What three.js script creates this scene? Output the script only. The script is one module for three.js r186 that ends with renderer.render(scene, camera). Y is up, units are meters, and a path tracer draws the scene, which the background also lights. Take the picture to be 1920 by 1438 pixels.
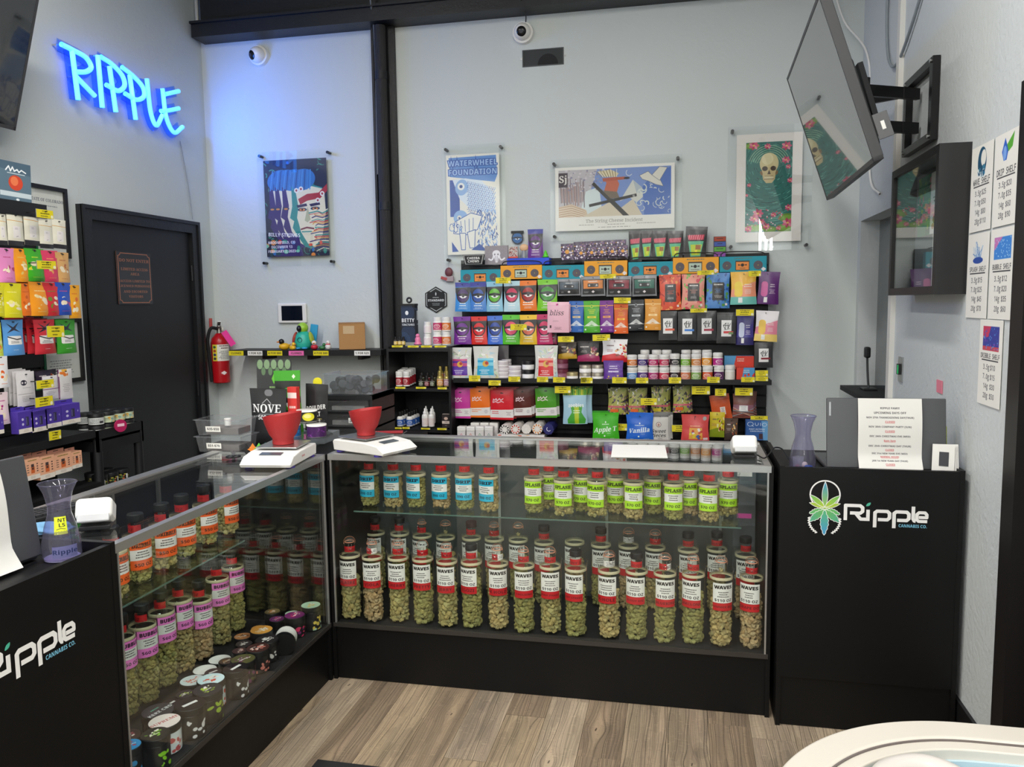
import * as THREE from 'three';
import { mergeGeometries } from 'three/addons/utils/BufferGeometryUtils.js';
import { RoundedBoxGeometry } from 'three/addons/geometries/RoundedBoxGeometry.js';
import { RectAreaLightUniformsLib } from 'three/addons/lights/RectAreaLightUniformsLib.js';
RectAreaLightUniformsLib.init();

// ---------- camera, lights, exposure ----------
const scene = new THREE.Scene();
scene.background = new THREE.Color(0x000000);
const camera = new THREE.PerspectiveCamera(51.22, 1920 / 1438, 0.05, 60);
camera.position.set(0, 1.58, 0);
camera.rotation.order = 'YXZ';
camera.rotation.set(THREE.MathUtils.degToRad(-5.75), THREE.MathUtils.degToRad(12.047), THREE.MathUtils.degToRad(-0.779));
const renderer = new THREE.WebGLRenderer({ antialias: true });
renderer.toneMapping = THREE.LinearToneMapping;
renderer.toneMappingExposure = 1.07;
renderer.shadowMap.enabled = true;
const STRIP_POWER = 42, STRIP_COLOR = new THREE.Color(1.0, 0.975, 0.93), NEON_POWER = 0.62;
const STRIPS = [[-2.1, -1.7], [-0.3, -1.7], [-2.1, 1.3], [0.28, 1.3], [2.1, 0.4], [-2.6, 3.9], [0.34, 3.9], [2.8, 3.6]];   // x, z of the ceiling strip lamps

// ---------- room measures (metres) ----------
const XL = -3.13, XR = 0.98, ZB = -4.95, ZF = 5.2, XE = 4.2, CEIL = 4.3;

// ---------- helpers ----------
let seed = 7;
const rnd = () => { seed = (seed * 1664525 + 1013904223) >>> 0; return seed / 4294967296; };
const rr = (a, b) => a + (b - a) * rnd();
const used = {};
const nm = (n) => { const k = (used[n] = (used[n] ?? -1) + 1); return k ? n + '_' + String(k).padStart(3, '0') : n; };
const shade = (o) => o.traverse((m) => { if (m.isMesh) { m.castShadow = true; m.receiveShadow = true; } });
function describe(o, label, category, group, kind) {
  if (label) o.userData.label = label;
  if (category) o.userData.category = category;
  if (group) o.userData.group = group;
  if (kind) o.userData.kind = kind;
  return o;
}
function thing(name, label, category, p = [0, 0, 0], ry = 0, group) {
  const o = new THREE.Group();
  o.name = nm(name); o.position.set(...p); o.rotation.y = ry; scene.add(o);
  return describe(o, label, category, group);
}
function part(parent, name, geo, mat, p, r) {
  const m = new THREE.Mesh(geo, mat);
  m.name = name;
  if (p) m.position.set(...p);
  if (r) m.rotation.set(...r);
  m.castShadow = m.receiveShadow = true;
  parent.add(m);
  return m;
}
function solo(name, label, category, geo, mat, p, r, group) {
  const m = part(scene, nm(name), geo, mat, p, r);
  return describe(m, label, category, group);
}
function struct(name, label, category) {
  const o = new THREE.Group(); o.name = nm(name); scene.add(o);
  return describe(o, label, category, null, 'structure');
}
const cache = new Map();
const memo = (key, make) => { if (!cache.has(key)) cache.set(key, make()); return cache.get(key); };
const k3 = (...a) => a.map((v) => (typeof v === 'number' ? v.toFixed(4) : v)).join('|');
const box = (w, h, d) => memo('b' + k3(w, h, d), () => new THREE.BoxGeometry(w, h, d));
const rbox = (w, h, d, r = 0.004, s = 2) => memo('r' + k3(w, h, d, r, s), () => new RoundedBoxGeometry(w, h, d, s, Math.min(r, w / 2.01, h / 2.01, d / 2.01)));
const cyl = (a, b, h, n = 24, open = false) => memo('c' + k3(a, b, h, n, open), () => new THREE.CylinderGeometry(a, b, h, n, 1, open));
const lathe = (pts, n = 28) => memo('l' + k3(n, ...pts.flat()), () => new THREE.LatheGeometry(pts.map((p) => new THREE.Vector2(...p)), n));
const tube = (pts, r, n = 24, q = 8, closed = false) => new THREE.TubeGeometry(new THREE.CatmullRomCurve3(pts.map((p) => new THREE.Vector3(...p)), closed, 'centripetal'), n, r, q, closed);
const at = (g, x, y, z, rx = 0, ry = 0, rz = 0) => { g = g.clone(); if (rx) g.rotateX(rx); if (ry) g.rotateY(ry); if (rz) g.rotateZ(rz); return g.translate(x, y, z); };
const merge = (list) => mergeGeometries(list.map((g) => { g = g.index ? g.toNonIndexed() : g.clone(); for (const k of Object.keys(g.attributes)) if (!['position', 'normal', 'uv', 'color'].includes(k)) g.deleteAttribute(k); return g; }));
function extrude(pts, d, bevel = 0) {
  const s = new THREE.Shape(pts.map((p) => new THREE.Vector2(...p)));
  return new THREE.ExtrudeGeometry(s, { depth: d, bevelEnabled: bevel > 0, bevelThickness: bevel, bevelSize: bevel, bevelSegments: 2, curveSegments: 12 });
}

// ---------- materials ----------
const S = (c, roughness = 0.6, o = {}) => memo('m' + c + roughness + JSON.stringify(o), () => new THREE.MeshStandardMaterial({ color: c, roughness, ...o }));
const glass = new THREE.MeshPhysicalMaterial({ color: 0xfcfefd, roughness: 0.0, transmission: 1, thickness: 0, ior: 1.38 });
const greenGlass = new THREE.MeshPhysicalMaterial({ color: 0xeef8f4, roughness: 0.0, transmission: 1, thickness: 0, ior: 1.38 });
const glassEdge = new THREE.MeshPhysicalMaterial({ color: 0x86aa9e, roughness: 0.15, transmission: 0.6, thickness: 0, ior: 1.5 });
const acrylic = new THREE.MeshPhysicalMaterial({ color: 0xfdfefe, roughness: 0.0, transmission: 1, thickness: 0, ior: 1.5 });
const jarGlass = new THREE.MeshPhysicalMaterial({ color: 0xfefefc, roughness: 0.0, transmission: 1, thickness: 0, ior: 1.22 });
const clearPlastic = new THREE.MeshPhysicalMaterial({ color: 0xf2f4f6, roughness: 0.12, transmission: 0.95, thickness: 0, ior: 1.35 });
const lidGlass = new THREE.MeshPhysicalMaterial({ color: 0xf6f8f6, roughness: 0.0, transmission: 0.95, thickness: 0, ior: 1.5 });
const frosted = new THREE.MeshPhysicalMaterial({ color: 0xdfe3e6, roughness: 0.35, transmission: 0.8, thickness: 0, ior: 1.4 });
const violetGlass = new THREE.MeshPhysicalMaterial({ color: 0xd6d4e8, roughness: 0.05, transmission: 0.94, thickness: 0, ior: 1.45 });
const alu = S('#c3c4c4', 0.35, { metalness: 0.85 }), steel = S('#b8bab9', 0.28, { metalness: 0.95 }), chrome = S('#d8d8d8', 0.12, { metalness: 1 });
const black = S('#0f0f11', 0.5), blackMatte = S('#151517', 0.75), blackGloss = S('#0c0c0e', 0.2), plastic = S('#191a1c', 0.45), white = S('#e9e7e3', 0.45), whiteGloss = S('#f1efea', 0.18), rubber = S('#101012', 0.8);

// grey value noise used for bump, grain and tone
function noiseTex(size, octaves, rep, seed0 = 1, fn = (v) => v) {
  const data = new Uint8Array(size * size * 4), g = [];
  let s = seed0 * 7919 + 13;
  const R = () => { s = (s * 1664525 + 1013904223) >>> 0; return s / 4294967296; };
  for (const n of octaves) g.push([n, Float32Array.from({ length: n * n }, R)]);
  for (let y = 0; y < size; y++) for (let x = 0; x < size; x++) {
    let v = 0, t = 0, a = 1;
    for (const [n, f] of g) {
      const u = (x / size) * n, w = (y / size) * n, i = Math.floor(u), j = Math.floor(w), fu = u - i, fw = w - j, e = (q) => q * q * (3 - 2 * q);
      const p = (q, r) => f[((r + n) % n) * n + ((q + n) % n)], mx = (A, B, k) => A + (B - A) * k;
      v += a * mx(mx(p(i, j), p(i + 1, j), e(fu)), mx(p(i, j + 1), p(i + 1, j + 1), e(fu)), e(fw)); t += a; a *= 0.6;
    }
    const o = (y * size + x) * 4, q = Math.max(0, Math.min(255, fn(v / t) * 255));
    data[o] = data[o + 1] = data[o + 2] = q; data[o + 3] = 255;
  }
  const tx = new THREE.DataTexture(data, size, size); tx.wrapS = tx.wrapT = THREE.RepeatWrapping; tx.magFilter = THREE.LinearFilter; tx.repeat.set(rep, rep); tx.needsUpdate = true;
  return tx;
}
const peel = noiseTex(512, [48, 96, 170], 1.6, 3), fine = noiseTex(512, [20, 64, 160], 1, 5);
const wallPaint = new THREE.MeshStandardMaterial({ color: '#cbd1d0', roughness: 0.62, bumpMap: fine, bumpScale: 0.0012 });
const peelPaint = new THREE.MeshStandardMaterial({ color: '#ced3d4', roughness: 0.6, bumpMap: peel, bumpScale: 0.0016 });
const blackPaint = new THREE.MeshStandardMaterial({ color: '#141519', roughness: 0.45, bumpMap: peel, bumpScale: 0.0008 });
const laminate = new THREE.MeshPhysicalMaterial({ color: '#060607', roughness: 0.5, specularIntensity: 0.6, bumpMap: fine, bumpScale: 0.0003 });
const foilPaint = S('#232427', 0.5);

// ---------- printed art: rectangles on shared sheets ----------
const SHEET = 2048, sheets = [];
function newSheet() { const c = document.createElement('canvas'); c.width = c.height = SHEET; const s = { c, x: c.getContext('2d'), px: 0, py: 0, row: 0 }; sheets.push(s); return s; }
let sheet = newSheet();
function art(key, w, h, draw) {
  return memo('art' + key, () => {
    if (sheet.px + w + 2 > SHEET) { sheet.px = 0; sheet.py += sheet.row + 2; sheet.row = 0; }
    if (sheet.py + h + 2 > SHEET) sheet = newSheet();
    const { x: c, px, py } = sheet, idx = sheets.length - 1;
    c.save(); c.beginPath(); c.rect(px, py, w, h); c.clip(); c.translate(px, py);
    draw(c, w, h); c.restore();
    sheet.px += w + 2; sheet.row = Math.max(sheet.row, h);
    return { key, idx, u0: (px + 1) / SHEET, u1: (px + w - 1) / SHEET, v0: 1 - (py + h - 1) / SHEET, v1: 1 - (py + 1) / SHEET };
  });
}
const sheetTex = (i) => memo('tex' + i, () => { const t = new THREE.CanvasTexture(sheets[i].c); t.colorSpace = THREE.SRGBColorSpace; t.magFilter = THREE.LinearFilter; return t; });
const paper = (a) => memo('paper' + a.idx, () => new THREE.MeshStandardMaterial({ map: sheetTex(a.idx), roughness: 0.6 }));
const gloss = (a) => memo('gloss' + a.idx, () => new THREE.MeshPhysicalMaterial({ map: sheetTex(a.idx), roughness: 0.38, clearcoat: 0.35, clearcoatRoughness: 0.2 }));
const decal = (a) => memo('decal' + a.idx, () => new THREE.MeshStandardMaterial({ map: sheetTex(a.idx), roughness: 0.45, transparent: true }));
const uvTo = (g, a) => { const u = g.attributes.uv; for (let i = 0; i < u.count; i++) u.setXY(i, a.u0 + (a.u1 - a.u0) * u.getX(i), a.v0 + (a.v1 - a.v0) * u.getY(i)); return g; };
const card = (w, h, a) => memo('card' + k3(w, h, a.key), () => uvTo(new THREE.PlaneGeometry(w, h), a));
const disc = (r, a) => memo('disc' + k3(r, a.key), () => uvTo(new THREE.CircleGeometry(r, 24), a));
const wrap = (r, h, arc, a, n = 14) => memo('wrap' + k3(r, h, arc, a.key), () => uvTo(new THREE.CylinderGeometry(r, r, h, n, 1, true, -arc / 2, arc), a));
function printBox(w, h, d, a) {   // front face carries the print, the other faces its edge colour
  return memo('pb' + k3(w, h, d, a.key), () => {
    const g = new THREE.BoxGeometry(w, h, d), u = g.attributes.uv;
    for (let i = 0; i < u.count; i++) if (i < 16 || i > 19) u.setXY(i, 0.01 + u.getX(i) * 0.03, 0.3 + u.getY(i) * 0.4);
    return uvTo(g, a);
  });
}
// drawing shorthand
const T = (c, t, x, y, s, col, f = 'bold', al = 'center', fam = 'sans-serif') => { c.font = `${f} ${s}px ${fam}`; c.textAlign = al; c.textBaseline = 'middle'; c.fillStyle = col; c.fillText(t, x, y); };
const R = (c, x, y, w, h, col) => { c.fillStyle = col; c.fillRect(x, y, w, h); };
const O = (c, x, y, a, b, col, rot = 0) => { c.fillStyle = col; c.beginPath(); c.ellipse(x, y, a, b, rot, 0, 7); c.fill(); };
const P = (c, pts, col, stroke, lw = 1) => { c.beginPath(); pts.forEach((p, i) => (i ? c.lineTo(...p) : c.moveTo(...p))); c.closePath(); if (col) { c.fillStyle = col; c.fill(); } if (stroke) { c.strokeStyle = stroke; c.lineWidth = lw; c.stroke(); } };
const Q = (c, pts, col, lw, cap = 'round') => { c.strokeStyle = col; c.lineWidth = lw; c.lineCap = cap; c.lineJoin = 'round'; c.beginPath(); pts.forEach((p, i) => (i ? c.lineTo(...p) : c.moveTo(...p))); c.stroke(); };
function fuzz(c, x, y, w, lines, lh, col, al = 'center') {   // print too small to read: broken strokes
  c.fillStyle = col;
  for (let l = 0; l < lines; l++) {
    const ww = w * rr(0.55, 1); let px = al === 'center' ? x - ww / 2 : x; const end = px + ww;
    while (px < end) { const q = Math.min(rr(0.03, 0.1) * w + 1, end - px); c.fillRect(px, y + l * lh, q, lh * 0.42); px += q + w * 0.02 + 0.6; }
  }
}
function curl(c, x, y, r, n, cols, lw) { for (let i = 0; i < n; i++) { c.strokeStyle = cols[i % cols.length]; c.lineWidth = lw * rr(0.5, 1.3); c.beginPath(); const a = rr(0, 6.3); c.arc(x + rr(-r, r), y + rr(-r, r), rr(0.1, 0.5) * r, a, a + rr(1, 3.5)); c.stroke(); } }

// ---------- package prints ----------
const A = {
  plain: (c0) => art('plain' + c0, 16, 16, (c, w, h) => R(c, 0, 0, w, h, c0)),
  eye: (bg, lid, dark) => art('eye' + bg + lid, 110, 180, (c, w, h) => {
    R(c, 0, 0, w, h, bg); if (dark) R(c, 0, 0, w, h * 0.16, '#3a3f9a');
    P(c, [[0, h * 0.18], [w, h * 0.16], [w, h * 0.3], [w * 0.9, h * 0.55], [w * 0.1, h * 0.57], [0, h * 0.32]], '#3b3a3d');
    P(c, [[0, h * 0.3], [w * 0.12, h * 0.56], [0, h * 0.75]], bg); P(c, [[w, h * 0.28], [w * 0.9, h * 0.56], [w, h * 0.75]], bg);
    O(c, w / 2, h * 0.45, w * 0.42, w * 0.42, '#2c2b2e'); O(c, w / 2, h * 0.45, w * 0.36, w * 0.36, lid);
    c.save(); c.beginPath(); c.ellipse(w / 2, h * 0.45, w * 0.36, w * 0.36, 0, 0, 7); c.clip();
    P(c, [[0, h * 0.42], [w * 0.5, h * 0.37], [w, h * 0.42], [w, h * 0.475], [w * 0.5, h * 0.45], [0, h * 0.475]], '#252428');
    P(c, [[w * 0.24, h * 0.475], [w * 0.5, h * 0.46], [w * 0.78, h * 0.47], [w * 0.66, h * 0.53], [w * 0.45, h * 0.545]], '#f2f2f0'); O(c, w * 0.52, h * 0.48, w * 0.08, h * 0.032, '#1c1b1e'); c.restore();
    fuzz(c, w / 2, h * 0.7, w * 0.62, 2, h * 0.075, '#f6f6f2'); fuzz(c, w / 2, h * 0.86, w * 0.6, 2, h * 0.035, '#e8e8f0');
  }),
  cassette: (k) => art('cas' + k, 130, 110, (c, w, h) => {
    R(c, 0, 0, w, h, '#85868a'); R(c, w * 0.06, h * 0.16, w * 0.88, h * 0.74, '#2a2b2d'); R(c, w * 0.1, h * 0.2, w * 0.8, h * 0.42, k);
    c.fillStyle = '#3b3a3c'; c.fillRect(w * 0.28, h * 0.36, w * 0.44, h * 0.18); O(c, w * 0.35, h * 0.45, 5, 5, '#c9c9c9'); O(c, w * 0.65, h * 0.45, 5, 5, '#c9c9c9');
    fuzz(c, w / 2, h * 0.24, w * 0.55, 1, h * 0.1, '#e8e4e0'); P(c, [[w * 0.5, h * 0.7], [w * 0.57, h * 0.77], [w * 0.5, h * 0.84], [w * 0.43, h * 0.77]], '#f0e8e8'); fuzz(c, w * 0.22, h * 0.75, w * 0.2, 2, h * 0.05, '#b8b8b8');
  }),
  chips: (a, b, d) => art('chips' + a, 130, 190, (c, w, h) => {
    R(c, 0, 0, w, h, a); for (let i = 0; i < 70; i++) O(c, rr(0, w), rr(0, h), rr(4, 14), rr(3, 8), [b, d, a][i % 3], rr(0, 3));
    c.fillStyle = '#2b2a2c'; c.beginPath(); c.roundRect(w * 0.26, h * 0.27, w * 0.52, h * 0.5, 6); c.fill();
    fuzz(c, w * 0.52, h * 0.31, w * 0.42, 1, h * 0.09, '#f4f0ea'); fuzz(c, w * 0.52, h * 0.45, w * 0.34, 3, h * 0.04, a); fuzz(c, w * 0.52, h * 0.64, w * 0.4, 2, h * 0.035, '#d8d4d0'); R(c, w * 0.8, h * 0.85, 12, 12, '#f6e8e8');
  }),
  duo: (a, b, d, e) => art('duo' + a + d, 120, 170, (c, w, h) => {
    R(c, 0, 0, w, h, a); P(c, [[0, h * 0.55], [w * 0.5, h * 0.42], [w, h * 0.3], [w, h], [0, h]], b); R(c, 0, h * 0.76, w, h * 0.24, d);
    c.fillStyle = e; c.beginPath(); c.roundRect(w * 0.14, h * 0.3, w * 0.32, h * 0.46, 16); c.fill(); fuzz(c, w * 0.68, h * 0.38, w * 0.34, 2, h * 0.06, '#f8f4ee'); fuzz(c, w * 0.68, h * 0.55, w * 0.3, 4, h * 0.035, '#f0e6e8'); R(c, w * 0.3, h * 0.78, w * 0.16, h * 0.16, '#f0f0ec');
  }),
  bliss: () => art('bliss', 130, 180, (c, w, h) => { R(c, 0, 0, w, h, '#f0bccb'); R(c, 0, h * 0.12, w, 1.5, '#d89aae'); O(c, w * 0.45, h * 0.09, 6, 6, '#e0409a'); T(c, 'bliss', w * 0.42, h * 0.36, 40, '#33252b', 'italic', 'center', 'serif'); fuzz(c, w * 0.4, h * 0.6, w * 0.4, 2, h * 0.03, '#b88a98'); R(c, w * 0.12, h * 0.76, 10, 16, '#4a3238'); fuzz(c, w * 0.5, h * 0.82, w * 0.35, 3, h * 0.03, '#8a5a6a'); }),
  band: (bg, ac) => art('band' + bg, 100, 180, (c, w, h) => {
    R(c, 0, 0, w, h, bg); R(c, 0, h * 0.15, w, h * 0.025, ac); O(c, w / 2, h * 0.17, 6, 6, bg); c.strokeStyle = ac; c.lineWidth = 2; c.beginPath(); c.arc(w / 2, h * 0.18, 8, 0, 7); c.stroke();
    fuzz(c, w / 2, h * 0.28, w * 0.5, 3, h * 0.05, ac); R(c, w * 0.22, h * 0.48, w * 0.56, h * 0.06, ac); fuzz(c, w / 2, h * 0.5, w * 0.4, 1, h * 0.04, bg);
    c.strokeStyle = '#f2f2ee'; c.lineWidth = 3; for (let k = 0; k < 4; k++) { c.beginPath(); c.moveTo(w * 0.1 + k * 6, h * 0.78); c.lineTo(w * 0.5, h * 0.63 + k * 6); c.lineTo(w * 0.9 - k * 6, h * 0.78); c.stroke(); } R(c, 0, h * 0.78, w, 2, '#f2f2ee'); R(c, w * 0.08, h * 0.87, 9, 9, '#f4f4f4'); fuzz(c, w * 0.75, h * 0.92, w * 0.25, 1, 5, '#e8e8e8');
  }),
  mono: (k, ridged) => art('mono' + k + ridged, 110, 170, (c, w, h) => {
    R(c, 0, 0, w, h, '#2c2c2e'); if (ridged) for (let y = 0; y < 5; y++) R(c, 0, h * (0.1 + y * 0.05), w, 2, '#4a4a4a'); R(c, w * 0.24, h * 0.25, w * 0.52, h * 0.52, '#efeeec');
    Q(c, [[w * 0.34, h * 0.42], [w * 0.48, h * 0.34], [w * 0.44, h * 0.54], [w * 0.34, h * 0.42], [w * 0.62, h * 0.42]], '#222', 3); Q(c, [[w * 0.58, h * 0.34], [w * 0.58, h * 0.52], [w * 0.7, h * 0.36]], '#222', 3); Q(c, [[w * 0.4, h * 0.56], [w * 0.68, h * 0.52]], '#222', 2);
    R(c, w * 0.36, h * 0.6, w * 0.5, h * 0.07, k); if (ridged) R(c, w * 0.62, h * 0.63, w * 0.24, h * 0.07, '#7a9a6a');
  }),
  floral: () => art('floral', 80, 120, (c, w, h) => { R(c, 0, 0, w, h, '#3d2a4a'); for (let i = 0; i < 46; i++) O(c, rr(0, w), rr(0, h * 0.8), rr(2, 7), rr(2, 6), ['#d8cad8', '#8a5a8a', '#5a3a6a', '#c89a4a', '#e8e0ea', '#6a4a7a'][i % 6], rr(0, 3)); O(c, w * 0.5, h * 0.42, 13, 13, '#e0992a'); R(c, 0, h * 0.86, w, h * 0.14, '#2a2230'); P(c, [[w * 0.55, h * 0.62], [w * 0.72, h * 0.7], [w * 0.55, h * 0.78], [w * 0.4, h * 0.7]], '#efe6ee'); }),
  tropic: () => art('tropic', 100, 190, (c, w, h) => {
    R(c, 0, 0, w, h, '#242325'); R(c, 0, 0, w, h * 0.1, '#4a4a4c'); P(c, [[w * 0.1, h * 0.28], [w * 0.88, h * 0.24], [w * 0.85, h * 0.4], [w * 0.16, h * 0.42]], '#c2304a'); for (let i = 0; i < 7; i++) Q(c, [[w * (0.16 + i * 0.1), h * 0.4], [w * (0.2 + i * 0.1), h * 0.26]], '#e88a98', 3);
    P(c, [[w * 0.14, h * 0.46], [w * 0.86, h * 0.44], [w * 0.74, h * 0.9], [w * 0.3, h * 0.92]], '#58b88a'); P(c, [[w * 0.26, h * 0.56], [w * 0.8, h * 0.54], [w * 0.7, h * 0.86], [w * 0.34, h * 0.88]], '#b8cf2a'); R(c, w * 0.5, h * 0.56, w * 0.24, h * 0.14, '#a0662a'); P(c, [[w * 0.46, h * 0.72], [w * 0.6, h * 0.7], [w * 0.56, h * 0.86]], '#e8e23a');
  }),
  stereo: (k) => art('stereo' + k, 260, 90, (c, w, h) => {
    const bg = k ? '#f0a52a' : '#1795a8', win = k ? '#b9cbbb' : '#e98f42'; R(c, 0, 0, w, h, bg); fuzz(c, w / 2, h * 0.1, w * 0.5, 1, h * 0.14, '#6a7a6a');
    for (const q of [0.16, 0.82]) { O(c, w * q, h * 0.58, h * 0.28, h * 0.28, '#514b55'); for (let r = 4; r < h * 0.27; r += 4) { c.strokeStyle = '#7a6f70'; c.lineWidth = 1; c.beginPath(); c.arc(w * q, h * 0.58, r, 0, 7); c.stroke(); } O(c, w * q, h * 0.58, 2.5, 2.5, '#b8b82a'); }
    R(c, w * 0.34, h * 0.28, w * 0.3, h * 0.62, '#4a4036'); R(c, w * 0.355, h * 0.36, w * 0.27, h * 0.5, win); O(c, w * 0.49, h * 0.56, 9, 9, '#2a2422'); P(c, [[w * 0.4, h * 0.5], [w * 0.46, h * 0.56], [w * 0.4, h * 0.6]], '#2a2422'); P(c, [[w * 0.58, h * 0.5], [w * 0.52, h * 0.56], [w * 0.58, h * 0.6]], '#2a2422'); fuzz(c, w * 0.49, h * 0.74, w * 0.2, 1, h * 0.1, '#6a5a4a'); P(c, [[w * 0.93, h * 0.7], [w * 0.99, h * 0.84], [w * 0.93, h * 0.98], [w * 0.88, h * 0.84]], '#e8e0e0');
  }),
  holo: (a, b) => art('holo' + a, 150, 200, (c, w, h) => {
    R(c, 0, 0, w, h, '#d8d8d2'); for (let i = 0; i < 60; i++) P(c, [[rr(0, w), rr(0, h)], [rr(0, w), rr(0, h)], [rr(0, w), rr(0, h)]].map((p, j, q) => [q[0][0] + (p[0] - q[0][0]) * 0.35, q[0][1] + (p[1] - q[0][1]) * 0.2]), ['#f4f2ea', '#a8a89e', '#d8d0a0', '#b8d0d8', '#e0bcd0', '#c8d8b8'][i % 6]);
    R(c, w * 0.16, h * 0.36, w * 0.66, h * 0.5, b); R(c, w * 0.16, h * 0.58, w * 0.66, h * 0.27, a); R(c, w * 0.16, h * 0.42, w * 0.66, h * 0.06, a); O(c, w * 0.5, h * 0.52, 20, 18, '#e0b04a'); O(c, w * 0.55, h * 0.5, 11, 10, '#b83a3a'); fuzz(c, w * 0.45, h * 0.7, w * 0.44, 3, h * 0.05, '#f4f4f4');
  }),
  snack: (a, b, d) => art('snack' + a + b, 130, 140, (c, w, h) => { R(c, 0, 0, w, h, a); P(c, [[0, h * 0.72], [w * 0.5, h * 0.62], [w, h * 0.74], [w, h], [0, h]], b); for (let i = 0; i < 16; i++) O(c, rr(w * 0.5, w * 0.98), rr(h * 0.25, h * 0.75), rr(4, 11), rr(4, 9), [d, '#f0d8a0', b, '#8a3a2a'][i % 4], rr(0, 3)); fuzz(c, w * 0.32, h * 0.26, w * 0.42, 1, h * 0.12, a[1] > 'c' ? '#6a4a4a' : '#e8e0d8'); fuzz(c, w * 0.3, h * 0.46, w * 0.36, 2, h * 0.06, a[1] > 'c' ? '#b06a6a' : '#c8c0b8'); }),
  script2: (bg) => art('s2' + bg, 110, 130, (c, w, h) => { R(c, 0, 0, w, h, bg); fuzz(c, w / 2, h * 0.25, w * 0.5, 2, h * 0.1, '#f0ecf4'); fuzz(c, w / 2, h * 0.48, w * 0.6, 1, h * 0.16, '#f4f2f6'); for (let i = 0; i < 8; i++) O(c, rr(w * 0.2, w * 0.8), rr(h * 0.7, h * 0.9), 5, 5, '#c8a83a'); curl(c, w / 2, h * 0.6, w / 2, 10, ['#7a4ab0'], 3); }),
  panel: (a, b) => art('panel' + a, 150, 90, (c, w, h) => { R(c, 0, 0, w, h, a); P(c, [[0, 0], [w * 0.4, 0], [w * 0.3, h], [0, h]], b); fuzz(c, w * 0.55, h * 0.2, w * 0.4, 2, h * 0.14, '#f0e8e0'); for (let i = 0; i < 7; i++) O(c, rr(w * 0.4, w), rr(h * 0.5, h), 10, 9, '#e23a2a'); }),
  bandlow: (bg) => art('bl' + bg, 130, 190, (c, w, h) => { R(c, 0, 0, w, h, bg); R(c, w * 0.44, h * 0.08, w * 0.12, h * 0.03, '#1a1416'); Q(c, [[w * 0.12, h * 0.4], [w * 0.14, h * 0.3], [w * 0.2, h * 0.34], [w * 0.26, h * 0.28], [w * 0.3, h * 0.36], [w * 0.4, h * 0.28], [w * 0.46, h * 0.34], [w * 0.56, h * 0.28]], '#f0d8e0', 5); Q(c, [[w * 0.12, h * 0.42], [w * 0.24, h * 0.38], [w * 0.34, h * 0.42], [w * 0.5, h * 0.37], [w * 0.58, h * 0.4]], '#f0d8e0', 5); P(c, [[0, h * 0.67], [w, h * 0.64], [w, h * 0.92], [0, h * 0.93]], '#ece8e6'); fuzz(c, w * 0.08, h * 0.71, w * 0.5, 2, h * 0.06, bg, 'left'); fuzz(c, w * 0.8, h * 0.73, w * 0.22, 3, h * 0.045, '#9a9296'); }),
  zoob: () => art('zoob', 160, 210, (c, w, h) => { R(c, 0, 0, w, h, '#a9cfe2'); R(c, 0, 0, w, h * 0.17, '#8ab82a'); for (let i = 0; i < 8; i++) R(c, i * w * 0.13, 0, w * 0.05, h * 0.17, ['#e0d82a', '#3f9a2a'][i % 2]); P(c, [[w * 0.32, h * 0.48], [w * 0.84, h * 0.48], [w * 0.78, h * 0.66], [w * 0.94, h * 0.86], [w * 0.9, h * 0.98], [w * 0.22, h * 0.98], [w * 0.2, h * 0.86], [w * 0.38, h * 0.66]], '#4aa83a'); P(c, [[w * 0.48, h * 0.5], [w * 0.68, h * 0.5], [w * 0.66, h * 0.98], [w * 0.5, h * 0.98]], '#b8cf2a'); T(c, 'zoobies', w * 0.56, h * 0.46, 30, '#f6f8f4'); fuzz(c, w * 0.58, h * 0.6, w * 0.5, 2, h * 0.055, '#f4f8ee'); }),
  zoob2: () => art('zoob2', 60, 90, (c, w, h) => { R(c, 0, 0, w, h, '#a9cfe2'); R(c, 0, 0, w, h * 0.2, '#7aa82a'); P(c, [[0, h * 0.4], [w * 0.5, h * 0.45], [w * 0.4, h], [0, h]], '#5ab03a'); }),
  camo: (k) => art('camo' + k, 120, 150, (c, w, h) => { R(c, 0, 0, w, h, '#a8a850'); for (let i = 0; i < 60; i++) O(c, rr(0, w), rr(0, h), rr(3, 14), rr(2, 6), ['#23222a', '#8a9a3a', '#e0c08a', '#5a3a6a', '#e8e4e0', '#2c2b30', '#6a6a4a'][i % 7], rr(0, 3)); R(c, 0, h * 0.66, w, h * 0.07, '#c85a6a'); for (let i = 0; i < 14; i++) O(c, rr(0, w), rr(h * 0.75, h), rr(3, 9), rr(3, 7), ['#7a3a8a', '#e89aa8', '#4a2a5a'][i % 3]); c.fillStyle = k; c.fillRect(w * 0.15, h * 0.78, w * 0.42, h * 0.12); }),
  rust: () => art('rust', 110, 150, (c, w, h) => { R(c, 0, 0, w, h, '#cc5526'); R(c, 0, h * 0.2, w, 2, '#a8401a'); R(c, w * 0.45, h * 0.5, w * 0.26, h * 0.3, '#ece6e0'); fuzz(c, w * 0.58, h * 0.54, w * 0.2, 5, h * 0.045, '#5a4a4a'); }),
  mixed: () => art('mixed', 120, 150, (c, w, h) => { R(c, 0, 0, w, h, '#7a4438'); R(c, 0, h * 0.45, w, h * 0.2, '#8a5a6a'); for (let i = 0; i < 8; i++) Q(c, [[0, rr(h * 0.5, h)], [w, rr(h * 0.5, h)]], ['#b0503a', '#c8a08a', '#4a2a2a', '#8a9aa0'][i % 4], 4); R(c, w * 0.3, h * 0.48, w * 0.42, h * 0.22, '#e6e4e2'); fuzz(c, w * 0.5, h * 0.52, w * 0.32, 3, h * 0.05, '#8a8a8a'); }),
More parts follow.
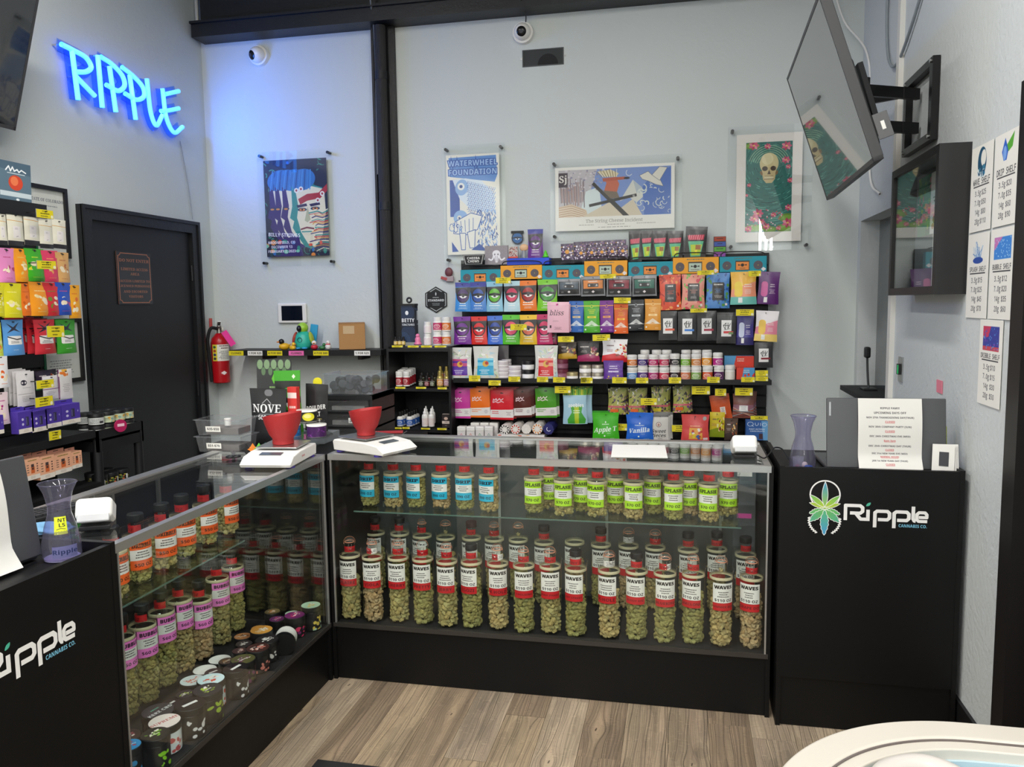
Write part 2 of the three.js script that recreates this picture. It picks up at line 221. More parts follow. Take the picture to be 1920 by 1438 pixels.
  petals: () => art('petals', 200, 30, (c, w, h) => { R(c, 0, 0, w, h, '#f0ece8'); for (let i = 0; i < 14; i++) O(c, rr(0, w), rr(0, h), 8, 5, ['#d85a3a', '#e8a03a', '#f0e0d0'][i % 3]); }),
  script: (t, bg) => art('script' + t, 160, 160, (c, w, h) => { R(c, 0, 0, w, h, bg); P(c, [[w * 0.5, h * 0.3], [w * 0.53, h * 0.34], [w * 0.5, h * 0.38], [w * 0.47, h * 0.34]], '#f4f8f4'); fuzz(c, w / 2, h * 0.4, w * 0.44, 1, h * 0.06, '#e8f4e8'); c.save(); c.translate(w * 0.47, h * 0.6); c.rotate(-0.08); T(c, t, 0, 0, 36, '#f8fbf8', 'italic bold', 'center', 'serif'); c.restore(); fuzz(c, w * 0.62, h * 0.72, w * 0.24, 1, h * 0.03, '#dff0df'); O(c, w * 0.46, h * 0.82, 5, 5, '#eef6ee'); fuzz(c, w * 0.22, h * 0.9, w * 0.2, 1, 4, '#e8f4e8'); fuzz(c, w * 0.74, h * 0.9, w * 0.2, 1, 4, '#e8f4e8'); }),
  sweet: () => art('sweet', 120, 190, (c, w, h) => { R(c, 0, 0, w, h, '#d9d6d0'); R(c, 0, 0, w, h * 0.1, '#6a6866'); O(c, w * 0.42, h * 0.38, 18, 18, '#5a4a4a'); O(c, w * 0.42, h * 0.38, 15, 15, '#e8d8d0'); O(c, w * 0.42, h * 0.39, 8, 10, '#b08a80'); T(c, 'Sweet', w * 0.4, h * 0.62, 34, '#2b282a', 'italic bold', 'center', 'serif'); T(c, 'Pieces', w * 0.38, h * 0.78, 34, '#2b282a', 'italic bold', 'center', 'serif'); fuzz(c, w * 0.5, h * 0.88, w * 0.3, 2, 5, '#5a5656'); }),
  redbag: () => art('redbag', 160, 150, (c, w, h) => { R(c, 0, 0, w, h, '#d84a48'); R(c, w * 0.47, h * 0.08, 3, h * 0.12, '#6a1a1a'); O(c, w * 0.84, h * 0.15, 11, 11, '#a8a8a4'); fuzz(c, w * 0.5, h * 0.42, w * 0.4, 1, h * 0.08, '#f0c08a'); R(c, w * 0.28, h * 0.5, w * 0.48, h * 0.42, '#e8a84a'); for (let i = 0; i < 14; i++) O(c, rr(w * 0.3, w * 0.74), rr(h * 0.55, h * 0.9), 8, 6, ['#c83a2a', '#4a6ab0', '#e8d83a', '#f0e8e0'][i % 4]); R(c, w * 0.78, h * 0.86, w * 0.16, h * 0.08, '#f0d8d8'); }),
  quiq: () => art('quiq', 130, 160, (c, w, h) => { R(c, 0, 0, w, h, '#2f5fa4'); P(c, [[w * 0.7, 0], [w, 0], [w, h], [w * 0.8, h]], '#6aa6d8'); c.strokeStyle = '#e6edf6'; c.lineWidth = 3; c.beginPath(); c.arc(w * 0.2, h * 0.17, 17, 0, 7); c.stroke(); Q(c, [[w * 0.26, h * 0.22], [w * 0.34, h * 0.29]], '#e6edf6', 3); Q(c, [[w * 0.42, h * 0.1], [w * 0.42, h * 0.2], [w * 0.48, h * 0.25], [w * 0.56, h * 0.2], [w * 0.56, h * 0.1]], '#e6edf6', 3); Q(c, [[w * 0.66, h * 0.11], [w * 0.66, h * 0.25]], '#e6edf6', 3); c.beginPath(); c.arc(w * 0.84, h * 0.19, 13, 0, 7); c.stroke(); T(c, 'FAST ACTING', w * 0.5, h * 0.42, 15, '#dfe8f2'); T(c, 'CHOCOLATE', w * 0.52, h * 0.53, 15, '#dfe8f2'); R(c, w * 0.6, h * 0.66, 22, 44, '#4a3038'); }),
  mammoth: () => art('mammoth', 130, 110, (c, w, h) => { R(c, 0, 0, w, h, '#9b9497'); for (let i = 0; i < 500; i++) R(c, rr(0, w), rr(0, h), 2, 2, ['#857e82', '#b0a9ac'][i % 2]); const k = '#f0edf0'; O(c, w * 0.5, h * 0.42, 22, 20, k); P(c, [[w * 0.38, h * 0.5], [w * 0.62, h * 0.5], [w * 0.55, h * 0.88], [w * 0.46, h * 0.88]], k); for (const s of [-1, 1]) { c.strokeStyle = k; c.lineWidth = 9; c.beginPath(); c.moveTo(w * 0.5 + s * 14, h * 0.45); c.quadraticCurveTo(w * 0.5 + s * 20, h * 0.9, w * 0.5 + s * 44, h * 0.66); c.stroke(); O(c, w * 0.5 + s * 9, h * 0.46, 4, 5, '#8a8388'); Q(c, [[w * 0.5 + s * 5, h * 0.55], [w * 0.5 + s * 4, h * 0.82]], '#8a8388', 2); } }),
  jerky: () => art('jerky', 70, 90, (c, w, h) => { R(c, 0, 0, w, h, '#c3bab4'); for (let i = 0; i < 50; i++) O(c, rr(4, w - 4), rr(6, h * 0.86), rr(3, 7), rr(2, 5), ['#9a4a40', '#b0685a', '#7a3a34', '#d8c0b8'][i % 4], rr(0, 3)); R(c, 0, h * 0.86, w, h * 0.14, '#e0564a'); }),
  strips: () => art('strips', 70, 130, (c, w, h) => { ['#a8442c', '#3f5aa8', '#5aa83f', '#9a55b0'].forEach((k, i) => { R(c, 0, (i * h) / 4, w, h / 4, '#4a3a40'); R(c, 3, (i * h) / 4 + 3, w - 6, h / 4 - 6, k); fuzz(c, w / 2, ((i + 0.35) * h) / 4, w * 0.6, 1, h * 0.09, '#2f2630'); }); }),
  brownbox: () => art('brownbox', 60, 90, (c, w, h) => { R(c, 0, 0, w, h, '#2d2321'); O(c, w / 2, h * 0.32, 14, 10, '#d8b8a8'); R(c, 0, h * 0.5, w, h * 0.2, '#d8c8bc'); fuzz(c, w / 2, h * 0.56, w * 0.6, 1, 8, '#5a3a34'); fuzz(c, w / 2, h * 0.82, w * 0.4, 1, 7, '#c8b8b0'); }),
  cream: () => art('cream', 90, 190, (c, w, h) => { R(c, 0, 0, w, h, '#e9e5d2'); P(c, [[0, h * 0.22], [w, h * 0.24], [w, h * 0.255], [0, h * 0.235]], '#d89a3a'); R(c, w * 0.3, h * 0.4, w * 0.45, h * 0.36, '#efe9e6'); fuzz(c, w * 0.5, h * 0.45, w * 0.24, 2, h * 0.035, '#a89aa8'); Q(c, [[w * 0.48, h * 0.72], [w * 0.58, h * 0.7]], '#5a4a5a', 2); R(c, 0, h * 0.85, w, h * 0.15, '#26252a'); }),
  fruit: (a, b) => art('fruit' + a + b, 90, 180, (c, w, h) => { R(c, 0, 0, w, h, a); R(c, w * 0.42, h * 0.03, w * 0.16, h * 0.03, '#2a2420'); fuzz(c, w / 2, h * 0.25, w * 0.6, 1, h * 0.07, b); for (let i = 0; i < 9; i++) O(c, rr(w * 0.25, w * 0.85), rr(h * 0.42, h * 0.75), rr(5, 13), rr(8, 16), [b, a, '#f4e6c8'][i % 3], rr(0, 3)); fuzz(c, w * 0.5, h * 0.86, w * 0.5, 1, 6, b); }),
  wing: (a) => art('wing' + a, 100, 180, (c, w, h) => { R(c, 0, 0, w, h, a); P(c, [[w * 0.2, h * 0.1], [w * 0.5, h * 0.22], [w * 0.8, h * 0.08], [w * 0.6, h * 0.26], [w * 0.84, h * 0.36], [w * 0.5, h * 0.3], [w * 0.18, h * 0.38], [w * 0.42, h * 0.25]], '#2a2a3a'); c.fillStyle = '#edeae6'; c.beginPath(); c.roundRect(w * 0.18, h * 0.46, w * 0.68, h * 0.24, 6); c.fill(); Q(c, [[w * 0.2, h * 0.48], [w * 0.6, h * 0.56], [w * 0.84, h * 0.54]], '#1a1a1e', 5); fuzz(c, w * 0.5, h * 0.6, w * 0.5, 2, h * 0.04, '#4a4a4a'); fuzz(c, w * 0.5, h * 0.84, w * 0.4, 1, 5, '#e8e8e8'); }),
  whitebag: () => art('whitebag', 110, 190, (c, w, h) => { R(c, 0, 0, w, h, '#e2dedd'); O(c, w * 0.36, h * 0.31, 16, 15, '#2c2c3a'); O(c, w * 0.29, h * 0.31, 5, 6, '#dcd8d8'); O(c, w * 0.43, h * 0.31, 5, 6, '#dcd8d8'); fuzz(c, w * 0.5, h * 0.45, w * 0.5, 1, 6, '#8a8a90'); R(c, w * 0.06, h * 0.63, w * 0.8, 2, '#8a8488'); fuzz(c, w * 0.45, h * 0.7, w * 0.6, 4, h * 0.045, '#a8a4a6'); }),
  bandw: () => art('bandw', 90, 140, (c, w, h) => { R(c, 0, 0, w, h, '#e4e0e2'); R(c, 0, h * 0.55, w, 4, '#7a2a6a'); R(c, w * 0.92, 0, 4, h, '#7a2a6a'); fuzz(c, w * 0.45, h * 0.2, w * 0.6, 3, h * 0.06, '#a8a2a8'); fuzz(c, w * 0.45, h * 0.66, w * 0.6, 4, h * 0.05, '#a8a2a8'); }),
  bandw2: () => art('bandw2', 80, 150, (c, w, h) => { R(c, 0, 0, w, h, '#e6e2e0'); R(c, 0, 0, 5, h, '#7a2a6a'); for (let i = 0; i < 12; i++) O(c, rr(0, w * 0.6), rr(0, h * 0.3), 9, 7, ['#e87a2a', '#f0b84a', '#f4e8d8'][i % 3], rr(0, 3)); fuzz(c, w * 0.5, h * 0.5, w * 0.6, 5, h * 0.06, '#b0aaac'); }),
  vape: (k) => art('vape' + k, 110, 130, (c, w, h) => { const bg = k ? '#f2b592' : '#4c35a0'; R(c, 0, 0, w, h, bg); R(c, 0, h * 0.78, w, h * 0.22, '#efe6da'); fuzz(c, w * 0.5, h * 0.83, w * 0.5, 3, h * 0.045, '#b8a898'); if (k) { fuzz(c, w / 2, h * 0.08, w * 0.7, 1, h * 0.12, '#8a7a2a'); R(c, w * 0.38, h * 0.4, w * 0.26, h * 0.3, '#d86a34'); R(c, w * 0.4, h * 0.28, w * 0.2, h * 0.14, '#4a3a3a'); R(c, w * 0.44, h * 0.44, w * 0.14, h * 0.1, '#5a3a32'); for (let i = 0; i < 4; i++) { R(c, w * 0.1, h * (0.28 + i * 0.11), w * 0.14, 4, '#4a3a2a'); R(c, w * 0.78, h * (0.28 + i * 0.11), w * 0.1, 6, '#4a2a2a'); } } else { O(c, w * 0.3, h * 0.36, 8, 8, '#cfc8ea'); O(c, w * 0.3, h * 0.58, 8, 8, '#cfc8ea'); R(c, w * 0.5, h * 0.26, w * 0.2, h * 0.42, '#33304a'); R(c, w * 0.53, h * 0.3, 5, h * 0.32, '#6a64a0'); R(c, w * 0.85, h * 0.36, 5, 12, '#b8b0e0'); } }),
  tag: (k, i) => art('tag' + k + i, 80, 32, (c, w, h) => { R(c, 0, 0, w, h, k); fuzz(c, w / 2, h * 0.16, w * 0.55, 1, h * 0.2, '#5a5210'); fuzz(c, w / 2, h * 0.42, w * 0.8, 1, h * 0.24, '#3a3608'); fuzz(c, w * 0.45, h * 0.72, w * 0.5, 1, h * 0.22, '#4a460c'); O(c, w * 0.9, h * 0.76, 6, 6, '#f0ecc8'); }),
  price: (t, top, price, bg, ink, name, ser) => art('price' + t + name, 150, name ? 230 : 200, (c, w, h) => {
    const H = 200; if (name) { R(c, 0, 0, w, H * 0.82, '#efede8'); R(c, 0, 165, w, 70, '#c8151f'); T(c, name, w / 2, 197, name.length > 8 ? 24 : name.length > 6 ? 30 : 38, '#5a0a10', 'bold'); } else { R(c, 0, 0, w, h, bg); R(c, 0, H * 0.3, w, H * 0.36, '#f2f0ec'); }
    c.save(); c.translate(w / 2, H * (name ? 0.17 : 0.16)); c.scale(w * 0.9 / Math.max(90, t.length * 25), 1); T(c, t, 0, 0, 36, ink, 'bold', 'center', ser ? 'serif' : 'sans-serif'); c.lineWidth = 2.5; c.strokeStyle = ink; c.strokeText(t, 0, 0); c.restore();
    fuzz(c, w / 2, H * 0.36, w * 0.6, 3, H * 0.09, '#4a4644'); T(c, price + ' OZ', w / 2, H * (name ? 0.71 : 0.83), 33, name ? '#1a1718' : ink, 'bold');
  }),
  small: (t, k) => art('small' + t + k, 96, 50, (c, w, h) => { R(c, 0, 0, w, h, k === 'w' ? '#ece8e4' : '#c9161f'); if (k === 'cw') { R(c, w * 0.62, 0, w * 0.38, h, '#ece8e4'); fuzz(c, w * 0.8, h * 0.3, w * 0.26, 2, 12, '#4a4646'); } if (k === 'w') fuzz(c, w / 2, h * 0.25, w * 0.7, 3, 12, '#3a3636'); else T(c, t.slice(0, 5), w * (k === 'cw' ? 0.3 : 0.5), h * 0.6, 26, '#6a0a12'); }),
};

// ---------- package shapes ----------
function pouchGeo(w, h, a, o) {
  const key = 'pouch' + k3(w, h, a.key, o.flat ? 1 : 0, o.stand ? 1 : 0);
  return memo(key, () => {
    const nx = 8, ny = 10, T0 = o.flat ? 0.16 : 0.3, pos = [], uv = [], idx = [], ph = rr(0, 6), pk = rr(2, 4);
    for (const side of [1, -1]) {
      const b = pos.length / 3;
      for (let j = 0; j <= ny; j++) for (let i = 0; i <= nx; i++) {
        const u = i / nx, v = j / ny, bulge = Math.pow(Math.sin(Math.PI * u), 0.7), low = o.flat ? Math.pow(Math.sin(Math.PI * Math.min(1, v * 0.96 + 0.02)), 0.6) : v < 0.12 ? 0.75 + v * 2 : Math.pow(Math.max(0, 1 - (v - 0.12) / 0.76), 0.8);
        const pinch = o.flat ? 1 - 0.03 * Math.sin(Math.PI * v) : 1 - 0.09 * Math.pow(Math.sin(Math.PI * Math.min(1, v * 0.9)), 1.5);
        const edge = bulge * (v < 0.9 ? 1 : 0.25);
        const z = side * (0.0012 + 0.5 * T0 * w * 0.8 * bulge * Math.max(0.03, low)) + edge * 0.022 * w * (Math.sin(v * 9 * pk + ph + u * 4) * 0.5 + Math.sin(u * 11 + v * 7 + ph * 2) * 0.5);
        pos.push((u - 0.5) * w * pinch, v * h, z); uv.push(side > 0 ? u : 0.02 + u * 0.03, side > 0 ? v : 0.25 + v * 0.2);
      }
      for (let j = 0; j < ny; j++) for (let i = 0; i < nx; i++) { const p = b + j * (nx + 1) + i, q = p + nx + 1; side > 0 ? idx.push(p, p + 1, q + 1, p, q + 1, q) : idx.push(p, q + 1, p + 1, p, q, q + 1); }
    }
    const g = new THREE.BufferGeometry(); g.setAttribute('position', new THREE.Float32BufferAttribute(pos, 3)); g.setAttribute('uv', new THREE.Float32BufferAttribute(uv, 2)); g.setIndex(idx); g.computeVertexNormals();
    return uvTo(g, a);
  });
}
const hooks = [];   // filled here, built as parts of the display panels later: [x, y, z, onLeftWall]
function pouch(x, y, z, w, h, a, name, label, o = {}) {
  const g = pouchGeo(w, h, a, o), m = gloss(a), copies = o.n ?? 0;
  for (let k = 0; k <= copies; k++) {
    const back = k * (o.flat ? 0.2 * w + 0.003 : 0.31 * w), side = k * 0.011, p = o.wall ? [x - back, y + k * 0.004, z - side * 0.3] : [x + side, y + k * 0.004, z - back];
    const e = solo(name, k ? label.split(' with ')[0] + ' behind the one ' + (label.includes(' with ') ? 'with ' + label.split(' with ')[1].split(' ').slice(0, 6).join(' ') : 'in front') : label, 'pouch', g, m, p, [0, (o.wall ? Math.PI / 2 : 0) + (o.ry ?? rr(-0.05, 0.05)), o.rz ?? rr(-0.02, 0.02)], copies > 1 && k ? 'pouches behind: ' + label : o.group);
    e.rotation.order = 'YXZ';
    if (!o.hook && !o.stand) e.rotation.x = -0.03;
  }
  if (o.hook) hooks.push([x, y + h * 0.93, z, o.wall]);
}
function carton(x, y, z, w, h, d, a, name, label) { return solo(name, label, 'box', printBox(w, h, d, a), paper(a), [x, y + h / 2, z - d / 2], [0, rr(-0.04, 0.04), 0]); }
function stereo(x, y, z, w, h, k, label) {
  const t = thing('stereo_box', label, 'box', [x, y, z], rr(-0.03, 0.03)), a = A.stereo(k);
  part(t, 'body', printBox(w, h, 0.05, a), paper(a), [0, h / 2, -0.025]);
  part(t, 'strap', tube([[-w * 0.47, h, -0.02], [-w * 0.46, h + 0.02, -0.02], [0, h + 0.028, -0.02], [w * 0.46, h + 0.016, -0.02], [w * 0.47, h, -0.02]], 0.0035, 20, 6), S('#1a1a1c', 0.6));
}
function stackTins(x, y, z, w, h, n, lid, side, label, group) {
  const r = w / 2, e = h / n;
  for (let i = 0; i < n; i++) {
    const t = thing('round_tin', label, 'tin', [x + rr(-0.002, 0.002), y + i * e, z - r], 0, group);
    part(t, 'body', lathe([[0, 0], [r * 0.95, 0], [r, e * 0.06], [r, e * 0.6], [0, e * 0.6]]), S(side, 0.45)); part(t, 'lid', lathe([[r * 1.02, e * 0.56], [r * 1.02, e * 0.92], [r * 0.97, e * 0.985], [0, e * 0.985]]), S(lid, 0.35, lid === '#c9b98a' || lid === '#c9c0b0' ? { metalness: 0.7 } : {}));
  }
}
const gumArt = (k) => art('gum' + k, 90, 60, (c, w, h) => { R(c, 0, 0, w, h, k); O(c, w / 2, h * 0.5, 15, 15, '#f0e6e0'); O(c, w / 2, h * 0.5, 12, 12, k); fuzz(c, w / 2, h * 0.36, w * 0.3, 2, 8, '#f4efec'); fuzz(c, w / 2, h * 0.82, w * 0.6, 1, 7, '#f0e4e4'); R(c, 0, 0, w, 4, '#f0ecec'); });
const groups = {};
function gummy(x, y, z, w, h, k, label, same, tall) {
  const r = w / 2, t = thing('supplement_jar', label, 'jar', [x, y, z - r], rr(-0.3, 0.3), same ? label : undefined), a = gumArt(k);
  part(t, 'body', lathe([[0, 0], [r * 0.92, 0], [r * 0.98, h * 0.03], [r * 0.98, h * 0.66], [r * 0.8, h * 0.72], [0, h * 0.72]]), whiteGloss);
  part(t, 'lid', lathe([[r * 0.86, h * 0.7], [r * (tall ? 0.86 : 0.98), h * 0.71], [r * (tall ? 0.86 : 0.98), h * 0.95], [r * 0.8, h * 0.99], [0, h * 0.99]]), white);
  part(t, 'label', wrap(r * 0.99, h * 0.52, 4.4, a, 18), gloss(a), [0, h * 0.36, 0]);
}
function dropper(x, y, z, w, h, k, cap, label, group, metal, teat) {
  const r = w / 2, t = thing('small_bottle', label, 'bottle', [x, y, z - r], rr(-0.3, 0.3), group || undefined), a = gumArt(k);
  part(t, 'body', lathe([[0, 0], [r * 0.9, 0], [r * 0.96, h * 0.03], [r * 0.96, h * 0.55], [r * 0.8, h * 0.64], [r * 0.4, h * 0.7], [r * 0.4, h * 0.74], [0, h * 0.74]], 18), metal ? S(cap, 0.3, { metalness: 0.6 }) : teat || k === '#2a62b8' ? whiteGloss : S('#2a221c', 0.25));
  part(t, 'cap', teat ? lathe([[r * 0.55, h * 0.7], [r * 0.55, h * 0.8], [r * 0.28, h * 0.82], [r * 0.24, h * 0.96], [0, h]], 16) : lathe([[r * 0.56, h * 0.68], [r * 0.56, h * 0.95], [r * 0.5, h * 0.99], [0, h * 0.99]], 16), S(cap, 0.4, metal ? { metalness: 0.7 } : {}));
  part(t, 'label', wrap(r * 0.975, h * 0.4, 4.6, a, 16), gloss(a), [0, h * 0.28, 0]);
}
function lidBox(x, y, z, w, h, k, label) {
  const t = thing('caddy_box', label, 'box', [x, y, z - w / 2], rr(-0.05, 0.05), label), a = art('caddy' + k, 80, 80, (c, W, H) => { R(c, 0, 0, W, H, '#e8e4e2'); R(c, 0, H * 0.12, W, H * 0.8, '#ded8d6'); P(c, [[W * 0.15, H * 0.9], [W * 0.5, H * 0.3], [W * 0.85, H * 0.9]], null, k, 5); P(c, [[W * 0.3, H * 0.9], [W * 0.5, H * 0.5], [W * 0.7, H * 0.9]], k); });
  part(t, 'body', printBox(w * 0.94, h * 0.62, w * 0.94, a), paper(a), [0, h * 0.31, 0]); part(t, 'lid', rbox(w, h * 0.4, w, 0.006), whiteGloss, [0, h * 0.8, 0]);
}
function hexBox(x, y, z, w, h, k, label) {
  const t = thing('hexagonal_carton', label, 'box', [x, y + h / 2, z - 0.09], 0), dark = k === '#2b2a7a';
  part(t, 'body', at(cyl(w / 2, w / 2, 0.16, 6), 0, 0, 0, Math.PI / 2, 0, Math.PI / 6), S(dark ? '#252468' : '#e8e2dc', 0.5));
  const a = art('hex' + k, 100, 100, (c, W, H) => { R(c, 0, 0, W, H, dark ? '#252468' : '#efeae4'); if (dark) { c.strokeStyle = '#dfe0f0'; c.lineWidth = 6; c.beginPath(); c.arc(W * 0.54, H * 0.5, 18, 1.2, 4.6); c.stroke(); } else { for (let i = 0; i < 10; i++) { const q = (i / 10) * 6.28; O(c, W / 2 + Math.cos(q) * 36, H / 2 + Math.sin(q) * 36, 11, 6, k, q); } c.strokeStyle = '#d0c8c0'; c.lineWidth = 2; c.beginPath(); c.arc(W / 2, H / 2, 20, 0, 7); c.stroke(); } });
  part(t, 'end_print', memo('hexd' + w.toFixed(3) + k, () => uvTo(new THREE.CircleGeometry(w * 0.485, 6).rotateZ(Math.PI / 6), a)), paper(a), [0, 0, 0.0808]);
}
function badge(x, y, z, w, h) {
  const t = thing('badge_sign', 'black trapezoid badge sign with white block letters', 'sign', [x, y, z]);
  const f = (s) => [[-w / 2 * s, h / 2 * s], [w / 2 * s, h / 2 * s], [w * 0.4 * s, -h / 2 * s], [-w * 0.4 * s, -h / 2 * s]];
  part(t, 'plate', at(extrude(f(1), 0.01), 0, h / 2, 0), S('#131315', 0.4)); part(t, 'border', at(extrude(f(0.93), 0.002), 0, h / 2, 0.01), S('#c4c4c4', 0.4)); part(t, 'field', at(extrude(f(0.86), 0.002), 0, h / 2, 0.012), S('#131315', 0.4));
  const a = art('cheeba', 180, 80, (c, W, H) => { R(c, 0, 0, W, H, '#131315'); T(c, 'CHEEBA', W / 2, H * 0.28, 40, '#f2f0ec'); T(c, 'CHEWS', W / 2, H * 0.75, 40, '#f2f0ec'); });
  part(t, 'lettering', card(w * 0.7, h * 0.66, a), paper(a), [0, h / 2, 0.0146]);
}
function tray(x, y, z, w, h) {
  const t = thing('blue_tray', 'bright blue open plastic tray on top of the stereo boxes', 'tray', [x, y, z]), m = S('#1547d8', 0.4);
  part(t, 'front_panel', rbox(w, h, 0.004, 0.001), m, [0, h / 2, 0]); part(t, 'base', box(w, 0.004, 0.1), m, [0, 0.002, -0.05]); part(t, 'back_panel', box(w, h, 0.004), m, [0, h / 2, -0.1]); for (const s of [-1, 1]) part(t, 'side_panel', box(0.004, h, 0.1), m, [s * w / 2, h / 2, -0.05]);
}
function lolly(x, y, z, w, h) {
  const t = thing('wrapped_lollipop', 'pale lollipop in a clear bag standing in the blue tray', 'lollipop', [x, y, z]);
  part(t, 'stick', cyl(0.003, 0.003, h * 0.75, 8), white, [0, h * 0.37, 0]); part(t, 'candy', memo('lolly' + w, () => new THREE.SphereGeometry(w / 2, 20, 14).scale(1, 0.8, 0.35)), S('#e0b48a', 0.35), [0, h * 0.78, 0]); part(t, 'wrapper', at(cyl(w * 0.18, w * 0.34, h * 0.55, 12, true), 0, h * 0.3, 0), frosted);
}
function gnome(x, y, z, w, h) {
  const t = thing('green_figure', 'tiny lime green cone-shaped figure at the end of the blue tray', 'figurine', [x, y, z]);
  part(t, 'body', lathe([[0, 0], [w * 0.5, 0], [w * 0.46, h * 0.2], [w * 0.3, h * 0.3], [w * 0.38, h * 0.42], [w * 0.2, h * 0.62], [w * 0.22, h * 0.7], [0, h]], 16), S('#5fd02a', 0.4));
}
function badgeRound(x, y, z, w, h) {
  const t = thing('round_wall_badge', 'round blue eye badge with a black cap stuck on the wall', 'badge', [x, y, z]), a = art('roundeye', 90, 90, (c, W, H) => { R(c, 0, 0, W, H, '#1d2b44'); O(c, W / 2, H * 0.5, 38, 38, '#1f5f9c'); P(c, [[0, H * 0.45], [W / 2, H * 0.38], [W, H * 0.45], [W, H * 0.55], [W / 2, H * 0.5], [0, H * 0.55]], '#16202f'); P(c, [[W * 0.25, H * 0.56], [W * 0.5, H * 0.53], [W * 0.75, H * 0.55], [W * 0.5, H * 0.68]], '#e8eef2'); O(c, W * 0.5, H * 0.58, 6, 6, '#16202f'); });
  part(t, 'disc', at(cyl(w * 0.46, w * 0.46, 0.004, 28), 0, h * 0.44, 0, Math.PI / 2), S('#182233', 0.4)); part(t, 'print', disc(w * 0.44, a), gloss(a), [0, h * 0.44, 0.0026]); part(t, 'cap', box(w, h * 0.2, 0.005), S('#1c2022', 0.5), [0, h * 0.92, 0.001]);
}
function hexSign(x, y, z, w, h) {
  const t = thing('hexagon_sign', 'black hexagonal wall sticker with silver border and white lettering', 'sign', [x, y + h / 2, z]), hx = (s) => Array.from({ length: 6 }, (_, i) => [Math.sin((i * Math.PI) / 3) * (h / 2) * s, Math.cos((i * Math.PI) / 3) * (h / 2) * s]);
  part(t, 'plate', extrude(hx(1), 0.003), S('#131416', 0.4)); part(t, 'border', at(extrude(hx(0.9), 0.001), 0, 0, 0.003), S('#aeb2b4', 0.4)); part(t, 'field', at(extrude(hx(0.83), 0.001), 0, 0, 0.004), S('#131416', 0.4));
  const a = art('standard', 160, 150, (c, W, H) => { R(c, 0, 0, W, H, '#131416'); O(c, W / 2, H * 0.14, 6, 16, '#c8cccc'); fuzz(c, W / 2, H * 0.34, W * 0.6, 1, 16, '#c8cccc'); T(c, 'STANDARD', W / 2, H * 0.54, 29, '#e8eaea'); fuzz(c, W / 2, H * 0.72, W * 0.5, 2, 14, '#9aa0a0'); });
  part(t, 'lettering', card(w * 0.76, h * 0.6, a), paper(a), [0, 0, 0.0056]);
}
function keyring(x, y, z, w, h) {
  const t = thing('hanging_charm', 'small maroon charm hanging on a string beside the blue-white poster', 'charm', [x, y, z]);
  part(t, 'string', cyl(0.001, 0.001, 0.07, 6), S('#8a8a8a', 0.6), [w * 0.1, h + 0.035, 0]); part(t, 'head', memo('charm', () => new THREE.SphereGeometry(w * 0.3, 16, 12).scale(1, 1.15, 0.5)), S('#6e3b42', 0.5), [w * 0.1, h * 0.68, 0]); part(t, 'body', rbox(w * 0.62, h * 0.4, 0.012, 0.006), S('#a8989c', 0.4), [w * 0.16, h * 0.22, 0]); part(t, 'ribbon', rbox(w * 0.5, h * 0.2, 0.006, 0.003), S('#b0494a', 0.5), [-w * 0.26, h * 0.26, 0.004], [0, 0, -0.3]);
}
function canBox(x, y, z, w, h) {
  const t = thing('tall_tin_display', 'tall dark navy tin with wave pattern and white letters, round handle', 'tin', [x, y, z - 0.03]), a = art('etty', 110, 260, (c, W, H) => { R(c, 0, 0, W, H, '#1a2233'); R(c, 0, 0, W, H * 0.08, '#111318'); for (const [cx, cy] of [[0.4, 0.2], [0.5, 0.78], [0.1, 0.95]]) for (let r = 8; r < 60; r += 8) { c.strokeStyle = '#3a5a86'; c.lineWidth = 2; c.beginPath(); c.arc(W * cx, H * cy, r, 0, 7); c.stroke(); } O(c, W * 0.42, H * 0.22, 13, 15, '#f0f2f4'); R(c, 0, H * 0.36, W, H * 0.22, '#141a28'); T(c, 'BETTY', W * 0.48, H * 0.42, 36, '#eef0f2'); T(c, 'TINCTURES', W * 0.5, H * 0.53, 19, '#dfe3e8'); });
  part(t, 'body', printBox(w, h * 0.95, 0.06, a), paper(a), [0, h * 0.475, 0]); part(t, 'rim', box(w * 1.04, 0.012, 0.064), S('#111214', 0.4), [0, h * 0.95, 0]); part(t, 'handle', at(new THREE.TorusGeometry(0.014, 0.006, 8, 20), 0, h + 0.016, 0), S('#1a1c20', 0.4));
}
function pinkToy(x, y, z, w, h) {
  const t = thing('pink_figure', 'small glossy pink figure on the narrow shelf unit', 'figurine', [x, y, z - 0.02]);
  part(t, 'body', lathe([[0, 0], [w * 0.5, 0], [w * 0.52, h * 0.12], [w * 0.34, h * 0.3], [w * 0.4, h * 0.5], [w * 0.3, h * 0.66], [w * 0.2, h * 0.74], [0, h * 0.78]], 18), S('#e87fa8', 0.25)); part(t, 'head', memo('pinkhead', () => new THREE.SphereGeometry(w * 0.28, 16, 12)), S('#e87fa8', 0.25), [0, h * 0.82, 0]);
}
let tagN = 0;
function tag(x, y, z, w, h, kind, where) {
  const a = A.tag('#e6d51c', tagN++ % 4), txt = ['yellow price tag on the long shelf edge ', 'yellow price tag on a hook ', 'narrow yellow price strip ', 'yellow price tag on a left wall hook '][kind] + where, left = kind === 3;
  const t = thing('price_tag', txt, 'price tag', [x, y, z], left ? Math.PI / 2 : 0, ['shelf edge price tags', 'hook price tags', 'narrow unit price strips', 'left wall price tags'][kind]);
  part(t, 'holder', box(w * 1.04, h * 1.06, 0.002), frosted, [0, h / 2, -0.0014]); part(t, 'card', printBox(w, h, 0.001, a), paper(a), [0, h / 2, 0.0004], [0, 0, kind === 2 ? 0 : rr(-0.03, 0.03)]);
  if (kind === 1 || left) hooks.push([x, y + h * 0.8, z - (left ? 0 : 0.003), left]);
}
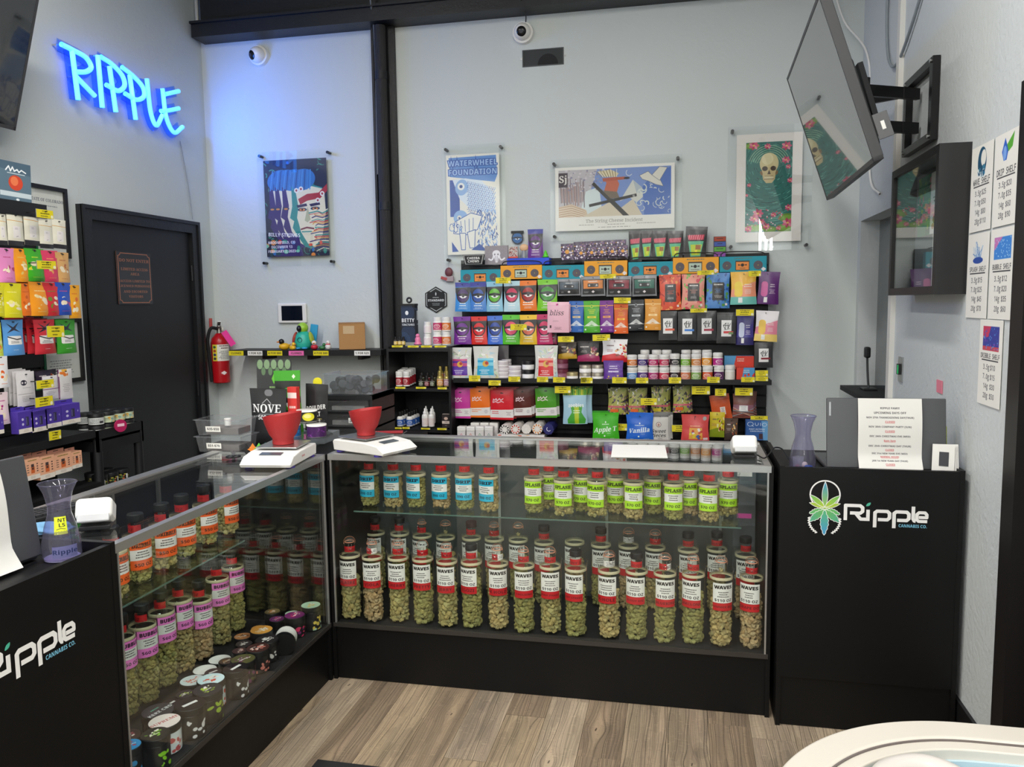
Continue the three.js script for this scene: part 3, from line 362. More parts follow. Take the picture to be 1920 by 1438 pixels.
function vapeBox(x, y, z, w, h, k, label) {
  const t = thing('device_carton', label, 'box', [x, y, z], Math.PI / 2, label), a = A.vape(k), m = paper(a);
  part(t, 'body', printBox(w, h, 0.04, a), m, [0, h / 2, -0.02]);
  const tab = S(k ? '#eab09a' : '#4a34a0', 0.6); part(t, 'hang_tab', merge([at(box(w * 0.96, h * 0.2, 0.001), 0, h * 1.1, -0.038)]), tab); part(t, 'peg_slot', box(w * 0.3, h * 0.03, 0.0016), S('#1a1418', 0.6), [0, h * 1.12, -0.038]);
}

// ---------- room ----------
function mbox(w, h, d) {   // box with uv in metres
  const g = new THREE.BoxGeometry(w, h, d), u = g.attributes.uv, s = [[d, h], [d, h], [w, d], [w, d], [w, h], [w, h]];
  for (let i = 0; i < u.count; i++) u.setXY(i, u.getX(i) * s[i >> 2][0], u.getY(i) * s[i >> 2][1]);
  return g;
}
const span = (x0, x1, y0, y1, z0, z1) => at(mbox(x1 - x0, y1 - y0, z1 - z0), (x0 + x1) / 2, (y0 + y1) / 2, (z0 + z1) / 2);
function wall(name, label, boxes, m) { const g = merge(boxes.map((b) => span(...b))), o = part(scene, nm(name), g, m); return describe(o, label, 'wall', null, 'structure'); }
const TH = 0.14;
wall('wall_left', 'pale grey painted left wall carrying the glowing sign', [[XL - TH, XL, 0, CEIL, ZB - TH, ZF + TH]], wallPaint);
wall('wall_back', 'pale grey back wall with framed posters', [[XL, XR + 0.5, 0, CEIL, ZB - TH, ZB]], wallPaint);
const NZ0 = -4.885, NZ1 = -4.215, NY0 = 1.06, NY1 = 2.012, WZ = -2.66;
wall('wall_right', 'textured pale right wall with a recessed window', [[XR, XR + TH, 0, NY0, ZB, WZ], [XR, XR + TH, NY1, CEIL, ZB, WZ], [XR, XR + TH, NY0, NY1, ZB, NZ0], [XR, XR + TH, NY0, NY1, NZ1, WZ]], peelPaint);
wall('wall_return', 'pale wall turning away beyond the dark door', [[XR, XE, 0, CEIL, -2.14, -2.0], [XR, XR + TH, 2.2, CEIL, WZ, -2.14]], peelPaint);
wall('wall_far_right', 'pale wall of the wider room beside the tub', [[XE, XE + TH, 0, CEIL, -2.14, ZF + TH]], wallPaint);
wall('wall_front', 'pale wall behind the visitor', [[XL, XE, 0, CEIL, ZF, ZF + TH]], wallPaint);
describe(part(scene, 'ceiling', span(XL - TH, XE + TH, CEIL, CEIL + 0.12, ZB - TH, ZF + TH), S('#8b8c8e', 0.8)), 'high grey ceiling', 'ceiling', null, 'structure');

// plank floor
function woodTex(i) {
  const c = document.createElement('canvas'); c.width = 128; c.height = 1024; const x = c.getContext('2d'), base = [[168, 149, 125], [157, 137, 113], [176, 158, 135], [146, 127, 105], [164, 147, 126], [170, 150, 123]][i];
  const col = (k, a = 1) => `rgba(${base.map((v) => Math.round(Math.max(0, Math.min(255, v * k)))).join(',')},${a})`;
  x.fillStyle = col(1); x.fillRect(0, 0, 128, 1024);
  for (let k = 0; k < 60; k++) { x.fillStyle = col(rr(0.62, 1.2), 0.3); const y = rr(0, 1024), X = rr(-10, 128); x.beginPath(); x.ellipse(X, y, rr(5, 26), rr(40, 200), rr(-0.03, 0.03), 0, 7); x.fill(); }
  const knots = Array.from({ length: 1 + (i % 2) }, () => [rr(10, 118), rr(80, 940), rr(0.4, 1.2)]);
  for (let k = 0; k < 40; k++) {
    const X = (k / 40) * 132 - 2 + rr(-1.5, 1.5); x.strokeStyle = col(rr(0.34, 0.74), rr(0.25, 0.8)); x.lineWidth = rr(0.5, 2.3); x.beginPath();
    for (let y = -10; y <= 1034; y += 16) { let d = 5 * Math.sin(y / 190 + i) + 2 * Math.sin(y / 47 + k * 0.3); for (const [kx, ky, ks] of knots) { const q = Math.exp(-(((y - ky) / (70 * ks)) ** 2)), dx = X - kx; d += Math.sign(dx || 1) * q * 24 * ks * Math.exp(-Math.abs(dx) / 34); } x.lineTo(X + d, y); }
    x.stroke();
  }
  for (let k = 0; k < 520; k++) { x.fillStyle = col(rr(0.45, 1.3), 0.4); x.fillRect(rr(0, 128), rr(0, 1024), rr(3, 16), rr(0.8, 2)); }
  for (const [kx, ky, ks] of knots) { x.fillStyle = col(0.42, 0.8); x.beginPath(); x.ellipse(kx, ky, 3 * ks, 12 * ks, 0.15, 0, 7); x.fill(); }
  const t = new THREE.CanvasTexture(c); t.colorSpace = THREE.SRGBColorSpace; t.wrapS = t.wrapT = THREE.RepeatWrapping; t.magFilter = THREE.LinearFilter; return t;
}
const woods = [0, 1, 2, 3, 4, 5].map((i) => { const t = woodTex(i); return new THREE.MeshStandardMaterial({ map: t, roughness: 0.5, bumpMap: t, bumpScale: 0.0012 }); });
const floor = struct('floor', 'grey brown wood plank floor', 'floor');
part(floor, 'subfloor', span(XL - TH, XE + TH, -0.14, -0.006, ZB - TH, ZF + TH), S('#4a4038', 0.8));
{ const slab = (x0, x1, z0, z1) => { const g = span(x0, x1, -0.006, 0, z0, z1), u = g.attributes.uv; for (let i = 0; i < u.count; i++) u.setXY(i, u.getX(i) / 0.18, u.getY(i) / 1.22); part(floor, 'plank_field', g, woods[0]).userData.kind = 'stuff'; };
  slab(XL, -1.87, ZB, ZF); slab(1.94, XE, ZB, ZF); slab(-1.87, 1.94, ZB, -3.3); slab(-1.87, 1.94, 0.36, ZF);
  const pw = 0.152, pl = 1.22, geos = [0, 0.33, 0.66].map((o) => memo('plank' + o, () => { const g = new THREE.BoxGeometry(pw - 0.0015, 0.006, pl - 0.0015), u = g.attributes.uv; for (let i = 8; i < 12; i++) u.setXY(i, u.getX(i), u.getY(i) + o); return g; }));
  for (let c = 0; c < 25; c++) { const off = [0.1, 0.62, 0.35, 0.9, 0.2, 0.75][c % 6] * pl; for (let r = -1; r < 3; r++) { const z = -3.3 + off + (r + 0.5) * pl; if (z - pl / 2 > 0.2 || z + pl / 2 < -3.2) continue; const m = part(floor, 'plank', geos[Math.floor(rnd() * 3)], woods[(c * 5 + r * 2 + 12 + Math.floor(rnd() * 2)) % 6], [-1.87 + (c + 0.5) * pw, -0.003, z]); if (rnd() < 0.5) m.rotation.y = Math.PI; } } }
describe(part(scene, 'baseboard_right', span(XR - 0.012, XR, 0, 0.15, -4.94, WZ), black), 'black baseboard along the right wall', 'baseboard', null, 'structure');
describe(part(scene, 'baseboard_left', span(XL, XL + 0.012, 0, 0.12, -3.7, 2), black), 'black baseboard along the left wall', 'baseboard', null, 'structure');

// black bulkhead and column on the back wall
{ const t = struct('trim_1', 'black painted bulkhead beam across the top of the back wall', 'beam');
  part(t, 'face', span(XL + 0.07, XR, 3.38, CEIL, ZB, ZB + 0.1), blackPaint); part(t, 'flange', span(XL + 0.03, XR, 3.305, 3.385, ZB, ZB + 0.15), blackPaint); part(t, 'lip', span(XL + 0.03, XR, 3.385, 3.40, ZB, ZB + 0.17), blackPaint);
  const c = struct('trim_2', 'black column strip with an insulated pipe beside the shelf unit', 'column');
  part(c, 'backing', span(-1.9, -1.775, 0, 3.31, ZB, ZB + 0.035), blackPaint); part(c, 'edge_strip', span(-1.915, -1.9, 0, 3.31, ZB, ZB + 0.06), blackPaint);
  part(c, 'pipe', at(cyl(0.036, 0.036, 3.3, 18), -1.85, 1.65, ZB + 0.07), new THREE.MeshStandardMaterial({ color: '#2a292a', roughness: 0.7, bumpMap: peel, bumpScale: 0.006 })); for (const y of [0.9, 2.2, 3.0]) part(c, 'pipe_collar', at(cyl(0.039, 0.039, 0.05, 18), -1.85, y, ZB + 0.07), blackPaint);
  const w = describe(part(scene, 'trim_3', tube([[-1.868, 4.2, ZB + 0.19], [-1.865, 3.6, ZB + 0.19], [-1.86, 3.42, ZB + 0.185], [-1.885, 3.3, ZB + 0.08], [-1.89, 2.4, ZB + 0.07]], 0.006, 40, 6), S('#6a6a66', 0.5)), 'thin grey cable running down the beam to the column', 'cable', null, 'structure'); }
// white conduit in the beam corner
describe(part(scene, 'trim_4', at(cyl(0.012, 0.012, 1.0, 10), XL + 0.02, 3.84, ZB + 0.06), S('#c9c7bd', 0.5)), 'cream conduit in the corner above the beam end', 'conduit', null, 'structure');

// black door on the left wall
{ const d = struct('door_1', 'black door with black casing and a do-not-enter plaque', 'door'), z0 = -4.765, z1 = -3.715, h = 2.13, cw = 0.075;
  for (const [a, b] of [[z0, z0 + cw], [z1 - cw, z1]]) part(d, 'casing', span(XL, XL + 0.035, 0, h, a, b), blackPaint);
  part(d, 'head_casing', span(XL, XL + 0.035, h - cw, h, z0 + cw, z1 - cw), blackPaint); part(d, 'casing_bead', merge([span(XL + 0.03, XL + 0.045, 0, h, z1 - 0.02, z1), span(XL + 0.03, XL + 0.045, h - 0.02, h, z0, z1 - 0.02), span(XL + 0.03, XL + 0.045, 0, h - 0.02, z0, z0 + 0.02)]), blackPaint);
  part(d, 'leaf', span(XL + 0.002, XL + 0.008, 0, h - cw, z0 + cw, z1 - cw), S('#15161a', 0.5)); for (const y of [0.3, 1.05, 1.8]) part(d, 'hinge', at(cyl(0.007, 0.007, 0.1, 10), XL + 0.018, y, z0 + cw), S('#1c1c20', 0.4));
  const a = art('noenter', 300, 400, (c, w, h2) => { R(c, 0, 0, w, h2, '#1b1c20'); const k = '#a9653f'; c.strokeStyle = k; c.lineWidth = 6; c.beginPath(); const q = 34; c.moveTo(q, 14); c.lineTo(w - q, 14); c.arc(w - 14, 14, 20, Math.PI, Math.PI / 2, true); c.lineTo(w - 14, h2 - q); c.arc(w - 14, h2 - 14, 20, -Math.PI / 2, Math.PI, true); c.lineTo(q, h2 - 14); c.arc(14, h2 - 14, 20, 0, -Math.PI / 2, true); c.lineTo(14, q); c.arc(14, 14, 20, Math.PI / 2, 0, true); c.stroke();
    [['DO NOT ENTER', 66, 33], ['LIMITED ACCESS', 132, 27], ['AREA', 168, 27], ['ACCESS LIMITED TO', 222, 25], ['LICENSED PERSONNEL', 260, 24], ['AND ESCORTED', 302, 26], ['VISITORS', 340, 26]].forEach(([t, y, s]) => T(c, t, w / 2, y, s, k, 'bold', 'center', 'serif')); });
  part(d, 'plaque', memo('plaque', () => printBox(0.3, 0.3, 0.006, a)), gloss(a), [XL + 0.012, 1.752, -4.135], [0, Math.PI / 2, 0]); }
{ const d = struct('door_2', 'dark door frame at the end of the right wall', 'door'); part(d, 'casing', span(XR - 0.02, XR + TH, 0, 2.2, WZ, WZ + 0.09), S('#171312', 0.5)); part(d, 'far_casing', span(XR - 0.02, XR + TH, 0, 2.2, -2.23, -2.14), S('#171312', 0.5)); part(d, 'head_casing', span(XR - 0.02, XR + TH, 2.11, 2.2, WZ + 0.09, -2.23), S('#171312', 0.5)); part(d, 'leaf', span(XR + 0.04, XR + 0.08, 0, 2.11, WZ + 0.09, -2.23), S('#0b0c12', 0.35)); }
{ const w = struct('window_1', 'recessed dark glass window in the right wall with a small ledge', 'window'); part(w, 'pane', span(XR + 0.1, XR + 0.11, NY0, NY1, NZ0, NZ1), new THREE.MeshPhysicalMaterial({ color: '#4d5254', roughness: 0.08, clearcoat: 0.5 })); part(w, 'backing', span(XR + 0.12, XR + 0.2, NY0 - 0.05, NY1 + 0.05, NZ0 - 0.05, NZ1 + 0.05), S('#2a2c2e', 0.8)); part(w, 'ledge', span(XR - 0.09, XR + 0.1, NY0, NY0 + 0.025, NZ0 + 0.02, NZ1 - 0.05), blackMatte); }
describe(part(scene, 'trim_5', span(XR - 0.022, XR, 0.15, CEIL, -4.115, -4.07), S('#dedcd6', 0.5)), 'white cable raceway running up the right wall beside the window', 'raceway', null, 'structure');
{ const t = thing('desk_microphone', 'black gooseneck microphone standing on the window ledge', 'microphone', [XR + 0.01, NY0 + 0.025, -4.62]); part(t, 'base', rbox(0.07, 0.012, 0.1, 0.004), plastic, [0, 0.006, 0]); part(t, 'gooseneck', tube([[0, 0.01, 0], [0, 0.06, -0.02], [0, 0.12, -0.04], [0, 0.17, -0.05]], 0.006, 20, 8), plastic); part(t, 'head', rbox(0.03, 0.06, 0.045, 0.01), plastic, [0, 0.2, -0.055]); }

// ceiling strip lamps, wall tubes
const lampFace = new THREE.MeshStandardMaterial({ color: '#ffffff', emissive: STRIP_COLOR, emissiveIntensity: 2.2, roughness: 0.5 });
for (const [x, z] of STRIPS) {
  const t = thing('strip_lamp', 'long white strip lamp hanging below the high ceiling', 'lamp', [x, 3.72, z], 0, 'strip lamps under the ceiling');
  part(t, 'housing', rbox(0.2, 0.06, 2.4, 0.01), white, [0, 0.03, 0]); part(t, 'diffuser', box(0.17, 0.012, 2.36), lampFace, [0, -0.006, 0]); for (const s of [-0.9, 0.9]) part(t, 'hanger', cyl(0.004, 0.004, 0.52, 6), steel, [0, 0.32, s]);
  const l = new THREE.RectAreaLight(STRIP_COLOR, STRIP_POWER, 0.17, 2.36); l.position.set(x, 3.70, z); l.rotation.x = -Math.PI / 2; scene.add(l);
}
for (const [x, y, h] of [[1.34, 2.8, 1.1], [1.44, 2.62, 1.0], [1.53, 2.5, 0.4]]) {
  const t = thing('tube_lamp', 'slim upright tube lamp on the front wall', 'lamp', [x, y, ZF - 0.05], 0, 'upright tube lamps');
  part(t, 'tube', at(cyl(0.02, 0.02, h, 12), 0, 0, 0), new THREE.MeshStandardMaterial({ color: '#ffffff', emissive: '#ffffff', emissiveIntensity: 45 })); part(t, 'back_plate', box(0.05, h + 0.06, 0.02), white, [0, 0, 0.035]);
  const l = new THREE.PointLight('#ffffff', 0.6); l.position.set(x, y, ZF - 0.12); l.castShadow = true; scene.add(l);
}

// ---------- glass display cases ----------
function showcase(label, L, D, pos, ry, shelf, rearMat) {
  const t = thing('glass_showcase', label, 'display case', pos, ry), H = 0.97, w = L / 2;
  part(t, 'base', span(-w, w, 0.002, 0.235, -D, -0.012), laminate); part(t, 'deck', span(-w + 0.01, w - 0.01, 0.235, 0.245, -D, 0), blackMatte); part(t, 'bottom_rail', span(-w, w, 0.232, 0.25, -0.008, 0.004), S('#4a4744', 0.4, { metalness: 0.6 }));
  part(t, 'front_top_rail', merge([span(-w, w, 0.945, 0.97, -0.02, 0.003)]), alu); part(t, 'rear_top_rail', span(-w, w, 0.945, 0.972, -D, -D + 0.045), alu);
  for (const s of [-1, 1]) { part(t, 'end_post', span(s * w - 0.008, s * w + 0.008, 0, 0.968, -D, 0), laminate); part(t, 'end_rail', span(s * (w - 0.012) - 0.012, s * (w - 0.012) + 0.012, 0.95, 0.97, -D + 0.045, -0.02), alu); part(t, 'corner_bead', span(s * (w - 0.011) - 0.003, s * (w - 0.011) + 0.003, 0.25, 0.945, -0.006, 0.002), alu); }
  part(t, 'front_pane', span(-w + 0.012, w - 0.012, 0.25, 0.945, -0.006, 0), glass); part(t, 'top_pane', span(-w + 0.02, w - 0.02, 0.962, 0.968, -D + 0.045, -0.02), glass);
  const sh = part(t, 'glass_shelf', span(shelf[0], shelf[1], 0.704, 0.710, -shelf[3], -shelf[2]), greenGlass); part(sh, 'polished_edge', span(shelf[0], shelf[1], 0.704, 0.710, -shelf[2], -shelf[2] + 0.001), glassEdge);
  const n = 4; for (let i = 0; i < n; i++) { const x = shelf[0] + 0.06 + ((shelf[1] - shelf[0] - 0.12) * i) / (n - 1); part(t, 'shelf_standard', span(x - 0.006, x + 0.006, 0.245, 0.945, -D + 0.035, -D + 0.047), alu); part(t, 'shelf_bracket', span(x - 0.003, x + 0.003, 0.68, 0.703, -D + 0.047, -shelf[3] + 0.12), alu); }
  for (const [a, b, k] of [[-w + 0.01, 0.03, 0], [-0.03, w - 0.01, 1]]) part(t, 'sliding_door', span(a, b, 0.25, 0.94, -D + 0.006 + k * 0.012, -D + 0.014 + k * 0.012), rearMat);
  return t;
}
showcase('long glass display case with black base facing the visitor', 1.755, 0.51, [-0.5525, 0, -3.03], 0, [-0.81, 0.78, 0.09, 0.4], S('#4c5152', 0.35));
showcase('glass display case with black base set at a right angle on the left', 1.255, 0.51, [-1.44, 0, -2.3925], Math.PI / 2, [-0.6, 0.26, 0.16, 0.42], S('#10131f', 0.4));
{ const t = thing('corner_counter', 'black counter filling the corner between the two display cases', 'counter', [-1.7, 0, -3.25]); part(t, 'body', span(-0.25, 0.25, 0.002, 0.935, -0.28, 0.2), laminate); part(t, 'top', span(-0.25, 0.25, 0.936, 0.96, -0.285, 0.205), laminate);
  const u = thing('back_counter', 'low black counter behind the corner carrying the drawer unit', 'counter', [-1.72, 0, -3.86]); part(u, 'body', span(-0.4, 0.36, 0.002, 0.87, -0.24, 0.24), laminate); part(u, 'top', span(-0.41, 0.37, 0.872, 0.895, -0.25, 0.25), laminate); }

// ---------- canisters of buds ----------
const nug = [0, 1, 2].map((s) => { const g = new THREE.IcosahedronGeometry(1, 1), p = g.attributes.position; const f = (x, y, z) => 1 + 0.2 * Math.sin(x * 3.1 + s * 2.1 + y * 2) + 0.12 * Math.sin(y * 4.3 + z * 3.7 + s) + 0.1 * Math.sin(z * 6 + x * 5); for (let i = 0; i < p.count; i++) { const v = new THREE.Vector3().fromBufferAttribute(p, i), q = f(v.x, v.y, v.z); p.setXYZ(i, v.x * q, v.y * q * 0.82, v.z * q); } g.computeVertexNormals(); return g; });
function budFill(R0, H, v, size) {
  return memo('buds' + k3(R0, H, v, size), () => {
    const list = [], M = new THREE.Matrix4(), e = new THREE.Euler(), q = new THREE.Quaternion(), rows = Math.ceil(H / (size * 1.35)), put = (x, y, z, s) => { const g = nug[Math.floor(rnd() * 3)].clone(), t = rr(0.72, 1.15), c = new Float32Array(g.attributes.position.count * 3); e.set(rr(0, 6), rr(0, 6), rr(0, 6)); M.compose(new THREE.Vector3(x, y, z), q.setFromEuler(e), new THREE.Vector3(s * rr(0.8, 1.2), s, s * rr(0.8, 1.15))); g.applyMatrix4(M); const w = rr(-0.06, 0.1); for (let i = 0; i < c.length; i += 3) { c[i] = t * (1 + w); c[i + 1] = t; c[i + 2] = t * (1 - w); } g.setAttribute('color', new THREE.BufferAttribute(c, 3)); g.deleteAttribute('uv'); list.push(g); };
    const n = Math.floor((2 * Math.PI * (R0 - size)) / (size * 1.55));
    for (let r = 0; r < rows; r++) for (let i = 0; i < n; i++) { const a = ((i + (r % 2) * 0.5 + rr(-0.25, 0.25)) / n) * 2 * Math.PI, rad = R0 - size * rr(1.0, 1.3); put(Math.sin(a) * rad, size * 0.9 + (H - size * 1.8) * ((r + rr(-0.3, 0.3)) / (rows - 1 || 1)) * 0.98, Math.cos(a) * rad, size * rr(0.8, 1.1)); }
    for (let i = 0; i < 12; i++) { const a = rr(0, 6.3), rad = rr(0, R0 - size * 1.6); put(Math.sin(a) * rad, H - size * rr(0.4, 1.1), Math.cos(a) * rad, size); }
    return mergeGeometries(list);
  });
}
const budMats = ['#a39a66', '#ad9d6c', '#979258', '#b39c74'].map((c) => new THREE.MeshStandardMaterial({ color: c, roughness: 0.85, vertexColors: true }));
const cream = S('#d9cfae', 0.5);
function canister(name, x, y, z, R0, H, a, lh, lowered, fill, hue, ry, label, group, size = 0.0122) {
  const t = thing(name, label, 'canister', [x, y, z], ry, group);
  part(t, 'glass_wall', lathe([[0, 0.003], [R0 * 0.93, 0.003], [R0 * 0.98, 0.008], [R0 * 0.98, H * 0.93], [R0 * 1.02, H * 0.965], [R0 * 1.07, H]], 32), jarGlass); part(t, 'rim', at(new THREE.TorusGeometry(R0 * 1.07, 0.0016, 6, 36), 0, H, 0, Math.PI / 2), jarGlass);
  part(t, 'lid', lathe([[0, H - 0.026], [R0 * 0.94, H - 0.026], [R0 * 0.95, H - 0.021], [0, H - 0.021]], 28), jarGlass); part(t, 'gasket', lathe([[R0 * 0.9, H - 0.036], [R0 * 0.965, H - 0.036], [R0 * 0.965, H - 0.026], [R0 * 0.9, H - 0.026]], 28), cream);
  const b = part(t, 'buds', budFill(R0 * 0.955, fill, hue % 3, size), budMats[hue], [0, 0.006, 0], [0, hue * 1.7, 0]); b.userData.kind = 'stuff';
  part(t, 'label', wrap(R0 * 1.0, lh, 1.85, a, 18), paper(a), [0, H - lowered - lh / 2, 0]);
  return t;
}
const wire = S('#c98a6a', 0.35, { metalness: 0.7 }), clear = S('#bfc0b8', 0.2);
function sample(x, y, z, kind, text, label, group) {
  if (kind === '0') return;
  const t = thing('sample_jar', label, 'jar', [x, y, z], rr(-0.5, 0.5), group), r = 0.0225;
  part(t, 'glass_body', lathe([[0, 0.001], [r * 0.94, 0.001], [r, 0.004], [r, 0.036], [r * 0.86, 0.043], [r * 0.84, 0.047]], 24), jarGlass);
  if (kind !== 'n') { const lk = kind === 'w' ? 'w' : kind === 'cw' ? 'cw' : 'r', a = A.small(text, lk); part(t, 'label', wrap(r * 1.02, 0.024, 3.2, a, 14), paper(a), [0, 0.02, 0]); }
  part(t, 'sample_bud', nug[1], budMats[1], [0, 0.014, 0]).scale.setScalar(0.0095);
  if (kind === 'b' || kind === 'm') { part(t, 'screw_cap', lathe([[0, 0.041], [r * 1.08, 0.041], [r * 1.1, 0.044], [r * 1.1, 0.062], [r * 1.02, 0.066], [0, 0.066]], 28), S(kind === 'm' ? '#3a1a20' : '#19191b', 0.5)); }
  else { part(t, 'glass_lid', lathe([[r * 0.9, 0.048], [r * 0.86, 0.056], [r * 0.66, 0.063], [0, 0.066]], 22), lidGlass); part(t, 'seal', at(new THREE.TorusGeometry(r * 0.86, 0.0022, 8, 24), 0, 0.048, 0, Math.PI / 2), kind === 'g' ? S('#c8c8c4', 0.4) : S('#d98f72', 0.5));
    part(t, 'wire_bail', tube([[-r, 0.04, 0.004], [-r * 1.08, 0.05, 0.002], [-r * 0.6, 0.067, 0], [r * 0.6, 0.067, 0], [r * 1.08, 0.05, 0.002], [r, 0.04, 0.004]], 0.0009, 24, 5), wire); part(t, 'wire_latch', tube([[-0.006, 0.042, r], [-0.005, 0.024, r * 1.1], [0.004, 0.022, r * 1.1], [0.008, 0.042, r]], 0.0009, 16, 5), chrome); }
}
const WAVES_FRONT=[[-1.38,-3.104,'FLAIRE','c',0],[-1.275,-3.096,'VIOLA','cw',3],[-1.164,-3.106,'CHERRY','c',0],[-1.056,-3.108,'PRETTY','g',2],[-0.947,-3.095,'JERRY','c',0],[-0.844,-3.104,'EGOZI','b',2],[-0.733,-3.104,'K HOLD','cw',1],[-0.622,-3.095,'3 HOLDING','c',2],[-0.515,-3.105,'PINK PHANT','c',0],[-0.41,-3.095,'ANY STREET','b',2],[-0.277,-3.095,'X-HOLE','w',1],[-0.169,-3.105,'RUDDY RYE','b',2],[-0.059,-3.098,'BLUEBIRD','cw',2],[0.05,-3.107,'OAKCLONE','c',2],[0.154,-3.097,'SUMMER BON','n',1],[0.268,-3.105,'GRAPE DO','c',3]];
const WAVES_BACK=[[-1.396,-3.437,'b',2],[-1.279,-3.445,'b',2],[-1.164,-3.428,'c',2],[-1.049,-3.42,'n',1],[-0.931,-3.433,'m',2],[-0.824,-3.432,'c',1],[-0.714,-3.438,'n',2],[-0.594,-3.421,'b',0],[-0.46,-3.443,'0',3],[-0.342,-3.426,'b',2],[-0.222,-3.429,'w',3],[-0.107,-3.424,'c',1],[0.032,-3.415,'b',1],[0.152,-3.443,'b',1],[0.266,-3.386,'b',3]];
const DRIP=[[-1.324,-3.213,2],[-1.216,-3.214,1],[-1.113,-3.217,2],[-1.002,-3.221,3],[-0.898,-3.219,2],[-0.79,-3.211,1]];
const SPLASH_FRONT=[[-0.597,-3.208,2],[-0.469,-3.186,0],[-0.332,-3.189,0],[-0.186,-3.188,1],[-0.029,-3.192,2],[0.109,-3.196,1]];
const SPLASH_BACK=[[-0.547,-3.288,0],[-0.401,-3.259,2],[-0.264,-3.268,1],[-0.109,-3.268,2],[0.03,-3.273,3],[0.186,-3.284,0]];
const DRIBBLE=[[-1.669,-2.036,0],[-1.696,-2.182,2],[-1.696,-2.313,0],[-1.706,-2.436,2],[-1.713,-2.581,2],[-1.711,-2.723,0]];
const BUBBLE=[[-1.781,-2.188,0.3,2],[-1.774,-2.286,0.3,2],[-1.785,-2.402,0.3,2],[-1.794,-2.518,0.3,1],[-1.784,-2.625,0.26,3],[-1.793,-2.761,0.295,0],[-1.803,-2.889,0.3,2]];
const LYING=[-1.502,-2.748];
const TINS=[
[-1.498,-2.962,0.041,0.1,'#bfe3c4','#e8cf5a','large mint green lid with yellow fruit'],
[-1.582,-2.958,0.03,0.06,'#bfe3c4','#e8cf5a','small mint green lid with yellow fruit'],
[-1.674,-2.962,0.033,0.06,'#6a5a3a','#d8803a','small olive and orange lid'],
[-1.532,-2.885,0.042,0.085,'#7a2a6a','#e03a6a','purple lid with red lettering'],
[-1.628,-2.915,0.032,0.05,'#6a2464','#e0507a','small purple lid with red lettering'],
[-1.596,-2.736,0.044,0.08,'#e0a04a','#f0e0c0','golden orange lid beside the jar lying on its side'],
[-1.642,-2.793,0.029,0.06,'#d8994a','#f0d8a0','small golden orange lid'],
[-1.675,-2.731,0.034,0.05,'#b0764a','#5a3a2a','small copper brown lid'],
[-1.531,-2.659,0.043,0.08,'#2a2628','#e8e4e0','black lid with white drawn figures'],
[-1.634,-2.67,0.032,0.05,'#3a3436','#d8d4d0','small dark lid with white drawn figures'],
[-1.519,-2.573,0.043,0.085,'#4a2a26','#e08a7a','dark brown lid with a salmon picture'],
[-1.616,-2.609,0.029,0.05,'#4a3430','#d89a8a','small dark brown lid with a salmon picture'],
[-1.528,-2.486,0.044,0.08,'#5a5a32','#7a3a6a','olive lid with a purple fruit picture'],
[-1.616,-2.521,0.029,0.05,'#5a4a3a','#a0702a','small olive brown lid'],
[-1.674,-2.567,0.042,0.03,'#f2f0ee','#f8f8f8','plain white lid beside the small olive brown lid'],
[-1.68,-2.481,0.043,0.03,'#f2f0ee','#f8f8f8','plain white lid beside the small pale lid'],
[-1.494,-2.383,0.042,0.1,'#161516','#f0f0f0','white strip on black beside the olive lid'],
[-1.615,-2.433,0.03,0.05,'#161516','#f0f0f0','small black lid with a white strip between two white lids'],
[-1.541,-2.307,0.046,0.09,'#d4ecf2','#e0482a','pale blue lid with a red lobster-like picture'],
[-1.636,-2.343,0.043,0.06,'#e2f0f2','#d8503a','small pale lid with red sticks'],
[-1.499,-2.223,0.047,0.1,'#2a2a30','#a8c83a','large black lid with a lime green picture'],
[-1.601,-2.252,0.032,0.06,'#2a2a30','#a8c83a','small black lid with a lime green picture'],
[-1.499,-2.127,0.047,0.1,'#161516','#f0f0f0','large black lid with a white strip'],
[-1.611,-2.187,0.033,0.06,'#161516','#f0f0f0','small black lid with a white strip near the grey lettered lid'],
[-1.523,-2.034,0.048,0.09,'#f2e8e2','#c85a5a','white lid with red lettering'],
[-1.595,-2.104,0.051,0.08,'#34363a','#e8eef0','dark grey lid with white and green lettering'],
[-1.493,-1.949,0.041,0.1,'#1c2018','#8ad02a','black lid with a green hand drawing'],
[-1.656,-2.033,0.042,0.03,'#3a2a30','#a84a5a','dark lid with dull red print'],
[-1.529,-1.881,0.035,0.1,'#3a9ad8','#d8382a','sky blue lid with a red mountain picture']];
const kindText = { c: 'clamp-lid', cw: 'clamp-lid', g: 'clear clamp-lid', b: 'black-capped', w: 'white-labelled clamp-lid', n: 'unlabelled clamp-lid', m: 'maroon-capped' };
for (const [x, z, s, k, hue] of WAVES_FRONT) {
  const a = A.price('WAVES', 0, '$110', '', '#16130f', s);
  canister('tall_canister', x, 0.246, z, 0.0455, 0.305, a, 0.108, 0.045, 0.185 + hue * 0.008, hue, rr(-0.3, 0.2) - x * 0.1, `tall front-row glass canister of buds, red band reading ${s}`);
  sample(x, 0.246 + 0.305 - 0.02, z, k, s, `small ${kindText[k]} sample jar on top of the ${s} canister`);
}
for (const [x, z, k, hue] of WAVES_BACK) {
  const a = A.price('WAVES', 0, '$110', '', '#16130f', ' ');
  canister('tall_canister', x, 0.246, z, 0.0455, 0.305, a, 0.108, 0.045, 0.2, hue, rr(-0.25, 0.1), k === '0' ? 'tall back-row glass canister of buds with no sample jar on top' : `tall back-row glass canister of buds under a ${kindText[k]} sample jar`, 'tall canisters in the back row');
  sample(x, 0.246 + 0.305 - 0.02, z, k, 'WAVE', `${kindText[k]} sample jar on a back-row tall canister`, 'sample jars of the back row');
}
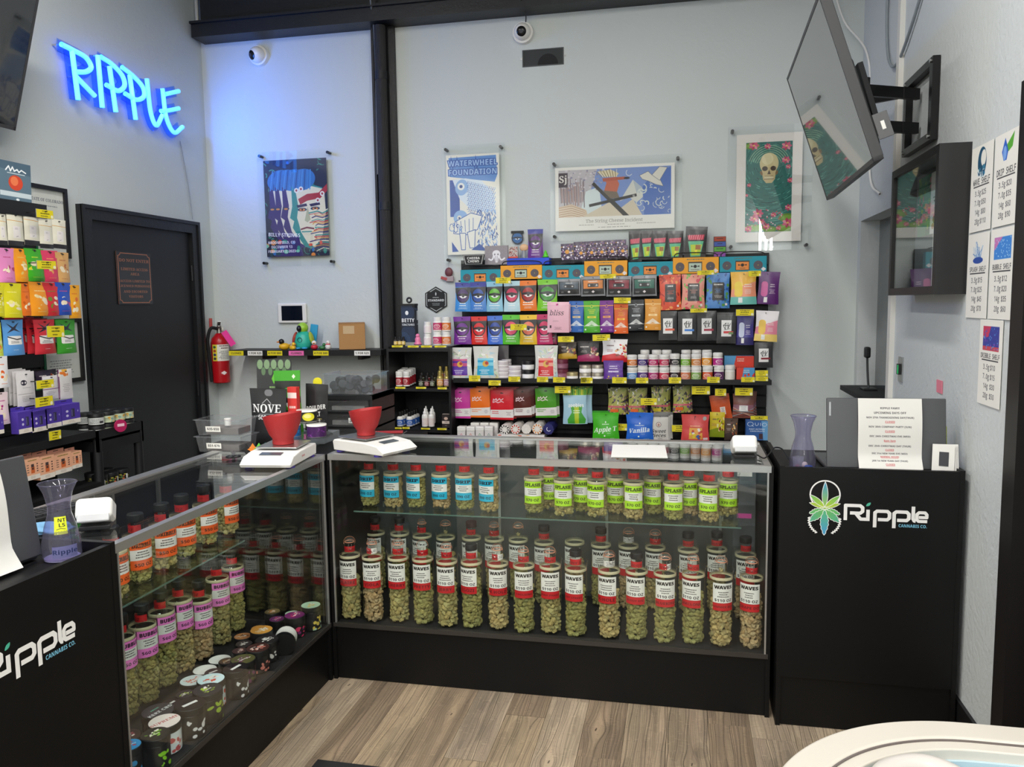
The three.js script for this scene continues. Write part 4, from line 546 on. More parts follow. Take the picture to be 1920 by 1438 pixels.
const shortRow = (rows, word, price, bg, ink, y, look, where, ry, ser) => { for (const [x, z, hue] of rows) { const a = A.price(word, 0, price, bg, ink, '', ser); canister('short_canister', x, y, z, 0.0435, 0.175, a, 0.092, 0.036, 0.125, hue, ry + rr(-0.2, 0.2), `short glass canister of buds with ${look} price label ${where}`, `${look} canisters ${where}`, 0.0098); sample(x, y + 0.155, z, 'b', 'OZ', `black-capped red-label sample jar on a canister with ${look} label ${where}`, `sample jars on ${look} canisters ${where}`); } };
shortRow(DRIP, 'DRIP', '$90', '#22b5d8', '#10243a', 0.711, 'cyan', 'on the glass shelf', -0.1, true);
shortRow(SPLASH_FRONT, 'SPLASH', '$70', '#b4e62a', '#1c2410', 0.711, 'lime green', 'in the front shelf row', -0.15, true);
shortRow(SPLASH_BACK, 'SPLASH', '$70', '#b4e62a', '#1c2410', 0.711, 'lime green', 'in the rear shelf row', -0.1, true);
shortRow(DRIBBLE, 'DRIBBLE', '$50', '#f4601a', '#2a1408', 0.711, 'orange', 'in the left display case', 1.15, true);
for (const [x, z, h, hue] of BUBBLE) { const a = A.price('BUBBLE', 0, '$60', '#fb86da', '#2a1226', '', false); canister('pink_label_canister', x, 0.246, z, 0.045, h, a, 0.092, 0.036, h * 0.68, hue, 1.15 + rr(-0.15, 0.15), h < 0.28 ? 'shorter glass canister of buds with pink price label beside the tall ones' : 'tall glass canister of buds with pink price label', h < 0.28 ? undefined : 'pink label canisters', 0.0108); sample(x, 0.246 + h - 0.02, z, 'b', 'OZ', h < 0.28 ? 'black-capped sample jar on the shorter pink-label canister' : 'black-capped sample jar on a tall pink-label canister', h < 0.28 ? undefined : 'sample jars on pink label canisters'); }
for (const [x, z0, r, h, lid, pic, label] of TINS) {
  const z = Math.max(z0, -2.962), t = thing('puck_jar', 'round low jar with ' + label, 'jar', [x, 0.246, z], 1.2 + rr(-0.3, 0.3)), side = art('puckside' + lid + pic, 120, 60, (c, w, hh) => { R(c, 0, 0, w, hh, lid === '#f2e8e2' || lid === '#d4ecf2' ? '#e4eef0' : '#17171a'); for (let i = 0; i < 12; i++) O(c, rr(w * 0.3, w * 0.7), rr(hh * 0.2, hh), rr(3, 9), rr(3, 8), [pic, lid, pic][i % 3], rr(0, 3)); R(c, w * 0.82, hh * 0.2, w * 0.14, hh * 0.6, '#d8dcd8'); });
  const a = art('pucklid' + label, 110, 110, (c, w, hh) => { R(c, 0, 0, w, hh, lid); if (/strip/.test(label)) { c.save(); c.translate(w / 2, hh / 2); c.rotate(-0.1); R(c, -30, -8, 60, 16, '#eeeeec'); c.restore(); } else if (/plain/.test(label)) { Q(c, [[30, 58], [76, 50]], '#d8d4d0', 1.5); } else if (/white lid with red/.test(label)) T(c, 'SUPREME', w / 2, hh / 2, 22, '#b84a4a', 'bold', 'center', 'serif'); else if (/dark grey lid/.test(label)) { fuzz(c, w / 2, hh * 0.3, w * 0.5, 1, 16, '#4ac0a0'); T(c, 'KERZ CBD', w / 2, hh * 0.58, 22, '#eef2f2'); } else { for (let i = 0; i < 26; i++) O(c, w / 2 + rr(-30, 30), hh / 2 + rr(-22, 22), rr(3, 11), rr(2, 6), [pic, pic, lid, '#f4efe6'][i % 4], rr(-0.6, 0.6)); fuzz(c, w / 2, hh * 0.5, w * 0.5, 1, 14, '#f4f0ea'); } });
  part(t, 'body', lathe([[0, 0], [r * 0.9, 0], [r * 0.95, 0.004], [r * 0.95, h - 0.018], [0, h - 0.018]], 26), S('#141416', 0.3)); part(t, 'side_print', wrap(r * 0.96, (h - 0.02) * 0.9, 3.6, side, 18), gloss(side), [0, (h - 0.02) * 0.5, 0]); part(t, 'lid', lathe([[r, h - 0.021], [r, h - 0.003], [r * 0.95, h - 0.0005], [0, h - 0.0005]], 30), S('#141416', 0.45)); part(t, 'lid_print', memo('ld' + label, () => disc(r * 0.94, a).clone().rotateX(-Math.PI / 2)), gloss(a), [0, h, 0]);
}
{ const t = thing('puck_jar', 'black-lidded jar with white label lying on its side', 'jar', [LYING[0], 0.246 + 0.043, LYING[1]], 0.35); part(t, 'body', at(cyl(0.041, 0.041, 0.06, 28), 0, 0, 0, Math.PI / 2), S('#e6e2de', 0.4)); part(t, 'lid', at(cyl(0.043, 0.043, 0.022, 28), 0, 0, 0.04, Math.PI / 2), S('#121214', 0.35)); part(t, 'label', at(cyl(0.0415, 0.0415, 0.03, 28, true), 0, 0, -0.008, Math.PI / 2), S('#f4f2ee', 0.5)); }

// ---------- glowing wall sign ----------
const NEON=[[[2.91,-3.63],[2.905,-3.709],[2.891,-3.807],[2.855,-3.836],[2.823,-3.801],[2.796,-3.71]],[[2.902,-3.703],[2.66,-3.724]],[[2.776,-3.719],[2.71,-3.85]],[[2.931,-3.892],[2.662,-3.902]],[[2.93,-3.915],[2.916,-3.999],[2.872,-4.083],[2.829,-4.096],[2.784,-4.043],[2.791,-3.944]],[[2.898,-3.979],[2.662,-4.008]],[[2.922,-4.081],[2.897,-4.177],[2.852,-4.257],[2.81,-4.261],[2.771,-4.192],[2.782,-4.094]],[[2.895,-4.143],[2.656,-4.173]],[[2.915,-4.294],[2.712,-4.318],[2.661,-4.357],[2.735,-4.422]],[[2.866,-4.457],[2.92,-4.6]],[[2.895,-4.437],[2.716,-4.466],[2.655,-4.529],[2.707,-4.621]],[[2.757,-4.41],[2.778,-4.487],[2.814,-4.591]]];
{ const t = thing('neon_sign', 'glowing blue tube sign of handwritten capital letters on the left wall', 'neon sign');
  const glow = new THREE.MeshStandardMaterial({ color: '#8fd8ff', emissive: new THREE.Color(0.046, 0.24, 1.0), emissiveIntensity: 2.6 }), edge = new THREE.MeshPhysicalMaterial({ color: '#b9d6ff', roughness: 0.05, transmission: 0.97, thickness: 0, ior: 1.3 });
  const back = [];
  for (const s of NEON) {
    part(t, 'letter_tube', tube(s.map(([y, z]) => [XL + 0.052, y, z]), 0.013, 36, 10), glow);
    const b = tube(s.map(([y, z]) => [0, y, z]), 0.034, 36, 8); b.scale(0.12, 1, 1); b.translate(XL + 0.028, 0, 0); back.push(b);
  }
  for (const [y, z] of [[2.86, -3.8], [2.81, -4.08], [2.76, -4.3], [2.72, -4.48]]) { const l = new THREE.SpotLight(new THREE.Color(0.06, 0.24, 1.0), NEON_POWER, 0, 1.36, 0.6); l.position.set(XL + 0.075, y, z); l.target.position.set(XL + 1.075, y - 0.02, z - 0.75); l.shadow.radius = 0.3; l.castShadow = true; scene.add(l, l.target); }
  part(t, 'acrylic_backing', merge(back), edge);
  part(t, 'standoff', merge(NEON.slice(0, 6).map((s) => at(cyl(0.005, 0.005, 0.028, 8), XL + 0.014, s[0][0], s[0][1], 0, 0, Math.PI / 2))), chrome);
  part(t, 'cord', tube([[XL + 0.006, 2.63, -4.655], [XL + 0.006, 2.48, -4.69], [XL + 0.007, 2.33, -4.72], [XL + 0.006, 2.15, -4.745]], 0.003, 20, 6), S('#9aa0a6', 0.6)); }

// ---------- televisions ----------
const screenMat = new THREE.MeshPhysicalMaterial({ color: '#1a1b20', roughness: 0.06, clearcoat: 1, clearcoatRoughness: 0.02, ior: 1.6 });
function tv(label, p, ry, tilt, W, H) {
  const t = thing('television', label, 'television', p, ry); t.rotation.order = 'YXZ'; t.rotation.x = tilt;
  part(t, 'screen', box(W - 0.02, H - 0.02, 0.004), screenMat, [0, 0, 0.0005]); part(t, 'bezel', merge([span(-W / 2, W / 2, H / 2 - 0.012, H / 2, -0.03, 0.004), span(-W / 2, W / 2, -H / 2, -H / 2 + 0.016, -0.03, 0.004), span(-W / 2, -W / 2 + 0.012, -H / 2, H / 2, -0.03, 0.004), span(W / 2 - 0.012, W / 2, -H / 2, H / 2, -0.03, 0.004)]), S('#3a3a3c', 0.45)); part(t, 'back_shell', rbox(W - 0.01, H - 0.01, 0.03, 0.01), plastic, [0, 0, -0.02]); part(t, 'electronics_bulge', rbox(W * 0.7, H * 0.55, 0.045, 0.015), plastic, [0, -H * 0.12, -0.055]);
  return t;
}
{ const a = [0.461, 2.646, -4.18], c = [0.684, 2.053, -3.083], t = tv('large television tilted down on an arm from the right wall', [(a[0] + c[0]) / 2, (a[1] + c[1]) / 2, (a[2] + c[2]) / 2], -1.597, 0.325, 1.118, 0.62);
  part(t, 'side_port_cover', rbox(0.005, 0.09, 0.05, 0.002), S('#5a5a5c', 0.4), [0.56, -0.2, -0.06]); part(t, 'port_label', box(0.002, 0.03, 0.012), white, [0.5635, -0.2, -0.06]);
  const m = thing('television_mount', 'black folding wall bracket holding the tilted television', 'bracket', [XR, 2.36, -3.72]), k = S('#131315', 0.4, { metalness: 0.4 });
  part(m, 'wall_frame', merge([span(-0.03, -0.002, -0.16, 0.16, 0.17, 0.21), span(-0.03, -0.002, -0.16, 0.16, -0.21, -0.17), span(-0.03, -0.002, 0.13, 0.16, -0.17, 0.17), span(-0.03, -0.002, -0.16, -0.13, -0.17, 0.17)]), k); for (const y of [0.07, -0.07]) { part(m, 'arm', at(box(0.26, 0.045, 0.02), -0.13, y, 0.03, 0, 0.5, 0), k); part(m, 'fore_arm', at(box(0.22, 0.04, 0.018), -0.17, y, -0.05, 0, -0.6, 0), k); }
  part(m, 'pivot', at(cyl(0.018, 0.018, 0.24, 14), -0.25, 0, 0.09), k); part(m, 'tilt_plate', at(box(0.02, 0.28, 0.3), -0.255, 0.02, 0.06, 0, 0, 0.3), k); for (const [y, z] of [[0.145, 0.19], [-0.145, 0.19], [0.145, -0.19], [-0.145, -0.19]]) part(m, 'bolt', at(cyl(0.008, 0.008, 0.008, 10), -0.033, y, z, 0, 0, Math.PI / 2), steel); }
tv('television tilted down high on the left wall', [-2.915, 2.71, -2.66], Math.PI / 2, 0.3, 1.13, 0.65);
part(scene.children[scene.children.length - 1], 'wall_arm', box(0.1, 0.1, 0.12), plastic, [0, -0.05, -0.12]);
{ const t = thing('wall_display_panel', 'black framed panel high on the right wall above the cables', 'panel', [XR - 0.02, 3.03, -3.78]); part(t, 'frame', span(-0.02, 0.018, -0.02, 0.34, -0.3, 0.3), plastic); part(t, 'face', span(-0.022, -0.019, 0.01, 0.31, -0.27, 0.27), S('#2c2d31', 0.15)); }
solo('hanging_cable', 'grey cable looping down the right wall behind the television', 'cable', tube([[XR - 0.01, 3.5, -4.3], [XR - 0.01, 2.95, -4.38], [XR - 0.012, 2.72, -4.3], [XR - 0.014, 2.66, -4.15], [XR - 0.014, 2.76, -3.9], [XR - 0.012, 2.95, -3.66], [XR - 0.01, 3.2, -3.52], [XR - 0.01, 3.6, -3.42]], 0.007, 60, 6), S('#8f979c', 0.5));
solo('hanging_cable', 'white cable coming down the corner above the tilted television', 'cable', tube([[XR - 0.2, 3.28, ZB + 0.16], [XR - 0.12, 3.1, ZB + 0.08], [XR - 0.015, 2.9, ZB + 0.16], [XR - 0.012, 2.2, -4.62], [XR - 0.012, 2.1, -4.4]], 0.006, 40, 6), white);

// ---------- framed prints on the back wall ----------
function poster(label, x0, x1, y0, y1, px0, px1, py0, py1, a) {
  const t = thing('framed_poster', label, 'poster', [(x0 + x1) / 2, y0, ZB]), w = x1 - x0, h = y1 - y0, cx = (x0 + x1) / 2;
  part(t, 'print', printBox(px1 - px0, py1 - py0, 0.002, a), paper(a), [(px0 + px1) / 2 - cx, (py0 + py1) / 2 - y0, 0.026]); part(t, 'front_sheet', box(w, h, 0.003), acrylic, [0, h / 2, 0.031]);
  for (const [sx, sy] of [[-1, 0], [1, 0], [-1, 1], [1, 1]]) part(t, 'standoff', at(cyl(0.0095, 0.0095, 0.046, 14), sx * (w / 2 - 0.025), sy ? h - 0.025 : 0.025, 0.0235, Math.PI / 2), S('#161618', 0.3));
}
const artFaces = art('faces', 440, 610, (c, w, h) => {
  R(c, 0, 0, w, h, '#20243a'); for (let i = 0; i < 60; i++) { const left = i % 2; curl(c, left ? rr(0, w * 0.18) : rr(w * 0.7, w), rr(0, h), 60, 1, ['#3f9a7c', '#2f7a6a', '#7fc0a0', '#245a54'], 6); }
  const face = (ox, s, skin, sh) => { const q = (x, y) => [ox + x * s, y * s]; P(c, [q(40, 170), q(150, 150), q(250, 180), q(265, 330), q(240, 470), q(180, 560), q(120, 540), q(70, 470), q(52, 440), q(40, 420), q(52, 380), q(24, 360), q(42, 290)], sh); P(c, [q(66, 180), q(160, 165), q(262, 190), q(270, 330), q(242, 470), q(190, 545), q(140, 520), q(96, 450), q(84, 400), q(72, 360), q(84, 290)], skin); };
  for (const [ox, k] of [[-6, 1], [36, 1], [86, 1], [150, 1.02]]) { face(ox, k, '#e9dfc0', ox < 100 ? '#3a2668' : '#2f8f86'); O(c, ox + 120, 130, 90, 66, '#2f74b4', -0.2); for (let j = 0; j < 7; j++) Q(c, [[ox + 50 + j * 20, 190], [ox + 70 + j * 18, 70]], ['#4a92cc', '#1f4a86', '#3f86c4'][j % 3], 7); }
  P(c, [[236, 250], [300, 220], [380, 215], [440, 160], [440, 205], [390, 250], [300, 262], [250, 285]], '#b02a34');
  for (const [x, y] of [[262, 305], [352, 300]]) { P(c, [[x - 40, y - 16], [x + 30, y - 26], [x + 36, y - 10], [x - 30, y]], '#2b1f4a'); O(c, x, y + 12, 32, 11, '#243c5a'); O(c, x, y + 13, 20, 8, '#e08a4a'); O(c, x, y + 12, 6, 6, '#2a1a2a'); } for (const x of [52, 92, 148]) { O(c, x, 308, 24, 10, '#23344f'); O(c, x, 309, 14, 6, '#dd8a4c'); }
  P(c, [[300, 300], [318, 380], [296, 398], [276, 386]], '#b8b690'); Q(c, [[250, 440], [290, 430], [336, 438]], '#7a2a3a', 10); Q(c, [[256, 456], [320, 456]], '#2f8f86', 7);
  for (let i = 0; i < 26; i++) Q(c, [[300 + rr(0, 60), 330 + i * 10], [360 + rr(-20, 20), 320 + i * 10], [400, 335 + i * 9], [440, 318 + i * 10]], ['#e9dfc0', '#2f8f86', '#c8403a', '#e0a04a', '#3a2668'][i % 5], rr(3, 7)); for (const [x, y] of [[404, 222], [372, 262], [226, 196], [258, 188]]) { O(c, x, y, 16, 16, '#efe9dc'); O(c, x, y, 7, 7, '#a8333a'); }
  P(c, [[90, 500], [230, 480], [260, 610], [60, 610]], '#3b2a6a'); for (let i = 0; i < 22; i++) O(c, rr(0, w), rr(h * 0.84, h), rr(8, 20), rr(8, 18), ['#2f8f7c', '#d8503a', '#2f74b4', '#e08a3a', '#7fc8a8', '#1e4a54'][i % 6]);
  c.save(); c.translate(128, 472); c.rotate(0.05); T(c, 'BILLY STRINGS', 0, 0, 32, '#f2f0f2'); c.restore(); [['BROOMFIELD, CO', 520], ['DECEMBER 13', 548], ['FEBRUARY 2, 2023', 576]].forEach(([t2, y]) => T(c, t2, 108, y, 23, '#eeeaf2'));
});
poster('acrylic-mounted poster of overlapping blue-haired faces on the back wall', -2.745, -2.215, 1.84, 2.585, -2.703, -2.258, 1.906, 2.53, artFaces);
const artFish = art('fish', 330, 600, (c, w, h) => {
  R(c, 0, 0, w, h, '#efeade'); R(c, 22, 150, 60, 220, '#2350a6'); P(c, [[18, 18], [310, 12], [316, 130], [300, 170], [24, 130]], '#5f90d0');
  for (const [t2, y, s] of [['WATERWHEEL', 52, 46], ['FOUNDATION', 106, 46]]) { c.font = `bold ${s}px sans-serif`; c.textAlign = 'center'; c.textBaseline = 'middle'; c.lineWidth = 9; c.strokeStyle = '#2350a6'; c.strokeText(t2, w / 2, y); c.fillStyle = '#a9c8ec'; c.fillText(t2, w / 2, y); }
  P(c, [[40, 150], [120, 142], [220, 160], [296, 240], [300, 340], [240, 350], [150, 330], [80, 260]], '#dfe8f2'); O(c, 96, 196, 40, 48, '#8fb4e0', 0.3); O(c, 92, 190, 22, 22, '#f2f0ea'); O(c, 92, 190, 10, 10, '#1f3f8a');
  for (let r = 0; r < 14; r++) for (let k = 0; k < 16; k++) { const x = 130 + k * 11 + (r % 2) * 5, y = 165 + r * 13 + k * 3; if (y < 345 && x < 300) { c.strokeStyle = ['#2350a6', '#5f90d0'][(r + k) % 2]; c.lineWidth = 2.5; c.beginPath(); c.arc(x, y, 7, -1, 2); c.stroke(); } }
  for (let i = 0; i < 190; i++) { const x = rr(190, 312), y = rr(330, 560); Q(c, [[x, y], [x + rr(-12, 12), y + rr(10, 26)]], ['#2350a6', '#5f90d0', '#a9c8ec', '#1c3f8c'][i % 4], rr(2, 5)); }
  O(c, 86, 376, 44, 44, '#8fb4e0'); O(c, 78, 376, 14, 14, '#efeade'); O(c, 78, 378, 6, 6, '#1f3f8a'); P(c, [[50, 400], [150, 350], [220, 370], [190, 450], [120, 480], [40, 470]], '#f2efe6', '#2350a6', 4); for (let i = 0; i < 5; i++) Q(c, [[60 + i * 26, 404 - i * 6], [66 + i * 24, 460]], '#2350a6', 3); P(c, [[78, 470], [116, 470], [112, 570], [88, 570]], '#f2efe6', '#2350a6', 4); P(c, [[126, 466], [176, 450], [170, 560], [140, 560]], '#f2efe6', '#2350a6', 4); P(c, [[150, 572], [200, 536], [250, 580]], '#2350a6'); P(c, [[28, 520], [70, 580], [30, 582]], '#2350a6'); curl(c, 60, 440, 40, 14, ['#5f90d0', '#2350a6'], 4);
});
poster('acrylic-mounted blue and white poster of a big fish and a seated figure', -1.475, -1.075, 1.83, 2.56, -1.454, -1.113, 1.887, 2.502, artFish);
const artSki = art('ski', 640, 340, (c, w, h) => {
  R(c, 0, 0, w, h, '#efebe4'); c.save(); c.beginPath(); c.rect(20, 16, 600, 250); c.clip(); R(c, 20, 16, 600, 250, '#7d95cc'); P(c, [[20, 16], [230, 16], [150, 266], [20, 266]], '#c3bcc0'); P(c, [[130, 266], [170, 130], [240, 110], [260, 266]], '#d9e2e2');
  for (let i = 0; i < 22; i++) Q(c, [[30 + i * 6, rr(60, 120)], [34 + i * 6, rr(180, 215)]], ['#5a4046', '#a06a5a', '#7a5a5a'][i % 3], rr(2, 4)); for (let i = 0; i < 90; i++) O(c, rr(60, 280), rr(16, 130), rr(2, 7), rr(2, 5), ['#d8cfd4', '#8a84a0', '#b0a2a4'][i % 3]); P(c, [[20, 210], [90, 196], [170, 230], [180, 266], [20, 266]], '#d8c0a4'); for (let i = 0; i < 10; i++) Q(c, [[20, 216 + i * 6], [90, 206 + i * 6], [160, 232 + i * 5]], ['#b08a70', '#e8dccc'][i % 2], 2);
  P(c, [[150, 266], [300, 190], [350, 230], [420, 180], [470, 266]], '#d9cbb4'); P(c, [[420, 80], [350, 190], [400, 170], [440, 200], [500, 150]], '#d8d6cc'); P(c, [[420, 80], [440, 150], [500, 150]], '#b8bfc4'); P(c, [[480, 266], [470, 120], [520, 60], [620, 20], [620, 266]], '#4f72bc'); for (let i = 0; i < 26; i++) curl(c, rr(470, 610), rr(100, 250), 40, 1, ['#d8dcd4', '#7fb0c8', '#b8c8b0', '#34509a'], 5);
  P(c, [[455, 60], [500, 40], [520, 60], [560, 80], [580, 120], [540, 110], [500, 90], [470, 80]], '#e2ddd0', '#6a6a7a', 2); P(c, [[520, 60], [560, 18], [600, 24], [560, 90]], '#e2ddd0', '#6a6a7a', 2); c.strokeStyle = '#e8e8e0'; c.lineWidth = 3; c.beginPath(); c.arc(400, 42, 16, 0.6, 4); c.stroke();
  P(c, [[256, 66], [330, 62], [348, 100], [336, 140], [300, 160], [268, 130], [280, 90]], '#c86a4e'); P(c, [[258, 66], [380, 62], [380, 76], [262, 84]], '#b85a42'); P(c, [[230, 30], [300, 22], [346, 44], [330, 62], [270, 58]], '#d8c8a0'); for (let i = 0; i < 14; i++) Q(c, [[230 + i * 8, rr(20, 34)], [256 + i * 6, 60]], ['#8a7a5a', '#efe6cc'][i % 2], 3); O(c, 388, 70, 16, 6, '#2a2a34'); P(c, [[262, 130], [336, 140], [350, 172], [290, 176]], '#7a6a5a');
  Q(c, [[206, 90], [380, 266]], '#3a3330', 17, 'butt'); Q(c, [[186, 208], [440, 160]], '#33302e', 15, 'butt'); Q(c, [[300, 180], [410, 290]], '#33302e', 20, 'butt'); T(c, 'Sj', 424, 164, 14, '#e8e4de'); c.restore();
  R(c, 20, 30, 50, 76, '#4a3c46'); c.font = 'bold 56px serif'; T(c, 'Sj', 45, 64, 50, '#efe9e2', 'bold', 'center', 'serif'); T(c, 'The String Cheese Incident', w * 0.5, 290, 24, '#8a847c', '', 'center', 'serif'); fuzz(c, 170, 308, 140, 1, 8, '#a8a29a'); fuzz(c, 330, 308, 140, 1, 8, '#a8a29a'); fuzz(c, 490, 306, 130, 1, 8, '#a8a29a'); fuzz(c, 320, 322, 240, 1, 8, '#a8a29a');
});
poster('wide acrylic-mounted poster of a leaping skier over mountains', -0.795, -0.008, 1.955, 2.44, -0.765, -0.05, 2.012, 2.392, artSki);
const artSkull = art('skull', 380, 640, (c, w, h) => {
  R(c, 0, 0, w, h, '#ebe4de'); c.save(); c.beginPath(); c.rect(56, 50, 266, 530); c.clip(); R(c, 56, 50, 266, 530, '#2b7068'); for (let i = 0; i < 320; i++) { const x = rr(56, 322), y = rr(50, 580), a = Math.atan2(y - 190, x - 190); c.strokeStyle = ['#4a9a8c', '#1f5a56', '#6fb8a4', '#2b7a74', '#174844'][i % 5]; c.lineWidth = rr(2, 5); c.beginPath(); c.arc(190, 190, Math.hypot(x - 190, y - 190), a, a + rr(0.08, 0.25)); c.stroke(); }
  for (let r = 70; r < 130; r += 12) { c.strokeStyle = '#a8c8a0'; c.lineWidth = 3; c.beginPath(); c.arc(190, 190, r, 3.4, 6.1); c.stroke(); }
  O(c, 190, 176, 54, 62, '#d8c896'); P(c, [[146, 200], [234, 200], [224, 270], [206, 292], [174, 292], [156, 270]], '#cdb988'); O(c, 180, 150, 34, 34, '#e6dab0'); for (const s of [-1, 1]) { O(c, 190 + s * 24, 206, 16, 14, '#4a3a2e'); O(c, 190 + s * 44, 232, 7, 14, '#8a6a48', s * 0.3); } P(c, [[190, 214], [180, 240], [200, 240]], '#4a382c'); for (let i = 0; i < 8; i++) R(c, 164 + i * 6.6, 254, 5, 13, '#e2d6b2'); Q(c, [[162, 268], [218, 268]], '#5a4430', 3); Q(c, [[166, 250], [214, 250]], '#6a5238', 2);
  const flower = (x, y, s) => { for (let k = 0; k < 7; k++) O(c, x + Math.cos(k * 0.9) * s * 0.6, y + Math.sin(k * 0.9) * s * 0.5, s * 0.55, s * 0.3, ['#d8547a', '#e88aa2', '#b83a5c'][k % 3], k * 0.9); O(c, x, y, s * 0.25, s * 0.2, '#f0c86a'); };
  for (const [x, y, a, b] of [[90, 70, 44, 20], [300, 500, 50, 26], [110, 556, 60, 22], [200, 566, 40, 18], [284, 560, 50, 24]]) { O(c, x, y, a, b, '#6a962f'); O(c, x, y, a * 0.7, b * 0.6, '#83ac3f'); } for (const [x, y, s] of [[100, 68, 26], [180, 76, 18], [288, 78, 26], [286, 160, 22], [300, 200, 14], [312, 280, 16], [76, 300, 12], [62, 360, 10], [130, 470, 28], [110, 500, 24], [150, 520, 20], [76, 560, 20], [180, 548, 20], [220, 480, 16], [306, 440, 20], [302, 530, 28], [250, 560, 14]]) flower(x, y, s);
  for (let i = 0; i < 30; i++) O(c, rr(60, 320), rr(440, 580), 4, 4, ['#f0c0cc', '#c83a5a'][i % 2]); c.restore();
});
poster('acrylic-mounted print of a skull in green water with a white border', 0.25, 0.72, 1.865, 2.575, 0.301, 0.665, 1.915, 2.529, artSkull);

// cameras and vent
function dome(label, x, y, ry, rx) { const t = thing('security_camera', label, 'camera', [x, y, ZB]); part(t, 'base', at(cyl(0.062, 0.066, 0.03, 30), 0, 0, 0.015, Math.PI / 2), whiteGloss); const b = part(t, 'ball', memo('camball', () => new THREE.SphereGeometry(0.05, 28, 20)), whiteGloss, [0, 0, 0.042], [rx, ry, 0]); part(b, 'lens_window', memo('camlens', () => new THREE.SphereGeometry(0.0505, 20, 14, 0, Math.PI * 2, 0, 0.62).rotateX(Math.PI / 2)), blackGloss); part(b, 'lens', at(cyl(0.012, 0.012, 0.004, 16), 0, 0, 0.05, Math.PI / 2), S('#3a3a44', 0.1)); }
dome('white dome camera on the wall tinted by the blue sign', -2.705, 3.2, -0.45, 0.3); dome('white dome camera on the wall above the vent opening', -0.955, 3.203, 0.05, 0.25);
solo('camera_cable', 'thin dark cable from the beam to the dome camera', 'cable', tube([[-0.94, 3.42, ZB + 0.17], [-0.94, 3.36, ZB + 0.17], [-0.93, 3.29, ZB + 0.05], [-0.935, 3.26, ZB + 0.03]], 0.0035, 20, 6), S('#3a3a3a', 0.6));
{ const t = thing('vent_opening', 'dark rectangular vent opening with a duct under the dome camera', 'vent', [-0.837, 3.056, ZB]); part(t, 'frame', merge([span(-0.127, 0.127, 0.044, 0.05, 0, 0.004), span(-0.127, 0.127, -0.05, -0.044, 0, 0.004), span(-0.127, -0.121, -0.044, 0.044, 0, 0.004), span(0.121, 0.127, -0.044, 0.044, 0, 0.004)]), S('#4a4d4d', 0.6)); part(t, 'recess', span(-0.121, 0.121, -0.044, 0.044, 0.0005, 0.0015), S('#3a3d3d', 0.8)); part(t, 'duct', at(new THREE.CylinderGeometry(0.062, 0.062, 0.002, 24, 1, false, Math.PI / 2, Math.PI), 0.03, -0.043, 0.0028, Math.PI / 2, 0, 0), blackMatte); for (const s of [-1, 1]) part(t, 'tab', box(0.012, 0.01, 0.003), steel, [s * 0.133, 0, 0.002]); }

// ---------- right wall pieces ----------
{ const t = thing('shadow_box_frame', 'deep black shadow box frame holding notices on the right wall', 'frame', [XR, 1.59, -3.44]), w = 0.325, D = 0.105, k = S('#151517', 0.45);
  part(t, 'frame', merge([span(-D, 0, 0, 0.525, w - 0.03, w), span(-D, 0, 0, 0.525, -w, -w + 0.03), span(-D, 0, 0, 0.03, -w + 0.03, w - 0.03), span(-D, 0, 0.495, 0.525, -w + 0.03, w - 0.03)]), k); part(t, 'back_board', span(-0.012, -0.002, 0.03, 0.495, -w + 0.03, w - 0.03), S('#6d7272', 0.7)); part(t, 'pane', span(-D + 0.008, -D + 0.01, 0.03, 0.495, -w + 0.03, w - 0.03), glass);
  const a = art('notice1', 160, 200, (c, W, H) => { R(c, 0, 0, W, H, '#e4e6e4'); fuzz(c, W * 0.5, H * 0.1, W * 0.5, 2, 20, '#5a6a8a'); R(c, W * 0.7, H * 0.3, 14, 16, '#8a8a8a'); fuzz(c, W * 0.3, H * 0.4, W * 0.3, 2, 12, '#6a6a6a'); for (let i = 0; i < 14; i++) O(c, rr(20, 140), rr(140, 190), 14, 10, ['#8a5a3a', '#c89a7a', '#5a3a2a', '#e0b0b0'][i % 4]); }), b = art('notice2', 160, 220, (c, W, H) => { R(c, 0, 0, W, H, '#e8e6e2'); Q(c, [[30, 50], [40, 34], [52, 52], [64, 38], [78, 54], [92, 40], [112, 52], [126, 44]], '#3a3a3a', 4); fuzz(c, W * 0.45, 78, W * 0.7, 1, 8, '#6a6a6a'); for (let i = 0; i < 6; i++) { fuzz(c, W * 0.2, 112 + i * 16, W * 0.26, 1, 11, '#3a3a3a'); fuzz(c, W * 0.62, 112 + i * 16, W * 0.4, 1, 11, '#5a5a5a'); } }), g = art('notice3', 160, 200, (c, W, H) => { R(c, 0, 0, W, H, '#3b8a66'); for (let i = 0; i < 50; i++) O(c, rr(0, W), rr(0, H), rr(5, 18), rr(4, 12), ['#2b6a4a', '#6aa04a', '#c85a7a', '#8ab03a', '#1f5a4a'][i % 5]); });
  for (const [q, y, z] of [[a, 0.36, -0.02], [b, 0.15, -0.06], [g, 0.36, 0.16]]) part(t, 'notice', printBox(0.2, q === b ? 0.23 : 0.24, 0.001, q), paper(q), [-0.0135 - (q === a ? 0.002 : 0), y, -z], [0, -Math.PI / 2, 0]); }
function sheetPaper(key, draw, label, y, z, w, h) { const a = art(key, 170, 236, (c, W, H) => { R(c, 0, 0, W, H, '#eceae4'); draw(c, W, H); }); const t = solo('price_sheet', label, 'paper', printBox(w, h, 0.001, a), paper(a), [XR - 0.004, y, z], [0, -Math.PI / 2, 0]); t.userData.category = 'paper'; }
